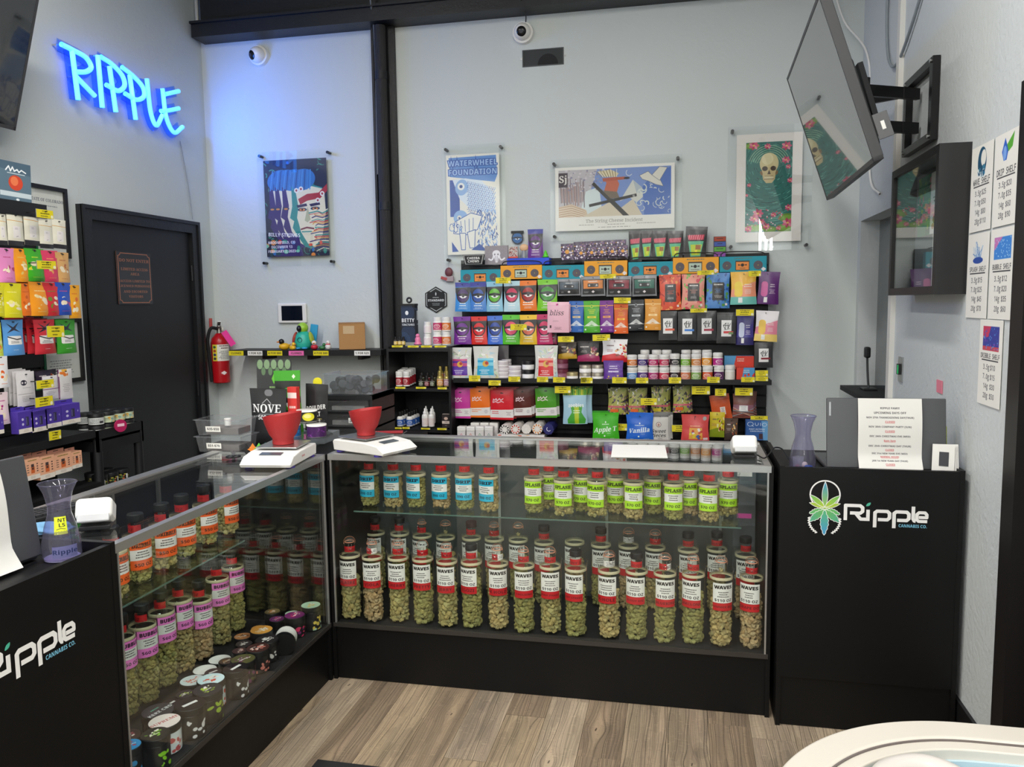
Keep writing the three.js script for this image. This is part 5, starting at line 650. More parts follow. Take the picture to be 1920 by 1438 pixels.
const prices = (c, W, H, title, rows) => { T(c, title, W / 2, H * 0.42, title.length > 10 ? 18 : 22, '#26262c', 'bold', 'center', 'monospace'); R(c, W * 0.14, H * 0.465, W * 0.72, 3, '#2a2a30'); rows.forEach(([q, d], i) => { T(c, q, W * 0.36, H * (0.55 + i * 0.11), 20, '#4a4a50', 'bold', 'center', 'monospace'); T(c, d, W * 0.64, H * (0.55 + i * 0.11), 20, '#4a4a50', 'bold', 'center', 'monospace'); }); };
sheetPaper('pWave', (c, W, H) => { O(c, W / 2, H * 0.2, 34, 40, '#1f4f6e'); O(c, W * 0.56, H * 0.16, 20, 22, '#eceae4'); for (let i = 0; i < 24; i++) O(c, W * 0.3 + rr(0, 60), H * 0.26 + rr(-6, 26), rr(3, 9), rr(2, 5), ['#dfeaee', '#3f86a8', '#1f4f6e'][i % 3], rr(0, 3)); prices(c, W, H, 'WAVE SHELF', [['3.5g', '$25'], ['7.0g', '$50'], ['14g', '$80'], ['28g', '$110']]); }, 'price sheet with a dark blue curling wave picture', 1.942, -3.0, 0.195, 0.285);
sheetPaper('pDrip', (c, W, H) => { P(c, [[W * 0.42, H * 0.06], [W * 0.56, H * 0.2], [W * 0.5, H * 0.3], [W * 0.38, H * 0.3], [W * 0.3, H * 0.2]], '#2f62c8'); O(c, W * 0.42, H * 0.22, 12, 18, '#7fa8e8'); P(c, [[W * 0.5, H * 0.14], [W * 0.78, H * 0.03], [W * 0.72, H * 0.18], [W * 0.56, H * 0.22]], '#5aa83a'); prices(c, W, H, 'DRIP SHELF', [['3.5g', '$20'], ['7.0g', '$35'], ['14g', '$60'], ['28g', '$90']]); }, 'price sheet with a blue droplet and green leaf', 1.942, -2.79, 0.195, 0.285);
sheetPaper('pSplash', (c, W, H) => { for (let i = 0; i < 30; i++) Q(c, [[W / 2 + rr(-30, 30), H * 0.32], [W / 2 + rr(-44, 44), H * rr(0.1, 0.26)]], ['#9ab8d8', '#c8d8e8', '#5a86c0'][i % 3], 3); O(c, W / 2, H * 0.32, 40, 9, '#2f4fa0'); prices(c, W, H, 'SPLASH SHELF', [['3.5g', '$15'], ['7.0g', '$25'], ['14g', '$45'], ['28g', '$70']]); }, 'price sheet with a pale blue water splash', 1.65, -3.0, 0.195, 0.285);
sheetPaper('pBub', (c, W, H) => { R(c, W * 0.16, H * 0.1, W * 0.7, H * 0.24, '#3f86d8'); P(c, [[W * 0.16, H * 0.1], [W * 0.5, H * 0.1], [W * 0.16, H * 0.24]], '#c87ab8'); for (let i = 0; i < 40; i++) O(c, rr(W * 0.18, W * 0.84), rr(H * 0.11, H * 0.33), 2, 2, '#a8d0f0'); prices(c, W, H, 'BUBBLE SHELF', [['3.5g', '$12'], ['7.0g', '$20'], ['14g', '$35'], ['28g', '$60']]); }, 'price sheet with a bright blue and pink rectangle', 1.65, -2.79, 0.195, 0.285);
sheetPaper('pDrib', (c, W, H) => { R(c, W * 0.16, H * 0.08, W * 0.7, H * 0.28, '#3a3f9a'); P(c, [[W * 0.16, H * 0.08], [W * 0.5, H * 0.08], [W * 0.4, H * 0.2], [W * 0.16, H * 0.22]], '#c83a5a'); R(c, W * 0.16, H * 0.31, W * 0.7, H * 0.05, '#c84a5a'); for (let i = 0; i < 60; i++) O(c, rr(W * 0.18, W * 0.84), rr(H * 0.1, H * 0.34), 3, 2, ['#5a9ad8', '#8a4ab0', '#2f62b8'][i % 3]); prices(c, W, H, 'DRIBBLE SHELF', [['3.5g', '$10'], ['7.0g', '$15'], ['14g', '$30'], ['28g', '$50']]); }, 'single price sheet with a red and blue sunset, hanging lowest', 1.365, -2.852, 0.195, 0.28);
{ const t = thing('light_switch', 'steel switch plate with a small green light on the right wall', 'switch', [XR, 1.255, -3.93]); part(t, 'plate', span(-0.006, -0.0005, -0.057, 0.057, -0.035, 0.035), steel); part(t, 'rocker', span(-0.016, -0.006, -0.024, 0.024, -0.02, 0.014), plastic); part(t, 'indicator', span(-0.018, -0.016, -0.02, 0.02, 0.0, 0.012), new THREE.MeshStandardMaterial({ color: '#35b26a', emissive: '#1fae58', emissiveIntensity: 0.35 })); }

// ---------- podiums ----------
const logo = art('logo', 820, 440, (c, w, h) => {
  c.clearRect(0, 0, w, h); const W = '#f1f0ee', cx = 122;
  const leaf = (ang, len, wid, col, flip, ox, oy) => { c.save(); c.translate(ox, oy); c.scale(1, flip); c.rotate(ang); c.beginPath(); c.moveTo(0, 0); if (flip > 0) { c.quadraticCurveTo(wid, -len * 0.45, 0, -len); c.quadraticCurveTo(-wid, -len * 0.45, 0, 0); } else { for (let s = 0; s <= 12; s++) { const q = s / 12; c.lineTo(wid * 0.62 * Math.sin(Math.PI * q) + (s % 2) * 5, -len * q); } for (let s = 12; s >= 0; s--) { const q = s / 12; c.lineTo(-wid * 0.62 * Math.sin(Math.PI * q) - (s % 2) * 5, -len * q); } } c.closePath(); c.fillStyle = col; c.fill(); c.strokeStyle = W; c.lineWidth = 4; c.stroke(); c.restore(); };
  c.strokeStyle = W; c.lineWidth = 10; c.beginPath(); c.arc(cx, 112, 100, 2.35, 7.07); c.stroke(); c.strokeStyle = '#9ac24a'; c.beginPath(); c.arc(cx, 112, 100, 0.9, 2.25); c.stroke();
  const grad = (a, b) => { const g = c.createLinearGradient(0, 0, 0, -170); g.addColorStop(0, a); g.addColorStop(1, b); return g; };
  for (const f of [1, -1]) { const oy = f > 0 ? 204 : 222, K = f > 0 ? ['#b8cf3a', '#4f9fc8', '#9ac24a', '#5ab86a'] : ['#6fb85a', '#4a9fd0', '#5ab87a', '#4aa8a0']; for (const s of [-1, 1]) { leaf(s * 1.3, 108, 30, grad(K[0], K[2]), f, cx, oy); leaf(s * 0.86, 136, 36, grad(K[0], K[3]), f, cx, oy); } leaf(0, 186, 40, grad(K[2], K[1]), f, cx, oy); }
  c.strokeStyle = W; c.lineWidth = 10; for (const s of [-1, 1]) { c.beginPath(); for (let i = 0; i <= 16; i++) { const q = s > 0 ? -0.2 + i * 0.08 : Math.PI + 0.2 - i * 0.08, r = 100 + (i % 2) * 9; c.lineTo(cx + Math.cos(q) * r, 300 + Math.sin(q) * r); } c.stroke(); }
  const L = (pts, lw = 30) => Q(c, pts, W, lw, 'butt'); c.lineJoin = 'round'; const y0 = 190, y1 = 292;
  L([[262, y1], [262, y0 - 6], [360, y0 - 6], [376, y0 + 8], [376, y0 + 34], [360, y0 + 48], [292, y0 + 48]], 24); L([[330, y0 + 48], [352, y0 + 76], [364, y1 - 12], [400, y1 - 12]], 24); L([[412, y0 + 20], [412, y1 - 12]], 24); L([[396, y1 - 12], [424, y1 - 12]], 24); c.fillStyle = '#4fb79a'; c.beginPath(); c.moveTo(398, 186); c.quadraticCurveTo(400, 160, 428, 158); c.quadraticCurveTo(430, 186, 398, 186); c.fill();
  for (const x of [458, 584]) L([[x, y1 + 44], [x, y0 + 40], [x + 14, y0 + 28], [x + 82, y0 + 28], [x + 96, y0 + 42], [x + 96, y1 - 28], [x + 82, y1 - 14], [x + 20, y1 - 14]], 24); L([[708, y0 - 14], [708, y1 - 28], [716, y1 - 14], [726, y1 - 12]], 24); L([[800, y1 - 12], [744, y1 - 12], [732, y1 - 24], [732, y0 + 42], [746, y0 + 28], [784, y0 + 28], [796, y0 + 42], [796, y0 + 62], [744, y0 + 62]], 22);
  const g2 = c.createLinearGradient(600, 0, 810, 0); g2.addColorStop(0, '#7fc4e0'); g2.addColorStop(1, '#8fd08a'); c.font = 'bold 31px sans-serif'; c.textAlign = 'left'; c.textBaseline = 'middle'; c.fillStyle = g2; c.save(); c.translate(614, 316); c.scale(0.86, 1); c.fillText('CANNABIS CO.', 0, 0); c.restore();
});
function podium(label, p, ry, w, lx) {
  const t = thing('podium', label, 'podium', p, ry), D = 0.5, H = 0.982, k = laminate;
  part(t, 'front_panel', span(-w / 2 + 0.016, w / 2 - 0.016, 0.19, H - 0.004, -0.018, -0.001), k); part(t, 'kick_panel', span(-w / 2 + 0.016, w / 2 - 0.016, 0.002, 0.186, -0.03, -0.01), k); for (const s of [-1, 1]) part(t, 'side_panel', span(s * (w / 2 - 0.008) - 0.008, s * (w / 2 - 0.008) + 0.008, 0, H, -D, 0), k); part(t, 'top', span(-w / 2 + 0.016, w / 2 - 0.016, 0.93, 0.952, -D, -0.018), k); part(t, 'shelf', span(-w / 2 + 0.016, w / 2 - 0.016, 0.5, 0.516, -D, -0.018), k);
  part(t, 'logo', card(0.41, 0.22, logo), decal(logo), [lx, 0.828, 0.0006]);
  return t;
}
podium('black podium with leaf logo and white lettering against the right wall', [0.655, 0, -2.98], 0, 0.61, -0.006);
podium('black podium with white lettering beside the left glass case', [-1.43, 0, -1.452], Math.PI / 2, 0.61, -0.047);

// laptops
const lidGrey = S('#57585b', 0.42, { metalness: 0.35 });
function laptop(label, paperLabel, p, ry, lean, a) {
  const t = thing('laptop', label, 'laptop', p, ry), W = 0.405, Hh = 0.255;
  part(t, 'keyboard_base', rbox(W, 0.016, 0.27, 0.006), lidGrey, [0, 0.009, -0.145]); part(t, 'keys', box(W * 0.86, 0.002, 0.11), plastic, [0, 0.018, -0.11]); const lid = part(t, 'lid', at(rbox(W, Hh, 0.009, 0.004), 0, Hh / 2, 0), lidGrey, [0, 0.012, 0], [lean, 0, 0]); part(lid, 'screen', at(box(W * 0.94, Hh * 0.9, 0.001), 0, Hh * 0.52, -0.005), blackGloss); part(lid, 'brand_mark', at(box(0.006, 0.05, 0.0006), -W * 0.47, Hh * 0.84, 0.0047), S('#9a9c9e', 0.3, { metalness: 0.8 }));
  // taped sheet hanging over the lid: bent sheet
  const w = 0.215, h = 0.262, g = uvTo(new THREE.PlaneGeometry(w, h, 8, 16), a), q = g.attributes.position; for (let i = 0; i < q.count; i++) { const x = q.getX(i), y = q.getY(i); q.setZ(i, 0.006 + 0.008 * Math.sin((0.5 - y / h) * 5.2) * (0.6 + x) + (y < -h * 0.3 ? (-h * 0.3 - y) * 0.45 : 0)); } g.computeVertexNormals();
  const s = thing('taped_notice', paperLabel, 'paper', p, ry), m = part(s, 'sheet', g, paper(a)); const c = new THREE.Vector3(0.012, Hh * 0.5 - 0.005, 0.0045).applyEuler(new THREE.Euler(lean, 0, 0)); m.position.set(c.x, c.y + 0.012, c.z); m.rotation.x = lean;
  return t;
}
const notice = art('notice', 430, 524, (c, w, h) => { R(c, 0, 0, w, h, '#e9e7e2'); const K = '#2a292c', D = '#c23a3e'; [['RIPPLE FAM!!!', 70, K, 20], ['UPCOMING DAYS OFF', 104, K, 21], ['NOV 27th THANKSGIVING DAY(THUR)', 138, K, 18], ['CLOSED', 168, D, 18], ['NOV 30th COMPANY PARTY (SUN)', 204, K, 18], ['CLOSED', 236, D, 18], ['DEC 24th CHRISTMAS EVE (WED)', 272, K, 18], ['8am-3pm', 304, D, 18], ['DEC 25th CHRISTMAS DAY (THUR)', 342, K, 18], ['CLOSED', 370, D, 16], ['DEC 31st NEW YEARS EVE (WED)', 396, K, 16], ['NORMAL HOURS', 420, D, 16], ['JAN 1st NEW YEARS DAY (THUR)', 448, K, 16], ['CLOSED', 474, D, 17]].forEach(([t, y, k, s]) => { T(c, t, w / 2, y, s, k); if (k === D) R(c, w / 2 - t.length * s * 0.3, y + s * 0.5, t.length * s * 0.6, 2, D); }); });
laptop('grey laptop seen from behind on the podium by the right wall', 'printed notice of days off taped over the laptop lid by the right wall', [0.722, 0.954, -3.06], 0.02, -0.14, notice);
laptop('grey laptop seen from behind on the left podium', 'white notice taped to the laptop lid on the left podium', [-1.585, 0.954, -1.47], Math.PI / 2 - 0.05, -0.14, notice);

// carafes used as tip jars
function carafe(label, p, s) { const t = thing('tip_carafe', label, 'carafe', p); t.scale.setScalar(s); part(t, 'glass_body', lathe([[0, 0.003], [0.042, 0.003], [0.047, 0.01], [0.046, 0.045], [0.038, 0.085], [0.028, 0.12], [0.027, 0.14], [0.034, 0.175], [0.044, 0.197], [0.045, 0.2]], 40), violetGlass); part(t, 'rim', at(new THREE.TorusGeometry(0.045, 0.0016, 8, 40), 0, 0.2, 0, Math.PI / 2), violetGlass); part(t, 'base_disc', at(cyl(0.042, 0.042, 0.004, 30), 0, 0.003, 0), S('#8f8cb0', 0.2)); return t; }
{ const t = carafe('hourglass-shaped violet tip carafe holding trinkets beside the laptop notice', [0.438, 0.953, -3.07], 1.0); part(t, 'trinket', memo('tr1', () => new THREE.IcosahedronGeometry(0.012, 1)), S('#d8c8b8', 0.5), [0.006, 0.02, 0.012]); part(t, 'trinket', memo('tr2', () => new THREE.TorusGeometry(0.012, 0.006, 8, 16)), S('#1f4fa0', 0.3), [0.018, 0.012, 0.014], [1.2, 0, 0]); part(t, 'trinket', memo('tr3', () => new THREE.IcosahedronGeometry(0.01, 1)), S('#b83a4a', 0.4), [-0.018, 0.012, 0.012]); part(t, 'inner_cup', at(cyl(0.02, 0.017, 0.04, 18, true), -0.016, 0.028, 0.004), frosted); }
{ const t = carafe('hourglass-shaped violet tip carafe with a neon yellow sticker on the left podium', [-1.53, 0.953, -1.69], 0.97); const a = art('tips', 60, 110, (c, w, h) => { R(c, 0, 0, w, h, '#dfe82a'); T(c, 'NT', w * 0.6, h * 0.2, 30, '#1a1a12'); T(c, 'LS', w * 0.6, h * 0.48, 30, '#1a1a12'); Q(c, [[12, 78], [30, 72], [50, 78]], '#3a3a20', 3); }); part(t, 'sticker', memo('tipst', () => uvTo(new THREE.CylinderGeometry(0.0335, 0.040, 0.045, 10, 1, true, 0.35, 0.8), a)), paper(a), [0, 0.095, 0]); const b = art('rippletxt', 110, 70, (c, w, h) => { R(c, 0, 0, w, h, '#6a6a9a'); T(c, 'Ripple', w / 2, h / 2, 36, '#1d2a5a'); }); part(t, 'lower_sticker', wrap(0.0475, 0.03, 1.3, b, 10), paper(b), [0, 0.028, 0], [0, 0.9, 0]); }
{ const t = thing('sign_stand', 'small stand of white cards with a dark printed code panel beside the laptop', 'card stand', [0.902, 0.953, -3.028], -0.35); for (let i = 0; i < 3; i++) part(t, 'card', box(0.07, 0.11, 0.001), white, [i * 0.006, 0.056, -i * 0.006], [-0.08, 0, 0.03 * i]); part(t, 'dark_panel', box(0.03, 0.05, 0.0008), S('#3a3a40', 0.5), [0.002, 0.06, 0.0012], [-0.08, 0, 0]); part(t, 'clip', rbox(0.03, 0.012, 0.012, 0.003), plastic, [-0.01, 0.008, 0.014]); }
solo('yellow_marker', 'slim yellow and green marker standing behind the white cards', 'marker', cyl(0.006, 0.006, 0.1, 12), S('#b9c94a', 0.4), [0.945, 1.06, -3.16], [0.05, 0, 0.06]);
solo('sticky_note', 'small pink sticky note on the wall behind the laptop', 'note', box(0.002, 0.05, 0.07), S('#e9879a', 0.7), [XR - 0.003, 1.235, -3.36], [0, 0, 0.03]);

// card readers
function reader(label, p, ry) { const t = thing('card_reader', label, 'card reader', p, ry); part(t, 'body', at(rbox(0.094, 0.06, 0.075, 0.014, 4), 0, 0.048, 0, -0.5, 0, 0), whiteGloss); part(t, 'face', at(rbox(0.082, 0.05, 0.01, 0.006, 3), 0, 0.05, 0.035, -0.5, 0, 0), S('#c9cacc', 0.2)); part(t, 'stand', rbox(0.08, 0.014, 0.08, 0.004), plastic, [0, 0.007, -0.006]); return t; }
reader('white rounded card reader on the end of the long glass case', [0.238, 0.9695, -3.2], 0.1); reader('white rounded card reader beside the tip carafe on the left glass case', [-1.6, 0.9695, -1.9], 0.5);
solo('reader_cable', 'black cable running from the card reader over the case end', 'cable', tube([[0.29, 0.978, -3.2], [0.31, 0.976, -3.15], [0.335, 0.985, -3.2], [0.36, 1.0, -3.25], [0.39, 0.99, -3.28], [0.41, 0.96, -3.22]], 0.003, 40, 6), plastic);
{ const t = thing('keyboard', 'slim black keyboard on the rear of the left glass case', 'keyboard', [-1.84, 0.9735, -1.95], 1.35); part(t, 'tray', rbox(0.26, 0.012, 0.1, 0.004), plastic, [0, 0.006, 0]); for (let r = 0; r < 4; r++) for (let q = 0; q < 11; q++) part(t, 'key', box(0.019, 0.006, 0.017), S('#2c2d30', 0.5), [-0.112 + q * 0.0224, 0.015, -0.033 + r * 0.022]); }
solo('blue_cloth', 'crumpled pale blue cloth on the left glass case beside the carafe', 'cloth', memo('cloth', () => { const g = new THREE.SphereGeometry(0.05, 18, 12), p = g.attributes.position; for (let i = 0; i < p.count; i++) { const x = p.getX(i), y = p.getY(i), z = p.getZ(i), k = 1 + 0.18 * Math.sin(x * 120 + z * 90) + 0.12 * Math.sin(y * 160 + x * 60); p.setXYZ(i, x * k * 1.2, Math.max(-0.4, y / 0.05) * 0.018 * k, z * k * 0.8); } g.computeVertexNormals(); return g; }), S('#6f9fc4', 0.8), [-1.7, 0.978, -1.84]);
solo('paper_sheet', 'blank white sheet lying on the long glass case', 'paper', box(0.22, 0.001, 0.28), S('#ecebe6', 0.7), [-0.17, 0.9695, -3.27], [0, 0.06, 0]);

// scales with red silicone cups
function scaleThing(label, p, ry) {
  const t = thing('digital_scale', label, 'scale', p, ry);
  part(t, 'body', at(extrude([[-0.13, 0.012], [0.15, 0.012], [0.155, 0.018], [0.12, 0.04], [0.05, 0.048], [-0.13, 0.048], [-0.135, 0.042]], 0.19, 0.004), 0, 0, 0, 0, -Math.PI / 2, 0).translate(0.095, 0, 0), white); part(t, 'pan', rbox(0.165, 0.006, 0.165, 0.002), steel, [0, 0.062, -0.04]); part(t, 'pan_stem', cyl(0.03, 0.03, 0.012, 18), plastic, [0, 0.054, -0.04]);
  part(t, 'display', box(0.085, 0.002, 0.032), S('#4d565e', 0.2), [0, 0.0492, 0.092], [0.13, 0, 0]); const a = art('ohaus', 80, 26, (c, w, h) => { R(c, 0, 0, w, h, '#e9e7e3'); T(c, 'OHAUS', w / 2, h / 2, 22, '#c22a30'); }); part(t, 'brand_mark', card(0.034, 0.011, a), paper(a), [0.1003, 0.03, 0.02], [0, Math.PI / 2, 0]); for (const [x, z] of [[-0.08, 0.11], [0.08, 0.11], [-0.08, -0.11], [0.08, -0.11]]) part(t, 'foot', cyl(0.016, 0.018, 0.013, 16), S('#3a2a8a', 0.5), [x, 0.0065, z]);
}
scaleThing('white digital scale with steel pan on the left glass case', [-1.545, 0.9695, -2.85], 0.12); scaleThing('white digital scale with steel pan on the long glass case', [-1.265, 0.9695, -3.12], 1.15);
function cup(label, p, s, tilt) { const pts = [[0, 0], [0.042, 0], [0.045, 0.004], [0.044, 0.028], [0.058, 0.05], [0.074, 0.1], [0.082, 0.145], [0.079, 0.145], [0.07, 0.1], [0.054, 0.052], [0.04, 0.03], [0, 0.03]], g = new THREE.LatheGeometry(pts.map((q) => new THREE.Vector2(...q)), 40), q = g.attributes.position; for (let i = 0; i < q.count; i++) { const y = q.getY(i); if (y > 0.09) q.setY(i, y + (q.getX(i) * tilt) * ((y - 0.09) / 0.055)); } g.computeVertexNormals(); const m = solo('silicone_cup', label, 'cup', g, S('#b02a2c', 0.5), p); m.scale.set(s * 0.93, s * 0.82, s * 0.93); }
cup('red silicone pouring cup on the scale of the left case', [-1.552, 1.0345, -2.89], 1.0, 0.16); cup('red silicone pouring cup on the scale of the long case', [-1.302, 1.0345, -3.137], 0.92, 0.14);

// ---------- corner counter items ----------
pouch(-1.828, 0.961, -3.28, 0.185, 0.25, art('nove', 200, 270, (c, w, h) => { R(c, 0, 0, w, h, '#232326'); c.fillStyle = '#7a7a7e'; c.beginPath(); c.roundRect(w * 0.4, h * 0.02, w * 0.22, h * 0.12, 16); c.fill(); Q(c, [[w * 0.34, h * 0.27], [w * 0.46, h * 0.19], [w * 0.58, h * 0.27]], '#c8c8cc', 3); T(c, 'NOVE', w * 0.46, h * 0.36, 56, '#f0eff0', 'bold', 'center', 'serif'); R(c, w * 0.26, h * 0.46, w * 0.45, 2, '#b8b8bc'); T(c, '500mg', w * 0.46, h * 0.52, 30, '#eeeef0'); }), 'standing_pouch', 'large black stand-up pouch with white serif title behind the red cup', { stand: 1 });
{ const a = art('giveaway', 180, 230, (c, w, h) => { R(c, 0, 0, w, h, '#37393a'); for (let i = 0; i < 5; i++) O(c, 18 + i * 36, 16, 15, 14, '#7f9a74'); for (let i = 0; i < 4; i++) O(c, 36 + i * 36, 36, 11, 12, '#5f7a58'); P(c, [[w / 2, 42], [w / 2 + 12, 58], [w / 2, 74], [w / 2 - 12, 58]], '#6ac03a'); fuzz(c, w / 2, 80, w * 0.4, 1, 12, '#8ab86a'); fuzz(c, w * 0.5, 98, w * 0.8, 1, 20, '#f0f0ee'); T(c, 'GIVEAWAY', w * 0.5, 134, 34, '#b0e02a'); c.strokeStyle = '#d8dad8'; c.lineWidth = 4; c.beginPath(); c.roundRect(48, 158, 24, 40, 11); c.stroke(); R(c, 48, 196, 20, 12, '#e8e8e8'); R(c, 100, 178, 16, 34, '#6a6c6c'); }); const t = thing('sign_board', 'dark easel-backed giveaway sign with green and white lettering', 'sign', [-1.888, 0.961, -3.44], 0.08); part(t, 'board', at(printBox(0.17, 0.37, 0.006, a), 0, 0.185, 0), paper(a), [0, 0, 0], [-0.06, 0, 0]); part(t, 'easel_back', box(0.05, 0.26, 0.004), white, [-0.06, 0.13, -0.05], [0.2, 0, 0]); }
pouch(-1.772, 1.0, -3.37, 0.135, 0.285, art('greenbite', 140, 250, (c, w, h) => { R(c, 0, 0, w, h, '#46a82c'); R(c, 0, h * 0.17, w, h * 0.13, '#2c302c'); P(c, [[w * 0.75, h * 0.06], [w * 0.82, h * 0.1], [w * 0.75, h * 0.14], [w * 0.68, h * 0.1]], '#e8f4e0'); O(c, w * 0.55, h * 0.5, 56, 58, '#24282a'); O(c, w * 0.55, h * 0.46, 46, 46, '#3fae2a'); P(c, [[0, h * 0.45], [w, h * 0.42], [w, h * 0.52], [0, h * 0.55]], '#24282a'); c.fillStyle = '#f2f2ee'; c.beginPath(); c.arc(w * 0.6, h * 0.52, 22, 0, Math.PI); c.fill(); O(c, w * 0.6, h * 0.53, 9, 9, '#202224'); T(c, 'NO BITES', w * 0.5, h * 0.86, 24, '#eef6ea'); }), 'standing_pouch', 'tall bright green pouch with a big eye behind the black pouch', { stand: 1 });
solo('clear_riser', 'clear acrylic block holding the pouches up at the back of the corner', 'riser', box(0.3, 0.038, 0.17), frosted, [-1.72, 0.98, -3.378]);
{ const a = art('redtall', 50, 120, (c, w, h) => { R(c, 0, 0, w, h, '#d83a36'); R(c, 0, h * 0.12, w, h * 0.12, '#f0dcd8'); fuzz(c, w / 2, h * 0.4, w * 0.7, 2, 14, '#f4e4e0'); P(c, [[w * 0.2, h * 0.6], [w * 0.5, h * 0.75], [w * 0.8, h * 0.6]], '#f0e0dc'); }); carton(-1.722, 1.0, -3.305, 0.045, 0.215, 0.03, a, 'small_box', 'slim upright red and white box between two pouches'); }
pouch(-1.66, 1.0, -3.41, 0.11, 0.22, art('boulder', 140, 200, (c, w, h) => { R(c, 0, 0, w, h, '#1f1f21'); c.save(); c.translate(w * 0.48, h * 0.56); c.rotate(-0.12); T(c, 'BOULDER', 0, -12, 27, '#f0efec'); T(c, 'BUILT', -10, 16, 27, '#f0efec'); c.restore(); fuzz(c, w * 0.45, h * 0.72, w * 0.6, 1, 12, '#c8b85a'); R(c, w * 0.78, h * 0.85, 8, 10, '#e8e8e8'); }), 'standing_pouch', 'black pouch with white slanted block title leaning back', { stand: 1, flat: 1, rz: -0.05, ry: 0.05 });
solo('yellow_disc', 'round yellow badge peeking over the black slanted-title pouch', 'badge', at(cyl(0.022, 0.022, 0.006, 24), 0, 0, 0, Math.PI / 2), S('#e8dc2a', 0.5), [-1.66, 1.225, -3.44]);
{ const st = thing('tin_riser', 'two-tier clear acrylic riser holding round tins', 'riser', [-1.63, 0.961, -3.26]); part(st, 'lower_plate', cyl(0.11, 0.11, 0.004, 36), acrylic, [0, 0.045, 0]); part(st, 'upper_plate', cyl(0.075, 0.075, 0.004, 36), acrylic, [0, 0.107, 0]); part(st, 'post', cyl(0.012, 0.012, 0.107, 14), acrylic, [0, 0.053, 0]); part(st, 'foot', cyl(0.05, 0.05, 0.005, 24), acrylic, [0, 0.003, 0]);
  for (const [x, y, z, r, h, k, d, lab] of [[0.0, 0.109, 0.0, 0.044, 0.052, '#1c1b16', '#d8cf2a', 'round tin with a lemon print on the upper acrylic tier'], [-0.055, 0.047, 0.035, 0.036, 0.055, '#1f5f9a', '#4aa8e0', 'round tin with a blue faceted print'], [0.058, 0.047, 0.03, 0.042, 0.055, '#4a1f5c', '#8a3aa0', 'round tin with a purple glitter print']]) { const t = thing('display_tin', lab, 'tin', [-1.63 + x, 0.961 + y, -3.26 + z]), a = art('dt' + k, 160, 60, (c, w, hh) => { R(c, 0, 0, w, hh, k); for (let i = 0; i < 40; i++) P(c, [[rr(0, w), rr(0, hh)], [rr(0, w), rr(0, hh)], [rr(0, w), rr(0, hh)]].map((p, j, q) => [q[0][0] + (p[0] - q[0][0]) * 0.1, q[0][1] + (p[1] - q[0][1]) * 0.3]), [d, k, d][i % 3]); if (k === '#1c1b16') { R(c, 0, 0, w, hh, k); O(c, w * 0.62, hh * 0.5, 20, 24, '#e0d62a'); O(c, w * 0.6, hh * 0.42, 12, 12, '#efe98a'); for (let i = 0; i < 7; i++) Q(c, [[w * 0.36, hh * 0.5], [w * 0.36 + Math.cos(i) * 14, hh * 0.5 + Math.sin(i) * 14]], '#a89a2a', 2); } }); part(t, 'body', lathe([[0, 0], [r, 0], [r, h - 0.006], [0, h - 0.006]], 30), S('#d8d4d0', 0.4)); part(t, 'label', wrap(r * 1.01, h * 0.84, 5, a, 24), gloss(a), [0, h * 0.44, 0]); part(t, 'lid', lathe([[r * 1.04, h - 0.008], [r * 1.04, h - 0.001], [0, h]], 30), whiteGloss); } }
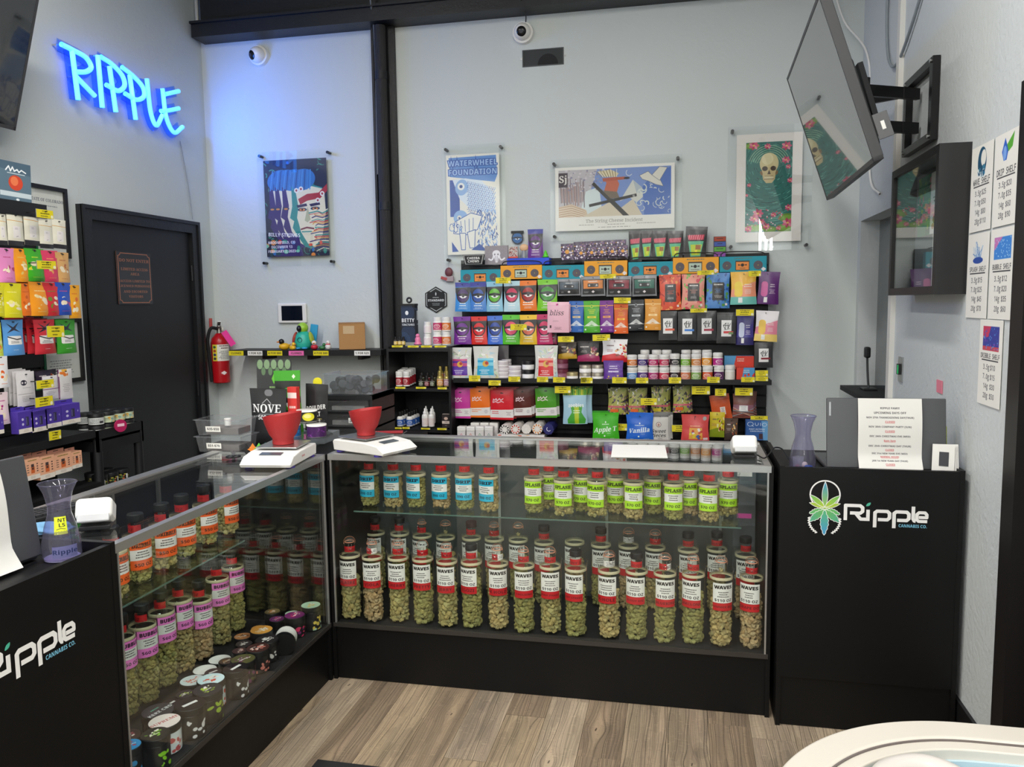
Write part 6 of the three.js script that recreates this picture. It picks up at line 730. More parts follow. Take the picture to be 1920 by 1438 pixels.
{ const t = thing('drawer_unit', 'small black drawer unit with clear drawers behind the corner', 'drawer unit', [-1.6, 0.896, -3.63]), W = 0.262, H = 0.245, D = 0.3; part(t, 'frame', merge([span(-W / 2, W / 2, H - 0.022, H, -D, 0.004), span(-W / 2, W / 2, 0, 0.014, -D, 0), span(-W / 2, -W / 2 + 0.016, 0, H, -D, 0), span(W / 2 - 0.016, W / 2, 0, H, -D, 0), span(-W / 2, W / 2, 0.08, 0.09, -D, 0), span(-W / 2, W / 2, 0.153, 0.163, -D, 0)]), plastic); const a = art('g35', 70, 36, (c, w, h) => { R(c, 0, 0, w, h, '#eceae4'); T(c, '3.5g', w / 2, h / 2, 26, '#26262a'); });
  [[0.018, 0.062], [0.092, 0.06], [0.166, 0.054]].forEach(([y, h], i) => { const d = part(t, 'drawer', span(-W / 2 + 0.02, W / 2 - 0.02, y, y + h, -D + 0.02, 0.002), clearPlastic); part(d, 'handle', span(-0.03, 0.03, y + h * 0.4, y + h * 0.55, 0.002, 0.01), clearPlastic); if (i === 1) part(d, 'tag', card(0.05, 0.026, a), paper(a), [0.03, y + h * 0.5, 0.0035]); part(d, 'contents', span(-W / 2 + 0.04, W / 2 - 0.05, y + 0.004, y + h * 0.45, -D + 0.05, -0.02), S('#8a8784', 0.7)); });
  const b = thing('clear_bin', 'clear plastic bin full of black lids on top of the drawer unit', 'bin', [-1.605, 1.1425, -3.76]); part(b, 'wall', merge([span(-0.125, 0.125, 0, 0.003, -0.1, 0.1), span(-0.127, 0.127, 0.003, 0.1, 0.098, 0.1), span(-0.127, 0.127, 0.003, 0.1, -0.1, -0.098), span(-0.127, -0.125, 0.003, 0.1, -0.098, 0.098), span(0.125, 0.127, 0.003, 0.1, -0.098, 0.098)]), clearPlastic); part(b, 'bin_rim', merge([span(-0.135, 0.135, 0.098, 0.102, 0.098, 0.108), span(-0.135, 0.135, 0.098, 0.102, -0.108, -0.098), span(-0.135, -0.125, 0.098, 0.102, -0.098, 0.098), span(0.125, 0.135, 0.098, 0.102, -0.098, 0.098)]), clearPlastic);
  const lidG = lathe([[0, 0.012], [0.019, 0.012], [0.022, 0.009], [0.022, 0], [0.02, 0]], 22); for (let i = 0; i < 34; i++) { const m = solo('loose_lid', 'black round jar lid lying loose in the clear bin', 'lid', lidG, S('#22252c', 0.45), [-1.605 + rr(-0.1, 0.1), 1.157 + (i < 16 ? 0 : 0.03) + rr(0, 0.025), -3.76 + (i % 2 ? rr(0.03, 0.075) : rr(-0.07, 0.06))], [rr(-1.4, 1.6), rr(0, 6), rr(-0.8, 0.8)], 'loose lids in the clear bin'); } }
for (const [y, tx, lab] of [[0.961, '$51-$70', 'lower clear bin with a $51-$70 tag on the corner counter'], [1.033, '$35-$50', 'upper clear bin with a $35-$50 tag, stacked']]) { const t = thing('clear_bin', lab, 'bin', [-1.93, y, -3.1]), a = art('bin' + tx, 110, 40, (c, w, h) => { R(c, 0, 0, w, h, '#e8e6e0'); T(c, tx, w / 2, h / 2, 24, '#1c1c20'); }); const taper = new THREE.BoxGeometry(0.21, 0.066, 0.14), q = taper.attributes.position; for (let i = 0; i < q.count; i++) if (q.getY(i) < 0) { q.setX(i, q.getX(i) * 0.9); q.setZ(i, q.getZ(i) * 0.9); } const op = taper.clone(); op.setIndex(Array.from(taper.index.array).filter((_, k) => k < 12 || k >= 18)); part(t, 'wall', op, clearPlastic, [0, 0.035, 0]); part(t, 'tag', card(0.07, 0.024, a), paper(a), [-0.02, 0.03, 0.0712], [0.1, 0, 0]); part(t, 'bin_rim', merge([span(-0.112, 0.112, 0.066, 0.07, 0.068, 0.076), span(-0.112, 0.112, 0.066, 0.07, -0.076, -0.068), span(-0.112, -0.104, 0.066, 0.07, -0.068, 0.068), span(0.104, 0.112, 0.066, 0.07, -0.068, 0.068)]), clearPlastic); part(t, 'contents', box(0.15, 0.026, 0.1), S('#77706c', 0.8), [0.01, 0.018, 0]); if (y > 1) part(t, 'small_tub', cyl(0.015, 0.014, 0.03, 16), white, [0.02, 0.055, 0.02]); }
['#17171a', '#f08a2a', '#6ad04a', '#3a9a8a', '#d8dcdc', '#17171a'].forEach((k, i) => { const t = thing('clip', `small ${['black', 'orange', 'lime green', 'teal', 'pale grey', 'black'][i]} star-shaped clip in the fanned row${i === 5 ? ', end one' : ''}`, 'clip', [-1.78 + i * 0.022, 0.962, -3.0 - i * 0.012], 0.5); part(t, 'grip', at(extrude(Array.from({ length: 8 }, (_, j) => [Math.sin(j * 0.785) * (j % 2 ? 0.011 : 0.022), Math.cos(j * 0.785) * (j % 2 ? 0.011 : 0.022)]), 0.006, 0.002), 0, 0.024, 0), S(k, 0.4)); });
solo('blue_tray', 'blue plastic tray lying behind the left scale', 'tray', rbox(0.12, 0.014, 0.1, 0.004), S('#2f4fb8', 0.4), [-1.66, 0.968, -3.07], [0, 0.4, 0]);
{ const t = thing('scissors', 'black-handled scissors lying on the left case', 'scissors', [-1.78, 0.975, -2.9], 0.5); part(t, 'blades', merge([span(-0.004, 0.004, 0, 0.003, -0.1, 0.0), at(span(-0.004, 0.004, 0.003, 0.006, -0.1, 0.0), 0, 0, 0, 0, 0.12, 0)]), steel); for (const s of [-1, 1]) part(t, 'handle', at(new THREE.TorusGeometry(0.014, 0.004, 8, 20), s * 0.012, 0.003, 0.02, Math.PI / 2), plastic); }
{ const t = thing('folded_stand', 'low clear stand with red-edged cards beside the scale on the long case', 'stand', [-1.31, 0.9695, -3.4], 0.1); part(t, 'plate', rbox(0.16, 0.005, 0.1, 0.002), acrylic, [0, 0.03, 0]); for (const s of [-1, 1]) part(t, 'leg', cyl(0.006, 0.006, 0.03, 10), acrylic, [s * 0.065, 0.015, 0.03]); part(t, 'card', box(0.13, 0.004, 0.05), S('#a8262c', 0.5), [0.01, 0.036, 0.01], [0, 0.2, 0]); }

// ---------- merchandise on the walls ----------
// hanging pouches on the black slat wall, row under the cardboard stereos
pouch(-1.328,1.531,-4.8,0.101,0.178,A.eye('#3f8fd8','#4b3569',1),'hanging_pouch','blue pouch with a dark purple half-lidded eye emblem',{hook:1})
pouch(-1.229,1.529,-4.8,0.105,0.181,A.eye('#4a86d0','#2c4fa0',1),'hanging_pouch','blue pouch with a navy blue half-lidded eye emblem',{hook:1})
pouch(-1.126,1.528,-4.8,0.106,0.183,A.eye('#8fc6e0','#62b52c',0),'hanging_pouch','pale blue pouch with a bright green half-lidded eye emblem',{hook:1})
pouch(-1.018,1.527,-4.8,0.104,0.186,A.eye('#bfe0ea','#d9365f',0),'hanging_pouch','pale silver blue pouch with a pink half-lidded eye emblem',{hook:1})
pouch(-0.916,1.531,-4.8,0.108,0.183,A.eye('#f07c22','#a32020',0),'hanging_pouch','orange pouch with a dark red half-lidded eye emblem',{hook:1})
pouch(-0.799,1.53,-4.8,0.126,0.188,A.eye('#7fce2c','#3d8f35',0),'hanging_pouch','lime green pouch with a green half-lidded eye emblem',{hook:1})
pouch(-1.331,1.329,-4.79,0.114,0.171,A.eye('#7a2f9a','#6b2a8c',0),'hanging_pouch','purple pouch with a purple half-lidded eye emblem in the lower eye pouch row',{hook:1})
pouch(-1.224,1.328,-4.79,0.104,0.172,A.eye('#e0322e','#d8262e',0),'hanging_pouch','red pouch with a red half-lidded eye emblem',{hook:1})
pouch(-1.123,1.328,-4.79,0.098,0.175,A.eye('#4a78d8','#27459c',0),'hanging_pouch','royal blue pouch with a navy half-lidded eye emblem in the lower eye pouch row',{hook:1})
pouch(-1.024,1.328,-4.79,0.112,0.18,A.eye('#5cc52e','#e2456a',0),'hanging_pouch','green pouch with a pink half-lidded eye emblem',{hook:1})
pouch(-0.916,1.327,-4.79,0.108,0.18,A.eye('#f3c62d','#ee7d62',0),'hanging_pouch','yellow pouch with a coral half-lidded eye emblem',{hook:1})
pouch(-0.815,1.327,-4.79,0.1,0.182,A.eye('#c42a66','#d22a60',0),'hanging_pouch','magenta pouch with a crimson half-lidded eye emblem',{hook:1})
pouch(-0.775,1.326,-4.82,0.062,0.084,A.eye('#9c1f50','#b02050',0),'hanging_pouch','dark magenta pouch half hidden behind the crimson-eyed magenta pouch',{})
// cassette pouches, patterned bags
pouch(-0.666,1.619,-4.8,0.139,0.099,A.cassette('#4d5a66'),'hanging_pouch','grey cassette-window pouch with a slate grey label',{hook:1,flat:1})
pouch(-0.521,1.614,-4.8,0.146,0.117,A.cassette('#e08a45'),'hanging_pouch','grey cassette-window pouch with an orange label',{hook:1,flat:1})
pouch(-0.369,1.61,-4.8,0.149,0.119,A.cassette('#8a2a38'),'hanging_pouch','grey cassette-window pouch with a dark red label',{hook:1,flat:1})
pouch(-0.219,1.609,-4.8,0.144,0.122,A.cassette('#2f6a5a'),'hanging_pouch','grey cassette-window pouch with a dark green label',{hook:1,flat:1})
pouch(-0.07,1.526,-4.79,0.129,0.206,A.chips('#dd4f33','#f3a25a','#a82a20'),'hanging_pouch','red orange patterned bag with a dark centre panel',{hook:1})
pouch(0.06,1.53,-4.79,0.135,0.202,A.chips('#e89a86','#7fbf5a','#d84a5a'),'hanging_pouch','pink and green patterned bag with a dark centre panel',{hook:1})
pouch(0.198,1.533,-4.79,0.137,0.203,A.chips('#4a86c8','#2d5aa0','#5a9a3f'),'hanging_pouch','blue patterned bag with a dark centre panel',{hook:1})
pouch(0.342,1.553,-4.79,0.147,0.187,A.duo('#f2b93a','#f09a78','#6fc0b4','#f4d23c'),'hanging_pouch','peach and yellow stand-up pouch with a teal base',{hook:1})
pouch(0.475,1.553,-4.8,0.121,0.184,A.duo('#5d2370','#5d2370','#5d2370','#d0509a'),'hanging_pouch','dark purple stand-up pouch with a pink panel',{hook:1,rz:-.05})
// second coloured row
pouch(-0.725,1.4,-4.74,0.134,0.182,A.bliss(),'hanging_pouch','pale pink pouch with a cursive black title',{hook:1,flat:1})
pouch(-0.716,1.403,-4.77,0.129,0.165,A.plain('#e3a6b8'),'hanging_pouch','pink pouch hanging behind the one with a cursive title',{flat:1})
pouch(-0.62,1.4,-4.78,0.091,0.186,A.band('#2565b8','#e8c98a'),'hanging_pouch','blue pouch with a cream title and mountain emblem',{hook:1})
pouch(-0.528,1.397,-4.78,0.099,0.189,A.band('#4fae2c','#f0d92c'),'hanging_pouch','green pouch with a yellow title and mountain emblem',{hook:1})
pouch(-0.437,1.398,-4.78,0.086,0.189,A.band('#7a2a90','#e8a04a'),'hanging_pouch','purple pouch with an amber title and mountain emblem',{hook:1})
pouch(-0.355,1.391,-4.78,0.086,0.174,A.band('#ea6418','#f6c22a'),'hanging_pouch','orange pouch with a yellow title and mountain emblem',{hook:1})
pouch(-0.265,1.408,-4.78,0.096,0.181,A.band('#26282c','#c9cdd0'),'hanging_pouch','black pouch with a silver title and mountain emblem',{hook:1})
pouch(-0.17,1.41,-4.78,0.098,0.182,A.band('#e0962a','#f8d79a'),'hanging_pouch','golden pouch with a pale title and mountain emblem',{hook:1})
pouch(-0.082,1.351,-4.78,0.107,0.169,A.mono('#e0654a',0),'hanging_pouch','flat black pouch with a white label and coral tag',{hook:1,flat:1})
pouch(0.028,1.346,-4.78,0.109,0.172,A.mono('#4a86d8',0),'hanging_pouch','flat black pouch with a white label and blue tag',{hook:1,flat:1})
pouch(0.139,1.347,-4.78,0.11,0.172,A.mono('#a8324a',0),'hanging_pouch','flat black pouch with a white label and maroon tag',{hook:1,flat:1})
pouch(0.248,1.33,-4.78,0.109,0.179,A.mono('#d84a4a',1),'hanging_pouch','flat black ridged pouch with a white label, red and green tags',{hook:1,flat:1})
pouch(0.352,1.321,-4.79,0.1,0.184,A.duo('#332a7c','#3d348c','#2b2468','#cfd6ee'),'hanging_pouch','indigo stand-up pouch with pale lettering beside a pink and white one',{hook:1})
pouch(0.465,1.342,-4.78,0.128,0.174,A.duo('#f4eef0','#e88aa0','#f6d678','#f6c94a'),'hanging_pouch','white pouch with pink and yellow fruit panels',{hook:1,rz:-.06})
pouch(0.458,1.19,-4.78,0.104,0.147,A.mono('#8a1f2c',0),'hanging_pouch','lone flat black pouch with a white label under the fruit-panel pouch',{hook:1,flat:1})
// top of the slat wall
pouch(-0.683,1.814,-4.86,0.078,0.118,A.floral(),'printed_packet','small dark purple packet with gold and white floral print',{flat:1,group:'floral packets on top of the slat wall'})
pouch(-0.605,1.817,-4.857,0.077,0.116,A.floral(),'printed_packet','small dark purple packet with gold and white floral print',{flat:1,group:'floral packets on top of the slat wall'})
pouch(-0.6,1.821,-4.855,0.062,0.089,A.floral(),'printed_packet','small dark purple packet with gold and white floral print',{flat:1,group:'floral packets on top of the slat wall'})
pouch(-0.617,1.837,-4.9,0.065,0.107,A.floral(),'printed_packet','floral purple packet standing behind the front floral packets',{flat:1,group:'floral packets of the rear row'})
pouch(-0.536,1.823,-4.852,0.061,0.088,A.floral(),'printed_packet','small dark purple packet with gold and white floral print',{flat:1,group:'floral packets on top of the slat wall'})
pouch(-0.553,1.839,-4.897,0.065,0.106,A.floral(),'printed_packet','floral purple packet standing behind the front floral packets',{flat:1,group:'floral packets of the rear row'})
pouch(-0.473,1.826,-4.849,0.061,0.086,A.floral(),'printed_packet','small dark purple packet with gold and white floral print',{flat:1,group:'floral packets on top of the slat wall'})
pouch(-0.49,1.842,-4.894,0.064,0.105,A.floral(),'printed_packet','floral purple packet standing behind the front floral packets',{flat:1,group:'floral packets of the rear row'})
pouch(-0.411,1.828,-4.846,0.061,0.085,A.floral(),'printed_packet','small dark purple packet with gold and white floral print',{flat:1,group:'floral packets on top of the slat wall'})
pouch(-0.427,1.844,-4.891,0.064,0.104,A.floral(),'printed_packet','floral purple packet standing behind the front floral packets',{flat:1,group:'floral packets of the rear row'})
pouch(-0.349,1.83,-4.843,0.06,0.083,A.floral(),'printed_packet','small dark purple packet with gold and white floral print',{flat:1,group:'floral packets on top of the slat wall'})
pouch(-0.365,1.846,-4.888,0.064,0.103,A.floral(),'printed_packet','floral purple packet standing behind the front floral packets',{flat:1,group:'floral packets of the rear row'})
pouch(-0.277,1.814,-4.875,0.075,0.183,A.tropic(),'printed_bag','black bag with a red title and green tropical cup in the row of four',{flat:1,rz:0.02,group:'tropical cup bags set in a row'})
pouch(-0.211,1.825,-4.875,0.072,0.17,A.tropic(),'printed_bag','black bag with a red title and green tropical cup in the row of four',{flat:1,rz:0,group:'tropical cup bags set in a row'})
pouch(-0.136,1.823,-4.875,0.092,0.17,A.tropic(),'printed_bag','black bag with a red title and green tropical cup in the row of four',{flat:1,rz:-0.02,group:'tropical cup bags set in a row'})
pouch(-0.048,1.823,-4.875,0.093,0.167,A.tropic(),'printed_bag','black bag with a red title and green tropical cup in the row of four',{flat:1,rz:-0.03,group:'tropical cup bags set in a row'})
pouch(0.068,1.82,-4.872,0.125,0.191,A.tropic(),'printed_bag','larger black bag with a tropical cup, leaning apart at the end',{flat:1,rz:-.06})
// cardboard stereo boxes
stereo(-1.213,1.704,-4.8,0.253,0.082,0,'teal cardboard stereo box beneath the black badge sign')
stereo(-0.958,1.724,-4.8,0.256,0.082,1,'orange cardboard stereo box under the blue tray')
stereo(-0.702,1.718,-4.8,0.252,0.083,0,'teal cardboard stereo box next to the blue tray')
stereo(-0.447,1.733,-4.8,0.254,0.088,1,'orange cardboard stereo box under the floral packets')
stereo(-0.185,1.726,-4.8,0.256,0.083,0,'teal cardboard stereo box under the row of tropical bags')
stereo(0.073,1.736,-4.8,0.259,0.092,1,'orange cardboard stereo box under the large tropical bag')
stereo(0.337,1.74,-4.8,0.259,0.087,0,'teal cardboard stereo box at the wall end with a black strap')
// shelf at mid height
pouch(-1.323,1.118,-4.7,0.151,0.196,A.holo('#5a2aa0','#c0407a'),'standing_pouch','iridescent pouch with a violet and pink panel',{stand:1})
pouch(-1.162,1.119,-4.7,0.161,0.203,A.holo('#27a5cf','#7fd0e4'),'standing_pouch','iridescent pouch with a bright blue panel',{stand:1})
pouch(-0.793,1.113,-4.7,0.142,0.213,A.holo('#d8242c','#f0a090'),'standing_pouch','iridescent pouch with a red panel and fruit',{stand:1})
pouch(-1.075,1.183,-4.8,0.063,0.14,A.plain('#4a4648'),'standing_pouch','smoky grey translucent pouch behind the white tins',{flat:1})
stackTins(-1.067,1.12,-4.7,0.077,0.113,5,'#efe9ea','#cfc6ca','flat white round tin in the stack of five','white tins stacked five high')
stackTins(-1.063,1.122,-4.79,0.065,0.113,5,'#efe9ea','#cfc6ca','flat white round tin in the hidden rear stack','white tins stacked at the rear')
stackTins(-0.99,1.125,-4.7,0.077,0.077,3,'#efe9ea','#cfc6ca','flat white round tin in the stack of three','white tins stacked three high')
stackTins(-0.908,1.121,-4.7,0.074,0.114,2,'#1b1a1c','#e8e6e4','black round jar with a white band, one of two stacked','black banded jars in a stack of two')
stackTins(-0.708,1.127,-4.7,0.082,0.115,2,'#6a2438','#8a5468','maroon round tin stacked beside the red-panel pouch','maroon tins stacked two high')
stackTins(-0.641,1.114,-4.7,0.069,0.052,1,'#c9b98a','#eeeae6','low gold-lidded jar with a white label beside the maroon tins','single gold-lidded jar')
stackTins(-0.564,1.114,-4.7,0.071,0.094,2,'#c9c0b0','#f2eeea','silver-lidded white jar, one of two stacked under the dark pouches','silver-lidded jars left stack')
stackTins(-0.49,1.115,-4.7,0.069,0.094,2,'#c9c0b0','#f2eeea','silver-lidded white jar, one of two stacked beside the purple pouch','silver-lidded jars right stack')
pouch(-0.675,1.241,-4.78,0.115,0.1,A.snack('#3a2a20','#c8a02a','#b03a2a'),'hanging_pouch','dark brown snack pouch with a clear window and gold print',{hook:1})
pouch(-0.547,1.226,-4.77,0.135,0.122,A.snack('#1d1418','#9c1f58','#c8a89a'),'hanging_pouch','black snack pouch with a crimson base',{hook:1})
pouch(-0.392,1.223,-4.77,0.153,0.135,A.snack('#f2eff0','#d0242c','#e8b07a'),'hanging_pouch','white snack pouch with a red base and fruit picture',{hook:1})
pouch(-0.392,1.112,-4.69,0.12,0.125,A.script2('#5c2a92'),'standing_pouch','violet pouch with white block title under the white snack pouch',{stand:1})
gummy(-0.287,1.2,-4.7,0.059,0.069,'#e07a2a','white-lidded orange label jar in the upper tier')
gummy(-0.225,1.2,-4.7,0.059,0.071,'#3a2a7a','white-lidded indigo label jar in the upper tier')
gummy(-0.163,1.201,-4.7,0.058,0.07,'#c22a6a','white-lidded magenta label jar in the upper tier')
gummy(-0.102,1.201,-4.7,0.058,0.07,'#c8385a','white-lidded rose label jar in the upper tier')
gummy(-0.041,1.201,-4.7,0.058,0.075,'#2a2a2e','white-lidded black label jar in the upper tier')
gummy(0.02,1.201,-4.7,0.057,0.072,'#7ab83a','white-lidded lime green label jar in the upper tier')
gummy(0.08,1.201,-4.7,0.057,0.074,'#d88a4a','white-lidded tan and violet label jar in the upper tier')
gummy(0.14,1.202,-4.7,0.057,0.083,'#f0a02a','white-lidded amber label jar in the upper tier')
gummy(0.201,1.202,-4.7,0.057,0.08,'#b82a8a','white-lidded plum label jar in the upper tier')
gummy(-0.286,1.114,-4.7,0.061,0.082,'#6aa0d8','white-lidded sky blue label jar in the lower tier on the shelf')
gummy(-0.225,1.115,-4.7,0.061,0.086,'#5a3a82','white-lidded dark violet label jar in the lower tier on the shelf')
gummy(-0.163,1.115,-4.7,0.06,0.084,'#b83a78','white-lidded raspberry label jar in the lower tier on the shelf')
gummy(-0.101,1.115,-4.7,0.06,0.083,'#d0425a','white-lidded crimson label jar in the lower tier on the shelf')
gummy(-0.04,1.116,-4.7,0.06,0.086,'#2a2428','white-lidded charcoal label jar in the lower tier on the shelf')
gummy(0.021,1.116,-4.7,0.059,0.086,'#e08058','white-lidded salmon label jar in the lower tier on the shelf')
gummy(0.081,1.117,-4.7,0.059,0.085,'#8ab860','white-lidded sage green label jar in the lower tier on the shelf')
gummy(0.145,1.117,-4.7,0.059,0.089,'#e0603a','white-lidded vermilion label jar in the lower tier on the shelf')
gummy(0.208,1.118,-4.7,0.058,0.091,'#5a1a5a','white-lidded deep plum label jar in the lower tier on the shelf')
gummy(0.27,1.118,-4.7,0.058,0.093,'#e8e4da','white-lidded cream label jar in the lower tier on the shelf')
gummy(-0.217,1.216,-4.8,0.055,0.076,'#d8c8d0','white-lidded gummy jar in the rear tier seen over the front jars',1)
gummy(-0.148,1.216,-4.8,0.058,0.076,'#d8c8d0','white-lidded gummy jar in the rear tier seen over the front jars',1)
gummy(-0.089,1.216,-4.8,0.058,0.076,'#d8c8d0','white-lidded gummy jar in the rear tier seen over the front jars',1)
gummy(0.023,1.217,-4.8,0.057,0.075,'#d8c8d0','white-lidded gummy jar in the rear tier seen over the front jars',1)
gummy(0.083,1.217,-4.8,0.057,0.075,'#d8c8d0','white-lidded gummy jar in the rear tier seen over the front jars',1)
gummy(0.143,1.217,-4.8,0.057,0.075,'#d8c8d0','white-lidded gummy jar in the rear tier seen over the front jars',1)
carton(0.325,1.177,-4.82,0.165,0.078,.05,A.panel('#d8402f','#5a9fd0'),'product_box','red and blue gift box lying behind the cream jar')
carton(0.355,1.125,-4.72,0.099,0.07,.05,A.panel('#4f9ad0','#d8402f'),'product_box','blue box with red round candies printed on it')
// lower hooks
pouch(-1.339,0.873,-4.74,0.126,0.177,A.bandlow('#c93a9c'),'hanging_pouch','magenta pouch with a white lower band',{hook:1,flat:1,n:2,ry:0})
pouch(-1.213,0.88,-4.74,0.127,0.178,A.bandlow('#f0741e'),'hanging_pouch','orange pouch with a white lower band',{hook:1,flat:1,n:2,ry:0})
pouch(-1.078,0.869,-4.74,0.146,0.18,A.bandlow('#d8202e'),'hanging_pouch','red pouch with a white lower band',{hook:1,flat:1,n:3,ry:0})
pouch(-0.945,0.885,-4.74,0.108,0.172,A.bandlow('#5a2018'),'hanging_pouch','dark brown pouch with a white lower band',{hook:1,flat:1,n:3,ry:.12})
pouch(-0.801,0.886,-4.74,0.131,0.178,A.bandlow('#4a9a1c'),'hanging_pouch','grass green pouch with a white lower band',{hook:1,flat:1,n:1,ry:0})
pouch(-0.623,0.854,-4.72,0.148,0.208,A.zoob(),'hanging_pouch','pale blue and green pouch with white title and a vase shape',{hook:1,n:2})
pouch(-0.575,0.856,-4.76,0.104,0.209,A.zoob2(),'hanging_pouch','pale blue and green pouch hanging behind the vase-shape pouch',{})
pouch(-0.378,0.91,-4.76,0.11,0.153,A.camo('#e86a2a'),'hanging_pouch','camouflage-print packet bundle next to the vase-shape pouch',{hook:1,n:1,ry:.1})
pouch(-0.26,0.913,-4.76,0.104,0.149,A.camo('#e86a2a'),'hanging_pouch','camouflage-print packet bundle over the blue script pouch',{hook:1,n:1,ry:.1})
pouch(-0.127,0.918,-4.76,0.105,0.157,A.camo('#e8cf2c'),'hanging_pouch','camouflage-print packet bundle with a yellow dot print',{hook:1,n:1,ry:.1})
pouch(0.001,0.927,-4.76,0.104,0.153,A.camo('#e86a2a'),'hanging_pouch','camouflage-print packet bundle with an orange dot print',{hook:1,n:1,ry:.1})
pouch(0.233,0.893,-4.74,0.112,0.146,A.rust(),'hanging_pouch','rust orange pouch hanging crooked with a white sticker',{hook:1,rz:.16,flat:1})
pouch(0.346,0.904,-4.74,0.123,0.138,A.mixed(),'hanging_pouch','brown and mauve pouch with a white square sticker',{hook:1,n:2})
// bottom shelf
lidBox(-1.316,0.757,-4.66,0.053,0.076,'#d08a9a','white tea-caddy box with a lift-off lid in the front row')
lidBox(-1.258,0.758,-4.66,0.053,0.076,'#d8988a','white tea-caddy box with a lift-off lid in the front row')
lidBox(-1.201,0.76,-4.66,0.053,0.076,'#8ab090','white tea-caddy box with a lift-off lid in the front row')
lidBox(-1.144,0.761,-4.66,0.053,0.076,'#90a8a0','white tea-caddy box with a lift-off lid in the front row')
lidBox(-1.256,0.751,-4.76,0.056,0.092,'#c0c0c0','white tea-caddy box with a lift-off lid in the rear row')
lidBox(-1.196,0.753,-4.76,0.055,0.091,'#c0c0c0','white tea-caddy box with a lift-off lid in the rear row')
lidBox(-1.137,0.754,-4.76,0.055,0.091,'#c0c0c0','white tea-caddy box with a lift-off lid in the rear row')
hexBox(-1.046,0.786,-4.66,0.063,0.066,'#2a2428','white hexagonal carton with black petals lying end-on')
hexBox(-0.98,0.788,-4.66,0.064,0.069,'#c83a2a','white hexagonal carton with red petals lying end-on')
hexBox(-0.913,0.79,-4.66,0.062,0.069,'#e8e0d8','plain white hexagonal carton lying end-on')
hexBox(-0.846,0.787,-4.66,0.067,0.079,'#e08a3a','white hexagonal carton with an orange blossom lying end-on')
hexBox(-0.778,0.786,-4.66,0.07,0.08,'#2b2a7a','indigo hexagonal carton with a crescent moon')
carton(-0.946,0.772,-4.66,0.291,0.017,.1,A.petals(),'flat_carton','flat white petal-print carton under the hexagonal cartons')
pouch(-0.434,0.769,-4.66,0.159,0.164,A.script('Apple T','#43b51f'),'hanging_pouch','bright green stand-up pouch with white script title',{hook:1})
pouch(-0.469,0.783,-4.72,0.099,0.152,A.plain('#2f8f1c'),'hanging_pouch','green pouch hanging behind the bright green script pouch',{})
pouch(-0.237,0.771,-4.66,0.16,0.155,A.script('Vanilla','#1d66cf'),'hanging_pouch','vivid blue stand-up pouch with white script title',{hook:1,n:1})
pouch(-0.121,0.77,-4.67,0.098,0.156,A.sweet(),'hanging_pouch','off-white pouch with a round portrait badge and black script',{hook:1,n:2,flat:1})
pouch(0.077,0.776,-4.67,0.16,0.153,A.redbag(),'hanging_pouch','coral red pouch with a sweets picture label',{hook:1})
pouch(0.199,0.795,-4.7,0.084,0.145,A.snack('#d8c22a','#8a9a1c','#e8e0a0'),'hanging_pouch','yellow pouch hanging beneath the rust orange pouch',{hook:1,flat:1})
pouch(0.279,0.78,-4.7,0.077,0.126,A.snack('#5a4438','#3a2a24','#e0902a'),'hanging_pouch','brown snack pouch with an orange eye mark',{hook:1})
carton(0.415,0.792,-4.64,0.117,0.109,.07,A.quiq(),'product_box','blue upright box with thin white rounded lettering behind the card reader')
// above the slat wall
badge(-1.268,1.82,-4.86,0.139,0.06)
carton(-1.134,1.818,-4.9,0.148,0.117,.015,A.mammoth(),'picture_card','grey card with a white mammoth skull drawing')
tray(-0.923,1.811,-4.84,0.258,0.04)
pouch(-0.879,1.851,-4.86,0.097,0.173,A.eye('#6b2c8a','#5c2478',1),'standing_pouch','tall purple eye pouch standing on the blue tray',{stand:1})
carton(-1.021,1.855,-4.87,0.058,0.069,.02,A.jerky(),'clear_packet','clear packet of reddish pieces standing on the blue tray')
lolly(-0.953,1.853,-4.87,0.055,0.081)
gnome(-0.817,1.852,-4.86,0.04,0.046)
badgeRound(-1.006,1.947,-4.935,0.08,0.076)
hexSign(-1.545,1.523,-4.945,0.151,0.168)
keyring(-1.461,1.717,-4.93,0.087,0.092)
carton(0.21,1.831,-4.86,0.069,0.117,.02,A.strips(),'small_box','small upright box striped red, blue, green and violet')
// narrow shelf unit
canBox(-1.666,1.345,-4.74,0.088,0.245)
dropper(-1.741,1.328,-4.7,0.025,0.054,'#e8c85a','#181818','tiny brown bottle with a yellow label and black cap','tiny yellow-label bottles')
dropper(-1.715,1.328,-4.7,0.025,0.054,'#e8c85a','#181818','tiny brown bottle with a yellow label and black cap','tiny yellow-label bottles')
dropper(-1.69,1.328,-4.7,0.025,0.054,'#e8c85a','#181818','tiny brown bottle with a yellow label and black cap','tiny yellow-label bottles')
pinkToy(-1.599,1.33,-4.7,0.048,0.068)
gummy(-1.54,1.328,-4.71,0.05,0.073,'#f2e6e8','lower white bottle with a pale pink label on the narrow shelf unit',0,1)
gummy(-1.538,1.4,-4.71,0.05,0.073,'#f2e6e8','upper white bottle with a pale pink label on the narrow shelf unit',0,1)
gummy(-1.478,1.328,-4.71,0.057,0.086,'#c8366a','lower white-capped bottle with a magenta label on the narrow shelf unit',0,1)
gummy(-1.476,1.412,-4.71,0.057,0.089,'#c8366a','upper white-capped bottle with a magenta label on the narrow shelf unit',0,1)
gummy(-1.42,1.328,-4.71,0.057,0.086,'#e8803a','lower white-capped bottle with an orange label on the narrow shelf unit',0,1)
gummy(-1.418,1.412,-4.71,0.057,0.089,'#e8803a','upper white-capped bottle with an orange label on the narrow shelf unit',0,1)
gummy(-1.72,1.074,-4.68,0.046,0.094,'#a82430','white-capped bottle with a dark red label in the two-wide block',1)
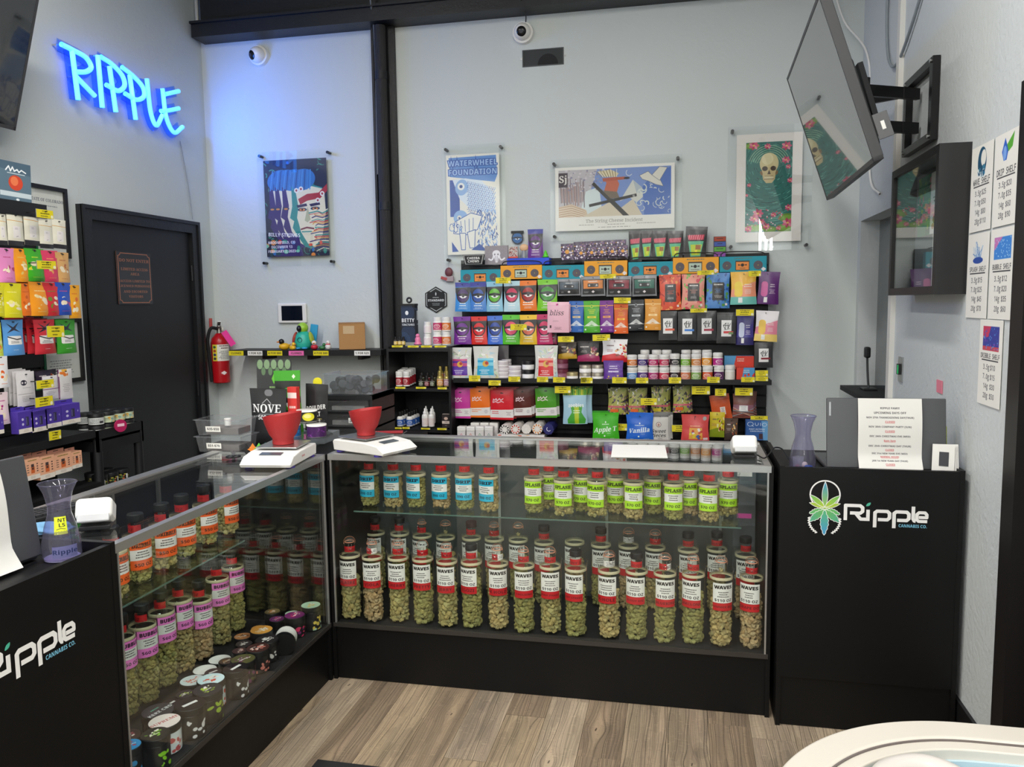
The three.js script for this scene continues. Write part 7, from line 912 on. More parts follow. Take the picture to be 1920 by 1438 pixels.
gummy(-1.672,1.074,-4.68,0.045,0.094,'#a82430','white-capped bottle with a dark red label in the two-wide block',1)
gummy(-1.728,1.074,-4.735,0.046,0.098,'#a82430','white-capped bottle with a dark red label in the two-wide block',1)
gummy(-1.679,1.074,-4.735,0.046,0.097,'#a82430','white-capped bottle with a dark red label in the two-wide block',1)
gummy(-1.735,1.073,-4.79,0.046,0.101,'#a82430','white-capped bottle with a dark red label in the two-wide block',1)
gummy(-1.686,1.074,-4.79,0.046,0.101,'#a82430','white-capped bottle with a dark red label in the two-wide block',1)
gummy(-1.742,1.073,-4.845,0.047,0.105,'#a82430','white-capped bottle with a dark red label in the two-wide block',1)
gummy(-1.692,1.073,-4.845,0.047,0.105,'#a82430','white-capped bottle with a dark red label in the two-wide block',1)
dropper(-1.58,1.072,-4.69,0.034,0.07,'#3a4a2a','#1a1a1a','small black jar with a green label beside the gold bottles','')
dropper(-1.6,1.091,-4.77,0.033,0.063,'#3a4a2a','#1a1a1a','small black jar with a green label in the row behind','')
dropper(-1.543,1.072,-4.69,0.034,0.07,'#7a2430','#1a1a1a','small black jar with a red label beside the gold bottles','')
dropper(-1.563,1.091,-4.77,0.033,0.063,'#7a2430','#1a1a1a','small black jar with a red label in the row behind','')
dropper(-1.507,1.072,-4.69,0.034,0.07,'#4a5a3a','#1a1a1a','small black jar with a olive label beside the gold bottles','')
dropper(-1.526,1.091,-4.77,0.033,0.063,'#4a5a3a','#1a1a1a','small black jar with a olive label in the row behind','')
dropper(-1.459,1.073,-4.69,0.042,0.099,'#d89a4a','#c8b468','gold-capped shot bottle with an amber label in front','',1)
dropper(-1.485,1.103,-4.79,0.038,0.09,'#d89a4a','#c8b468','gold-capped shot bottle in the back row','gold shot bottles at the back',1)
dropper(-1.414,1.073,-4.69,0.042,0.099,'#b88a9a','#c8b468','gold-capped shot bottle with a mauve label in front','',1)
dropper(-1.445,1.103,-4.79,0.038,0.089,'#b88a9a','#c8b468','gold-capped shot bottle in the back row','gold shot bottles at the back',1)
dropper(-1.721,0.823,-4.68,0.043,0.092,'#2a62b8','#151515','black-capped white bottle with a blue label in the two-wide block','blue label bottles')
dropper(-1.659,0.824,-4.68,0.043,0.091,'#2a62b8','#151515','black-capped white bottle with a blue label in the two-wide block','blue label bottles')
dropper(-1.725,0.82,-4.735,0.043,0.093,'#2a62b8','#151515','black-capped white bottle with a blue label in the two-wide block','blue label bottles')
dropper(-1.663,0.821,-4.735,0.043,0.093,'#2a62b8','#151515','black-capped white bottle with a blue label in the two-wide block','blue label bottles')
dropper(-1.73,0.818,-4.79,0.044,0.095,'#2a62b8','#151515','black-capped white bottle with a blue label in the two-wide block','blue label bottles')
dropper(-1.666,0.819,-4.79,0.044,0.095,'#2a62b8','#151515','black-capped white bottle with a blue label in the two-wide block','blue label bottles')
dropper(-1.734,0.815,-4.845,0.044,0.097,'#2a62b8','#151515','black-capped white bottle with a blue label in the two-wide block','blue label bottles')
dropper(-1.67,0.817,-4.845,0.044,0.096,'#2a62b8','#151515','black-capped white bottle with a blue label in the two-wide block','blue label bottles')
dropper(-1.559,0.823,-4.68,0.04,0.117,'#e8d8d4','#f4f2f0','white dropper bottle with a floral label at the front','white dropper bottles in front',0,1)
dropper(-1.577,0.832,-4.76,0.038,0.111,'#e8d8d4','#f4f2f0','white dropper bottle with a floral label at the rear','white dropper bottles behind',0,1)
dropper(-1.517,0.824,-4.68,0.04,0.116,'#e8d8d4','#f4f2f0','white dropper bottle with a floral label at the front','white dropper bottles in front',0,1)
dropper(-1.534,0.833,-4.76,0.037,0.11,'#e8d8d4','#f4f2f0','white dropper bottle with a floral label at the rear','white dropper bottles behind',0,1)
carton(-1.42,0.82,-4.69,0.051,0.083,.05,A.brownbox(),'small_box','small dark brown and cream box on the lowest unit shelf')
// yellow price tags
tag(-1.046,1.697,-4.69,0.091,0.034,1,'over the pale blue eye pouches')
tag(-0.956,1.418,-4.69,0.098,0.035,1,'across the green and yellow eye pouches')
tag(-0.672,1.346,-4.69,0.094,0.033,1,'below the cursive pink pouch')
tag(-0.424,1.714,-4.69,0.092,0.024,1,'over the orange cassette pouch')
tag(0.127,1.723,-4.69,0.092,0.025,1,'over the pink and green patterned bag')
tag(0.393,1.71,-4.69,0.067,0.03,1,'over the dark purple stand-up pouch')
tag(-0.341,1.57,-4.69,0.096,0.032,1,'over the mountain-emblem orange pouch')
tag(0.09,1.512,-4.69,0.091,0.022,1,'under the pink and green patterned bag')
tag(0.344,1.491,-4.69,0.096,0.035,1,'over the indigo pouch')
tag(-0.463,1.353,-4.69,0.101,0.036,1,'over the white snack pouch')
tag(-0.693,1.042,-4.69,0.095,0.041,1,'beside the grass green pouch')
tag(-0.188,0.977,-4.69,0.093,0.04,1,'between two camouflage bundles')
tag(0.107,1.043,-4.69,0.101,0.047,1,'on an empty hook right of the camouflage bundles')
tag(0.217,1.036,-4.69,0.061,0.04,1,'at the top of the rust orange pouch')
tag(0.345,1.039,-4.69,0.096,0.043,1,'at the top of the brown and mauve pouch')
tag(-0.358,0.824,-4.69,0.094,0.04,1,'across the bright green script pouch')
tag(-0.006,0.824,-4.69,0.098,0.038,1,'across the coral red pouch')
tag(0.431,0.892,-4.69,0.093,0.031,1,'over the blue upright box')
tag(-1.224,1.112,-4.655,0.07,0.035,0,'between the violet and blue iridescent pouches')
tag(-1.1,1.088,-4.655,0.074,0.031,0,'left of the white tins')
tag(-0.979,1.112,-4.655,0.071,0.03,0,'at the three white tins')
tag(-0.808,1.111,-4.655,0.067,0.03,0,'in front of the red-panel iridescent pouch')
tag(-0.709,1.109,-4.655,0.071,0.031,0,'in front of the maroon tins')
tag(-0.563,1.11,-4.655,0.034,0.028,0,'in front of the gold-lidded jar')
tag(-0.546,1.106,-4.655,0.069,0.033,0,'in front of the silver-lidded jars')
tag(-0.355,1.107,-4.655,0.083,0.034,0,'in front of the violet block-title pouch')
tag(-0.225,1.108,-4.655,0.07,0.032,0,'under the dark violet and raspberry jars')
tag(-0.039,1.109,-4.655,0.069,0.034,0,'under the charcoal jar')
tag(0.175,1.114,-4.655,0.069,0.033,0,'under the vermilion jar')
tag(0.364,1.119,-4.655,0.073,0.028,0,'in front of the blue candy box')
tag(0.437,1.154,-4.655,0.067,0.031,0,'upper of two at the shelf end')
tag(0.438,1.126,-4.655,0.067,0.025,0,'lower of two at the shelf end')
tag(-1.705,1.319,-4.642,0.07,0.012,2,'under the tiny yellow-label bottles')
tag(-1.603,1.318,-4.642,0.07,0.012,2,'under the navy tin')
tag(-1.518,1.318,-4.642,0.069,0.012,2,'under the pale pink bottles')
tag(-1.43,1.318,-4.642,0.073,0.011,2,'under the orange label bottles')
tag(-1.693,1.064,-4.642,0.064,0.012,2,'under the dark red bottles')
tag(-1.56,1.065,-4.642,0.065,0.012,2,'under the small black jars')
tag(-1.425,1.063,-4.642,0.058,0.013,2,'under the gold bottles')
tag(-1.714,0.813,-4.642,0.045,0.011,2,'at the left under the blue label bottles')
tag(-1.663,0.815,-4.642,0.046,0.012,2,'at the right under the blue label bottles')
tag(-1.537,0.814,-4.642,0.057,0.01,2,'under the white dropper bottles')
tag(-1.432,0.813,-4.642,0.059,0.012,2,'under the brown and cream box')
// wall display on the left
pouch(-2.88,1.859,-2.976,0.047,0.133,A.cream(),'hanging_pouch','long cream pouch with an orange line and black foil foot',{wall:1,flat:1,hook:1,group:'cream pouches on the upper hooks'})
pouch(-2.88,1.861,-3.046,0.093,0.141,A.cream(),'hanging_pouch','long cream pouch with an orange line and black foil foot',{wall:1,flat:1,hook:1,group:'cream pouches on the upper hooks'})
pouch(-2.88,1.869,-3.137,0.093,0.145,A.cream(),'hanging_pouch','long cream pouch with an orange line and black foil foot',{wall:1,flat:1,hook:1,group:'cream pouches on the upper hooks'})
pouch(-2.88,1.86,-3.22,0.081,0.134,A.cream(),'hanging_pouch','long cream pouch with an orange line and black foil foot',{wall:1,flat:1,hook:1,group:'cream pouches on the upper hooks'})
pouch(-2.88,1.864,-3.299,0.084,0.135,A.cream(),'hanging_pouch','long cream pouch with an orange line and black foil foot',{wall:1,flat:1,hook:1,group:'cream pouches on the upper hooks'})
pouch(-2.88,1.698,-2.986,0.091,0.149,A.fruit('#e58ac0','#b83a6a'),'hanging_pouch','pink pouch with a grey ring print',{wall:1,hook:1})
pouch(-2.88,1.702,-3.06,0.094,0.147,A.fruit('#f09a1a','#e0c06a'),'hanging_pouch','orange pouch with a pale fruit print in the row beneath the cream pouches',{wall:1,hook:1})
pouch(-2.88,1.707,-3.142,0.122,0.147,A.fruit('#3fae1e','#d8e02a'),'hanging_pouch','green pouch with a yellow title on the left wall',{wall:1,hook:1})
pouch(-2.88,1.706,-3.233,0.103,0.145,A.fruit('#e03a62','#f0b05a'),'hanging_pouch','rose red pouch with an amber print',{wall:1,hook:1})
pouch(-2.88,1.704,-3.308,0.091,0.143,A.fruit('#dba866','#b05a2a'),'hanging_pouch','tan pouch with a brown print',{wall:1,hook:1})
pouch(-2.87,1.552,-2.919,0.055,0.14,A.fruit('#e0d81e','#f0f0a0'),'hanging_pouch','half-seen yellow pouch next to a creased yellow one',{wall:1,hook:1,n:0})
pouch(-2.87,1.545,-2.986,0.109,0.151,A.fruit('#ddd41c','#f4ec8a'),'hanging_pouch','creased bright yellow pouch',{wall:1,hook:1,n:1})
pouch(-2.87,1.552,-3.064,0.07,0.144,A.fruit('#e8741a','#c85a10'),'hanging_pouch','dark orange pouch behind the fruit-print one',{wall:1,hook:1,n:2})
pouch(-2.87,1.55,-3.141,0.125,0.154,A.fruit('#f39a1c','#f0d8a0'),'hanging_pouch','orange pouch with a creamy fruit print in the row of seven',{wall:1,hook:1,n:0})
pouch(-2.87,1.549,-3.214,0.097,0.154,A.fruit('#cf2a34','#6a8a2a'),'hanging_pouch','deep red pouch with a small green print',{wall:1,hook:1,n:0})
pouch(-2.87,1.551,-3.288,0.101,0.154,A.fruit('#2450b8','#d04a7a'),'hanging_pouch','royal blue pouch with a pink title',{wall:1,hook:1,n:0})
pouch(-2.87,1.535,-3.358,0.077,0.159,A.fruit('#f2a81c','#e06a1a'),'hanging_pouch','amber pouch at the end next to the black door',{wall:1,hook:1,n:0})
pouch(-2.88,1.38,-2.99,0.116,0.157,A.wing('#5a9ad8'),'hanging_pouch','sky blue pouch with a dark wing emblem and white label',{wall:1,hook:1,n:0})
pouch(-2.88,1.375,-3.169,0.132,0.158,A.wing('#d8323e'),'hanging_pouch','red pouch with a dark wing emblem and white label',{wall:1,hook:1,n:4})
pouch(-2.88,1.369,-3.3,0.128,0.161,A.wing('#3a9a2c'),'hanging_pouch','leaf green pouch with a dark wing emblem and white label',{wall:1,hook:1,n:1})
pouch(-2.88,1.379,-2.918,0.03,0.148,A.fruit('#c8d850','#e07a2a'),'hanging_pouch','lime pouch beside the sky blue pouch',{wall:1})
pouch(-2.86,1.246,-2.899,0.068,0.136,A.fruit('#f0eef0','#e8601a'),'hanging_pouch','white pouch with an orange top band',{wall:1})
pouch(-2.85,1.09,-2.875,0.07,0.138,A.fruit('#f0d8dc','#b0207a'),'hanging_pouch','pale pink pouch with a magenta top band',{wall:1})
pouch(-2.86,1.151,-3.017,0.104,0.153,A.whitebag(),'hanging_pouch','white pouch with a small dark face emblem',{wall:1,hook:1,n:3,flat:1})
pouch(-2.9,1.21,-3.184,0.138,0.088,A.snack('#2b2233','#3a7a3a','#c84a6a'),'hanging_pouch','dark pouch with a colourful window behind the tags',{wall:1})
pouch(-2.86,1.166,-3.162,0.093,0.108,A.bandw(),'hanging_pouch','white pouch with violet cross lines',{wall:1,hook:1,flat:1})
pouch(-2.86,1.158,-3.252,0.089,0.139,A.bandw2(),'hanging_pouch','white pouch with an orange flower top and a violet edge',{wall:1,hook:1,flat:1})
vapeBox(-2.82,1.058,-2.811,0.069,0.079,0,'violet hang-tab carton with a grey device window')
vapeBox(-2.82,1.04,-2.963,0.082,0.095,0,'violet hang-tab carton with a grey device window')
vapeBox(-2.82,1.035,-3.039,0.088,0.092,0,'violet hang-tab carton with a grey device window')
vapeBox(-2.82,1.04,-3.122,0.092,0.092,0,'violet hang-tab carton with a grey device window')
vapeBox(-2.82,1.042,-3.23,0.116,0.093,0,'violet hang-tab carton with a grey device window')
vapeBox(-2.8,0.832,-2.96,0.078,0.095,1,'peach hang-tab carton with an orange device picture in front')
vapeBox(-2.8,0.819,-3.042,0.086,0.103,1,'peach hang-tab carton with an orange device picture in front')
vapeBox(-2.8,0.824,-3.138,0.103,0.092,1,'peach hang-tab carton with an orange device picture in front')
vapeBox(-2.8,0.83,-3.224,0.065,0.079,1,'peach hang-tab carton with an orange device picture in front')
vapeBox(-2.842,0.82,-2.985,0.073,0.107,1,'peach hang-tab carton in the ranks behind the front ones')
vapeBox(-2.854,0.82,-2.968,0.073,0.103,1,'peach hang-tab carton in the ranks behind the front ones')
vapeBox(-2.866,0.821,-2.951,0.072,0.099,1,'peach hang-tab carton in the ranks behind the front ones')
vapeBox(-2.878,0.821,-2.934,0.071,0.094,1,'peach hang-tab carton in the ranks behind the front ones')
vapeBox(-2.89,0.821,-2.918,0.07,0.09,1,'peach hang-tab carton in the ranks behind the front ones')
vapeBox(-2.902,0.822,-2.901,0.069,0.086,1,'peach hang-tab carton in the ranks behind the front ones')
tag(-2.78,1.984,-3.111,0.095,0.036,3,'before the framed certificate')
tag(-2.78,1.759,-3.1,0.109,0.036,3,'across the rose red pouch')
tag(-2.78,1.619,-2.832,0.031,0.034,3,'beside the creased yellow pouch')
tag(-2.78,1.454,-3.126,0.101,0.05,3,'tilted across the leaf green pouch')
tag(-2.78,1.23,-3.043,0.098,0.036,3,'over the violet-lined white pouch')
tag(-2.78,1.15,-3.03,0.099,0.042,3,'above the violet cartons')
tag(-2.78,0.991,-3.079,0.069,0.04,3,'below the violet cartons')

// ---------- wall shelf in the left corner of the back wall ----------
{ const t = thing('wall_shelf', 'black floating wall shelf with coloured price strips', 'shelf', [-2.37, 1.262, ZB]), w = 0.525; part(t, 'board', span(-w, w, 0, 0.036, 0, 0.225), black); for (const x of [-0.32, 0.0, 0.35]) part(t, 'bracket', span(x - 0.012, x + 0.012, -0.03, 0, 0, 0.15), S('#2a1a1c', 0.5));
  [['#e6d51c', -0.475, 'CLONES'], ['#eeece8', -0.34, '1 FOR $25'], ['#e6d51c', -0.2, '4 FOR $80'], ['#ee6fb4', -0.05, 'CLONES'], ['#e6d51c', 0.12, '4 FOR $80'], ['#eeece8', 0.4, '1 FOR $25']].forEach(([k, x, s], i) => { const a = art('strip' + k + s, 130, 40, (c, W, H) => { R(c, 0, 0, W, H, k); T(c, s, W / 2, H / 2, 24, '#3a3420'); }); const q = solo('shelf_label', ['yellow strip at the shelf end beside the extinguisher', 'white strip between two yellow strips on the wall shelf', 'yellow strip next to the pink strip on the wall shelf', 'pink strip on the edge of the wall shelf', 'yellow strip under the white snowman on the wall shelf', 'white strip under the cardboard box'][i], 'label', printBox(0.105, 0.03, 0.0015, a), paper(a), [-2.37 + x, 1.278, ZB + 0.226]); }); }
{ const t = thing('cardboard_box', 'brown cardboard box with tape on the wall shelf', 'box', [-2.085, 1.2985, ZB + 0.11], 0.42), m = S('#b08352', 0.8); part(t, 'body', rbox(0.165, 0.165, 0.15, 0.003), m, [0, 0.083, 0]); part(t, 'flap', at(box(0.165, 0.003, 0.078), 0, 0.168, 0.038, 0.06), S('#a87b4c', 0.8)); part(t, 'flap', at(box(0.165, 0.003, 0.078), 0, 0.169, -0.038, -0.04), S('#b58a5c', 0.8)); part(t, 'tape', box(0.07, 0.05, 0.001), S('#c9ab84', 0.25), [-0.02, 0.125, 0.0757]); part(t, 'print', box(0.001, 0.05, 0.05), S('#d8cdbd', 0.6), [0.083, 0.11, 0.01]); }
{ const t = thing('wall_tablet', 'white wall tablet with a dark screen above the shelf', 'tablet', [-2.545, 1.466, ZB]); part(t, 'case', rbox(0.205, 0.132, 0.022, 0.008, 3), white, [0, 0.066, 0.012]); part(t, 'screen', box(0.15, 0.098, 0.002), S('#0d1420', 0.1), [0.002, 0.066, 0.0235]); }
{ const t = thing('bird_toy', 'plump turquoise parrot toy with green head and patterned wings', 'toy', [-2.41, 1.299, ZB + 0.14], 0.1), teal = S('#2fb5a0', 0.4);
  part(t, 'body', lathe([[0, 0], [0.04, 0.0], [0.052, 0.02], [0.056, 0.05], [0.047, 0.09], [0.03, 0.115], [0, 0.12]], 24), teal); part(t, 'head', at(new THREE.SphereGeometry(0.036, 22, 16), 0, 0.138, 0.004), S('#9ac83a', 0.4)); part(t, 'beak', at(new THREE.SphereGeometry(0.02, 16, 12).scale(0.9, 1.1, 1.2), -0.012, 0.134, 0.03), S('#1a1a22', 0.3)); for (const s of [-1, 1]) { part(t, 'wing', at(new THREE.SphereGeometry(0.03, 16, 12).scale(0.45, 1.5, 0.9), s * 0.056, 0.07, 0.0, 0, 0, s * 0.25), S(s < 0 ? '#b0402f' : '#a8b83a', 0.5)); part(t, 'foot', at(new THREE.SphereGeometry(0.016, 12, 8).scale(1.2, 0.5, 1.4), s * 0.022, 0.008, 0.04), S('#3aa0d8', 0.4)); } part(t, 'belly_mark', at(new THREE.TorusGeometry(0.015, 0.002, 6, 20), -0.004, 0.062, 0.0545), S('#1f4a54', 0.4)); part(t, 'tail', at(rbox(0.05, 0.15, 0.012, 0.004), 0.05, 0.085, -0.05, 0, 0, -0.16), S('#2a9ac8', 0.4)); }
function duck(label, x, z, s, body, head, ry) { const t = thing('toy_duck', label, 'toy duck', [x, 1.2985, z], ry); t.scale.setScalar(s); part(t, 'body', at(new THREE.SphereGeometry(0.03, 18, 14).scale(1.2, 0.75, 0.9), 0, 0.02, 0), S(body, 0.35)); part(t, 'head', at(new THREE.SphereGeometry(0.018, 16, 12), 0.018, 0.052, 0), S(head, 0.35)); part(t, 'bill', at(new THREE.SphereGeometry(0.008, 10, 8).scale(1.5, 0.6, 1.1), 0.038, 0.05, 0), S('#e88a2a', 0.4)); part(t, 'tail', at(new THREE.ConeGeometry(0.01, 0.025, 10), -0.036, 0.03, 0, 0, 0, 0.9), S(body, 0.35)); }
duck('flat yellow toy duck with a black head on the wall shelf', -2.53, ZB + 0.17, 1.0, '#e8b42a', '#1c1a1c', -2.4); duck('low yellow toy duck in front of the parrot toy', -2.455, ZB + 0.205, 0.7, '#efbe2e', '#efbe2e', -0.5); duck('red toy duck with a white head beside the parrot toy', -2.315, ZB + 0.18, 0.85, '#cc2c40', '#ece6e0', -1.2); duck('green low toy duck behind the snowman toy', -2.265, ZB + 0.17, 0.6, '#3f7a4a', '#3f7a4a', 0.3);
{ const t = thing('snowman_toy', 'tiny white snowman toy at the corner of the cardboard box', 'toy', [-2.215, 1.2985, ZB + 0.19]); part(t, 'body', at(new THREE.SphereGeometry(0.019, 16, 12), 0, 0.018, 0), white); part(t, 'head', at(new THREE.SphereGeometry(0.013, 16, 12), 0, 0.045, 0), white); part(t, 'scarf', at(new THREE.TorusGeometry(0.011, 0.004, 8, 18), 0, 0.034, 0, Math.PI / 2), S('#d84a5a', 0.5)); part(t, 'nose', at(new THREE.ConeGeometry(0.003, 0.012, 8), 0, 0.045, 0.016, Math.PI / 2), S('#e8862a', 0.5)); }
{ const t = thing('fire_extinguisher', 'red fire extinguisher with black hose hung by the corner', 'fire extinguisher', [XL + 0.085, 1.07, -4.86], 0.6), red = S('#b5121c', 0.25), r = 0.057;
  part(t, 'cylinder', lathe([[0, 0], [r * 0.94, 0], [r, 0.008], [r, 0.27], [r * 0.9, 0.3], [r * 0.5, 0.325], [r * 0.35, 0.335], [0, 0.335]], 32), red); const a = art('extinguisher', 200, 160, (c, w, h) => { R(c, 0, 0, w, h, '#e8e6dc'); R(c, 0, 0, w * 0.24, h, '#e0d23a'); for (let i = 0; i < 4; i++) { O(c, w * 0.12, h * (0.16 + i * 0.23), 14, 13, ['#3a5a3a', '#a83a2a', '#2a3a6a', '#3a3a3a'][i]); } fuzz(c, w * 0.6, h * 0.06, w * 0.6, 2, 22, '#5a2a2a'); fuzz(c, w * 0.6, h * 0.4, w * 0.64, 7, 12, '#4a4a4a'); }); part(t, 'label', wrap(r * 1.01, 0.11, 2.6, a, 18), paper(a), [0, 0.205, 0], [0, 0.3, 0]); part(t, 'diamond_mark', memo('diam', () => uvTo(new THREE.CylinderGeometry(r * 1.012, r * 1.012, 0.03, 8, 1, true, -0.4, 0.8), art('diam', 60, 30, (c, w, h) => { R(c, 0, 0, w, h, '#b5121c'); P(c, [[w / 2, 2], [w - 3, h / 2], [w / 2, h - 2], [3, h / 2]], '#efe8e6'); }))), paper(art('diam', 60, 30, () => {})), [0, 0.07, 0], [0, 0.3, 0]);
  part(t, 'valve', cyl(0.014, 0.018, 0.05, 16), S('#a8a29a', 0.3, { metalness: 0.8 }), [0, 0.36, 0]); part(t, 'lever', at(rbox(0.022, 0.005, 0.11, 0.002), 0, 0.4, 0.03, -0.25), steel); part(t, 'lower_lever', at(rbox(0.02, 0.005, 0.09, 0.002), 0, 0.375, 0.03, 0.15), S('#4a3a36', 0.5)); part(t, 'gauge', at(cyl(0.016, 0.016, 0.012, 18), 0.02, 0.36, 0.012, 0, 0, Math.PI / 2), S('#d8d4c8', 0.3)); part(t, 'hose', tube([[-0.012, 0.365, 0.01], [-0.05, 0.37, 0.03], [-0.075, 0.3, 0.03], [-0.072, 0.18, 0.02], [-0.064, 0.06, 0.02], [-0.062, 0.01, 0.02]], 0.011, 40, 10), rubber); part(t, 'wall_hook', rbox(0.02, 0.07, 0.03, 0.003), S('#a8322f', 0.5), [-0.05, 0.4, -0.02]); part(t, 'inspection_tag', at(box(0.04, 0.11, 0.001), 0.055, 0.3, 0.05, 0, 0.2, 0.55), S('#f0329a', 0.6)); }
{ const t = thing('wall_outlet', 'grey wall outlet plate beside the narrow shelf unit', 'outlet', [-1.8, 1.18, ZB + 0.036]); part(t, 'plate', rbox(0.05, 0.1, 0.006, 0.003), S('#6d7072', 0.5), [0, 0.05, 0.004]); for (const y of [0.03, 0.07]) part(t, 'socket', at(cyl(0.013, 0.013, 0.003, 16), 0, y, 0.0085, Math.PI / 2), S('#dcdad4', 0.5)); }

// ---------- slat wall, shelves, narrow unit ----------
{ const t = thing('slat_wall', 'black slat wall panel carrying hooks and shelves behind the counter', 'slat wall', [0, 0, ZB]), x0 = -1.37, x1 = 0.492; part(t, 'backing', span(x0, x1, 0.1, 1.83, 0.002, 0.012), blackMatte); for (let y = 0.1; y < 1.8; y += 0.0765) part(t, 'slat', box(x1 - x0, 0.066, 0.012), black, [(x0 + x1) / 2, y + 0.035, 0.018]);
  part(t, 'top_ledge', span(x0, x1, 1.715, 1.725, 0.024, 0.09), plastic);
  for (const [x, y, z, left] of hooks) if (!left) part(t, 'hook', at(cyl(0.0024, 0.0024, z - ZB + 0.002, 6), x, y, (z - ZB + 0.026) / 2, Math.PI / 2), S('#1d1d1f', 0.4));
  const shelf = (label, y, z1, a, b) => { const s = thing('long_shelf', label, 'shelf', [0, y, ZB]); part(s, 'board', span(a, b, -0.018, 0, 0.026, z1), black); part(s, 'front_lip', span(a, b, -0.026, 0.003, z1, z1 + 0.004), S('#1a1b1d', 0.3)); for (const x of [a + 0.2, (a + b) / 2, b - 0.2]) part(s, 'bracket', span(x - 0.004, x + 0.004, -0.07, -0.019, 0.026, 0.2), black); };
  shelf('long black shelf of jars and pouches across the slat wall', 1.128, 0.286, x0 + 0.01, x1); shelf('lowest black shelf of boxes behind the glass case', 0.762, 0.33, x0 + 0.01, x1);
  const u = thing('shelf_unit', 'narrow open black shelf unit beside the column', 'shelf unit', [-1.576, 0, ZB]); for (const s of [-1, 1]) part(u, 'side_panel', span(s * 0.197 - 0.007, s * 0.197 + 0.007, 0, 1.322, 0.003, 0.3), black); part(u, 'back_panel', span(-0.19, 0.19, 0, 1.3, 0.003, 0.01), black); for (const y of [1.31, 1.066, 0.812, 0.5, 0.1]) part(u, 'shelf', span(-0.19, 0.19, y - 0.018, y, 0.012, 0.3), black); }
// clear organiser inside the long case
{ const t = thing('drawer_tower', 'stack of clear little drawers with tags inside the long case', 'drawers', [0.262, 0.26, -3.478]); for (let i = 0; i < 7; i++) { const d = part(t, 'drawer', box(0.09, 0.086, 0.07), clearPlastic, [0, 0.05 + i * 0.09, 0]); if (i === 4 || i === 6) part(d, 'tag', box(0.06, 0.02, 0.001), S(i === 4 ? '#e85ab0' : '#eceae6', 0.6), [0, 0, 0.036]); } part(t, 'plinth', box(0.1, 0.012, 0.07), plastic, [0, -0.008, 0]); }

// ---------- left wall display and cart ----------
{ const t = thing('left_display_panel', 'black slatted display panel hung with pouches on the left wall', 'display panel', [XL, 0, 0]); part(t, 'backing', span(0.003, 0.015, 0.3, 2.03, -3.4, -2.2), blackMatte); for (let y = 0.3; y < 2.0; y += 0.0765) part(t, 'slat', box(0.012, 0.066, 1.2), black, [0.021, y + 0.035, -2.8]); part(t, 'edge_strip', span(0.003, 0.03, 0.3, 2.05, -3.412, -3.4), S('#11613f', 0.5)); for (const [x, y, z, left] of hooks) if (left) part(t, 'hook', at(cyl(0.0026, 0.0026, x - XL, 6), (x - XL) / 2 + 0.012, y, z, 0, 0, Math.PI / 2), S('#1d1d1f', 0.4));
  const s = thing('display_ledge', 'black ledge under the violet cartons on the left wall', 'shelf', [XL, 0.985, -2.82]); part(s, 'board', span(0.028, 0.33, -0.02, 0, -0.53, 0.6), black); part(s, 'front_lip', span(0.33, 0.336, -0.03, 0.006, -0.53, 0.6), plastic);
  const s2 = thing('display_ledge', 'lower black ledge under the peach cartons on the left wall', 'shelf', [XL, 0.735, -2.82]); part(s2, 'board', span(0.028, 0.35, -0.02, 0, -0.53, 0.6), black); const s3 = thing('display_ledge', 'top black ledge holding the printed can-shaped box', 'shelf', [XL, 2.055, -2.83]); part(s3, 'board', span(0.003, 0.25, -0.02, 0, -0.4, 0.6), black); part(s3, 'front_lip', span(0.25, 0.256, -0.06, 0.003, -0.4, 0.6), plastic); }
{ const a = art('capsule', 150, 190, (c, w, h) => { R(c, 0, 0, w, h, '#5b7484'); P(c, [[0, 0], [w, 0], [w, h * 0.3], [0, h * 0.2]], '#4a6274'); Q(c, [[30, 44], [44, 24], [52, 46], [62, 26], [70, 44], [84, 34], [92, 46], [104, 34], [124, 44]], '#eef2f4', 6); R(c, 36, 54, 84, 3, '#dfe6ea'); O(c, w * 0.5, h * 0.52, 34, 36, '#d0452a'); O(c, w * 0.46, h * 0.48, 18, 22, '#e8784a'); R(c, 0, h * 0.75, w, h * 0.12, '#c8d4da'); O(c, w * 0.55, h * 0.93, 8, 6, '#e8eef0'); }); const t = solo('printed_box', 'slate blue printed box with a red capsule picture on the top ledge', 'box', printBox(0.15, 0.175, 0.06, a), paper(a), [-2.94, 2.145, -3.105], [0, Math.PI / 2 - 0.15, -0.04]); }
function framed(label, y0, z0, h, w, title) { const t = thing('certificate_frame', label, 'frame', [XL, y0, z0]), a = art('cert' + title, 200, 260, (c, W, H) => { R(c, 0, 0, W, H, '#ebe6e2'); c.font = 'bold 18px serif'; if (title) { T(c, 'STATE OF COLORADO', W / 2, 46, 17, '#6a6a78', 'bold', 'center', 'serif'); fuzz(c, W / 2, 66, W * 0.6, 1, 8, '#8a8a92'); fuzz(c, W / 2, 100, W * 0.24, 1, 8, '#6a6a72'); fuzz(c, W / 2, 122, W * 0.5, 1, 10, '#6a62a8'); O(c, 36, 122, 15, 15, '#8a7aa0'); O(c, 36, 122, 9, 9, '#c8b8c8'); O(c, W - 36, 140, 17, 17, '#5a5440'); O(c, W - 36, 140, 11, 11, '#b0a070'); } fuzz(c, W / 2, 170, W * 0.7, 6, 11, '#a8a4a2'); });
  part(t, 'frame', merge([span(0.001, 0.022, 0, h, 0, 0.02), span(0.001, 0.022, 0, h, w - 0.02, w), span(0.001, 0.022, 0, 0.02, 0.02, w - 0.02), span(0.001, 0.022, h - 0.02, h, 0.02, w - 0.02)]), black); part(t, 'certificate', printBox(w - 0.03, h - 0.03, 0.002, a), paper(a), [0.008, h / 2, w / 2], [0, Math.PI / 2, 0]); part(t, 'pane', span(0.012, 0.0135, 0.015, h - 0.015, 0.015, w - 0.015), glass); }
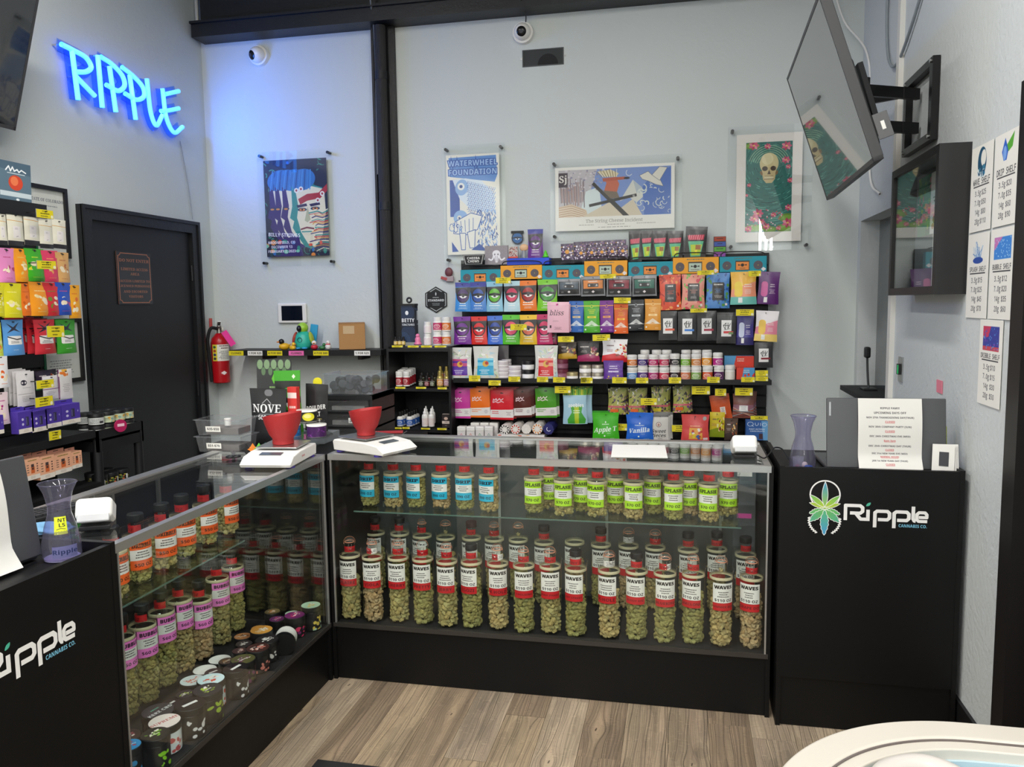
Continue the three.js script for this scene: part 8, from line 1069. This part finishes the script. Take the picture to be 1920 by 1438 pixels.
framed('black framed certificate with two seals above the cream pouches', 1.84, -3.64, 0.355, 0.26, 1); framed('black framed paper partly hidden behind the wing-emblem pouches', 1.2, -3.68, 0.33, 0.3, 0); framed('black framed paper behind the tan pouch', 1.56, -3.56, 0.24, 0.2, 0);
{ const t = thing('utility_cart', 'black plastic utility cart with jars beside the black door', 'cart', [-2.945, 0, -3.525]), w = 0.155, d = 0.17, k = S('#17171a', 0.55); for (const y of [0.25, 0.62, 0.93]) { part(t, 'tray', span(-w, w, y, y + 0.012, -d, d), k); part(t, 'tray_wall', merge([span(w - 0.012, w, y - 0.05, y + 0.055, -d, d), span(-w, -w + 0.012, y - 0.05, y + 0.055, -d, d), span(-w, w, y - 0.05, y + 0.055, d - 0.012, d), span(-w, w, y - 0.05, y + 0.055, -d, -d + 0.012)]), k); } for (const [x, z] of [[1, 1], [1, -1], [-1, 1], [-1, -1]]) { part(t, 'leg', at(cyl(0.022, 0.022, 0.88, 14), x * (w - 0.02), 0.5, z * (d - 0.02)), k); part(t, 'caster', at(cyl(0.03, 0.03, 0.02, 16), x * (w - 0.02), 0.032, z * (d - 0.02), 0, 0, Math.PI / 2), rubber); }
  const jarTop = (x, y, z, art0, label, group) => { const q = thing('black_jar', label, 'jar', [-2.945 + x, y, -3.525 + z], 0.9 + rr(-0.3, 0.3), group); part(q, 'body', lathe([[0, 0], [0.034, 0], [0.036, 0.004], [0.036, 0.042], [0, 0.042]], 22), S('#131315', 0.3)); part(q, 'lid', lathe([[0.0375, 0.04], [0.0375, 0.056], [0.035, 0.058], [0, 0.058]], 22), S('#1c1c1e', 0.45)); part(q, 'label', wrap(0.0365, 0.034, 2.6, art0, 14), gloss(art0), [0, 0.022, 0]); };
  const la = art('jl1', 110, 60, (c, W, H) => { R(c, 0, 0, W, H, '#c9d4b4'); for (let i = 0; i < 10; i++) O(c, rr(40, 100), rr(10, 55), 9, 8, ['#e0a83a', '#e8d08a', '#8ab0a0'][i % 3]); fuzz(c, 36, 20, 40, 2, 12, '#5a6a4a'); }), lb = art('jl2', 110, 60, (c, W, H) => { R(c, 0, 0, W, H, '#d4d6d2'); fuzz(c, 55, 12, 80, 4, 11, '#5a5c5e'); R(c, 70, 30, 24, 18, '#3a3a3c'); }), lc = art('jl3', 110, 60, (c, W, H) => { R(c, 0, 0, W, H, '#1c1d18'); for (let i = 0; i < 10; i++) O(c, rr(10, 100), rr(10, 50), 8, 6, ['#a8a03a', '#4a6a3a', '#c8704a'][i % 3]); R(c, 74, 8, 12, 40, '#e0e0dc'); });
  for (let r = 0; r < 2; r++) { for (const [x, z] of [[0.1, 0.03], [0.1, -0.05], [0.1, -0.115], [0.02, -0.01], [0.02, -0.09]]) jarTop(x, 0.945 + r * 0.0595, z, la, 'black jar with a fruit-print pale label on the cart top', 'fruit label jars on the cart'); for (const [x, z] of [[0.1, 0.105], [0.02, 0.085]]) jarTop(x, 0.945 + r * 0.0595, z, lb, 'black jar with a grey text label on the cart top', 'grey label jars on the cart'); for (const [x, z] of [[0.1, 0.105], [0.1, 0.028], [0.1, -0.05], [0.02, 0.06], [0.02, -0.04]]) jarTop(x, 0.635 + r * 0.0595, z, lc, 'black jar with a dark leafy label on the lower cart tray', 'dark label jars on the cart'); }
  const q = thing('round_badge', 'round crimson badge leaning on the stacked jars of the cart', 'badge', [-2.772, 0.99, -3.5], 1.2); part(q, 'disc', at(cyl(0.032, 0.032, 0.008, 24), 0, 0, 0, Math.PI / 2), S('#b0245a', 0.4)); part(q, 'print', box(0.036, 0.014, 0.001), S('#f0c8d4', 0.5), [0, 0.004, 0.0045]); }

// ---------- hot tub and mat ----------
{ const t = thing('hot_tub', 'white rounded hot tub with pale blue water and headrests', 'hot tub', [1.32, 0, -0.96]);
  const rr4 = (w, d, r) => { const s = new THREE.Shape(); s.moveTo(-w + r, -d); s.lineTo(w - r, -d); s.absarc(w - r, -d + r, r, -Math.PI / 2, 0); s.lineTo(w, d - r); s.absarc(w - r, d - r, r, 0, Math.PI / 2); s.lineTo(-w + r, d); s.absarc(-w + r, d - r, r, Math.PI / 2, Math.PI); s.lineTo(-w, -d + r); s.absarc(-w + r, -d + r, r, Math.PI, Math.PI * 1.5); return s; };
  const ring = (w, d, r, wi, ri, h, b) => { const s = rr4(w, d, r); s.holes.push(rr4(w - wi, d - wi, ri)); const g = new THREE.ExtrudeGeometry(s, { depth: h, bevelEnabled: b > 0, bevelSize: b, bevelThickness: b, bevelSegments: 4, curveSegments: 24 }); return g.rotateX(-Math.PI / 2); };
  const W = 1.16, D = 1.0, sh = S('#d3ccc1', 0.25), inner = S('#cfc9c3', 0.3), line = S('#6b625f', 0.6);
  part(t, 'outer_shell', ring(W - 0.03, D - 0.03, 0.46, 0.02, 0.44, 0.54, 0), S('#d9d2c8', 0.4), [0, 0.004, 0]); part(t, 'rim', ring(W - 0.008, D - 0.008, 0.48, 0.062, 0.42, 0.024, 0.008), sh, [0, 0.56, 0]); part(t, 'rim_seam', ring(W - 0.066, D - 0.066, 0.425, 0.014, 0.412, 0.026, 0), line, [0, 0.562, 0]); part(t, 'inner_lip', ring(W - 0.077, D - 0.077, 0.412, 0.03, 0.385, 0.02, 0.004), sh, [0, 0.56, 0]); part(t, 'basin_wall', ring(W - 0.107, D - 0.107, 0.385, 0.012, 0.373, 0.42, 0), S('#b9cfd8', 0.25), [0, 0.14, 0]); part(t, 'basin_floor', new THREE.ExtrudeGeometry(rr4(W - 0.11, D - 0.11, 0.38), { depth: 0.02, bevelEnabled: false }).rotateX(-Math.PI / 2), S('#a9c6d2', 0.3), [0, 0.12, 0]);
  part(t, 'water', new THREE.ShapeGeometry(rr4(W - 0.12, D - 0.12, 0.37), 24).rotateX(-Math.PI / 2), new THREE.MeshPhysicalMaterial({ color: '#bfe3ec', roughness: 0.03, transmission: 0.85, thickness: 0, ior: 1.33 }), [0, 0.49, 0]);
  for (const [x, z, a] of [[-0.84, -0.765, 0.5], [0.84, -0.765, -0.5], [-0.84, 0.765, Math.PI - 0.5]]) { const p = part(t, 'headrest', tube([[-0.11, -0.03, 0.1], [-0.1, 0.0, 0.03], [-0.06, 0.012, -0.02], [0, 0.014, -0.034], [0.06, 0.012, -0.02], [0.1, 0.0, 0.03], [0.11, -0.03, 0.1]], 0.026, 48, 14), inner, [x, 0.565, z], [0, a, 0]); part(p, 'headrest_pad', at(new THREE.SphereGeometry(1, 24, 16).scale(0.08, 0.015, 0.06), 0, -0.012, 0.035), S('#bcc8cb', 0.35)); } }
solo('floor_mat', 'thin black floor mat on the wood planks', 'mat', rbox(0.95, 0.008, 0.6, 0.003), S('#17181a', 0.85), [-0.76, 0.0045, -2.135], [0, -0.012, 0]);

// ---------- hand over ----------
shade(scene);
renderer.render(scene, camera);
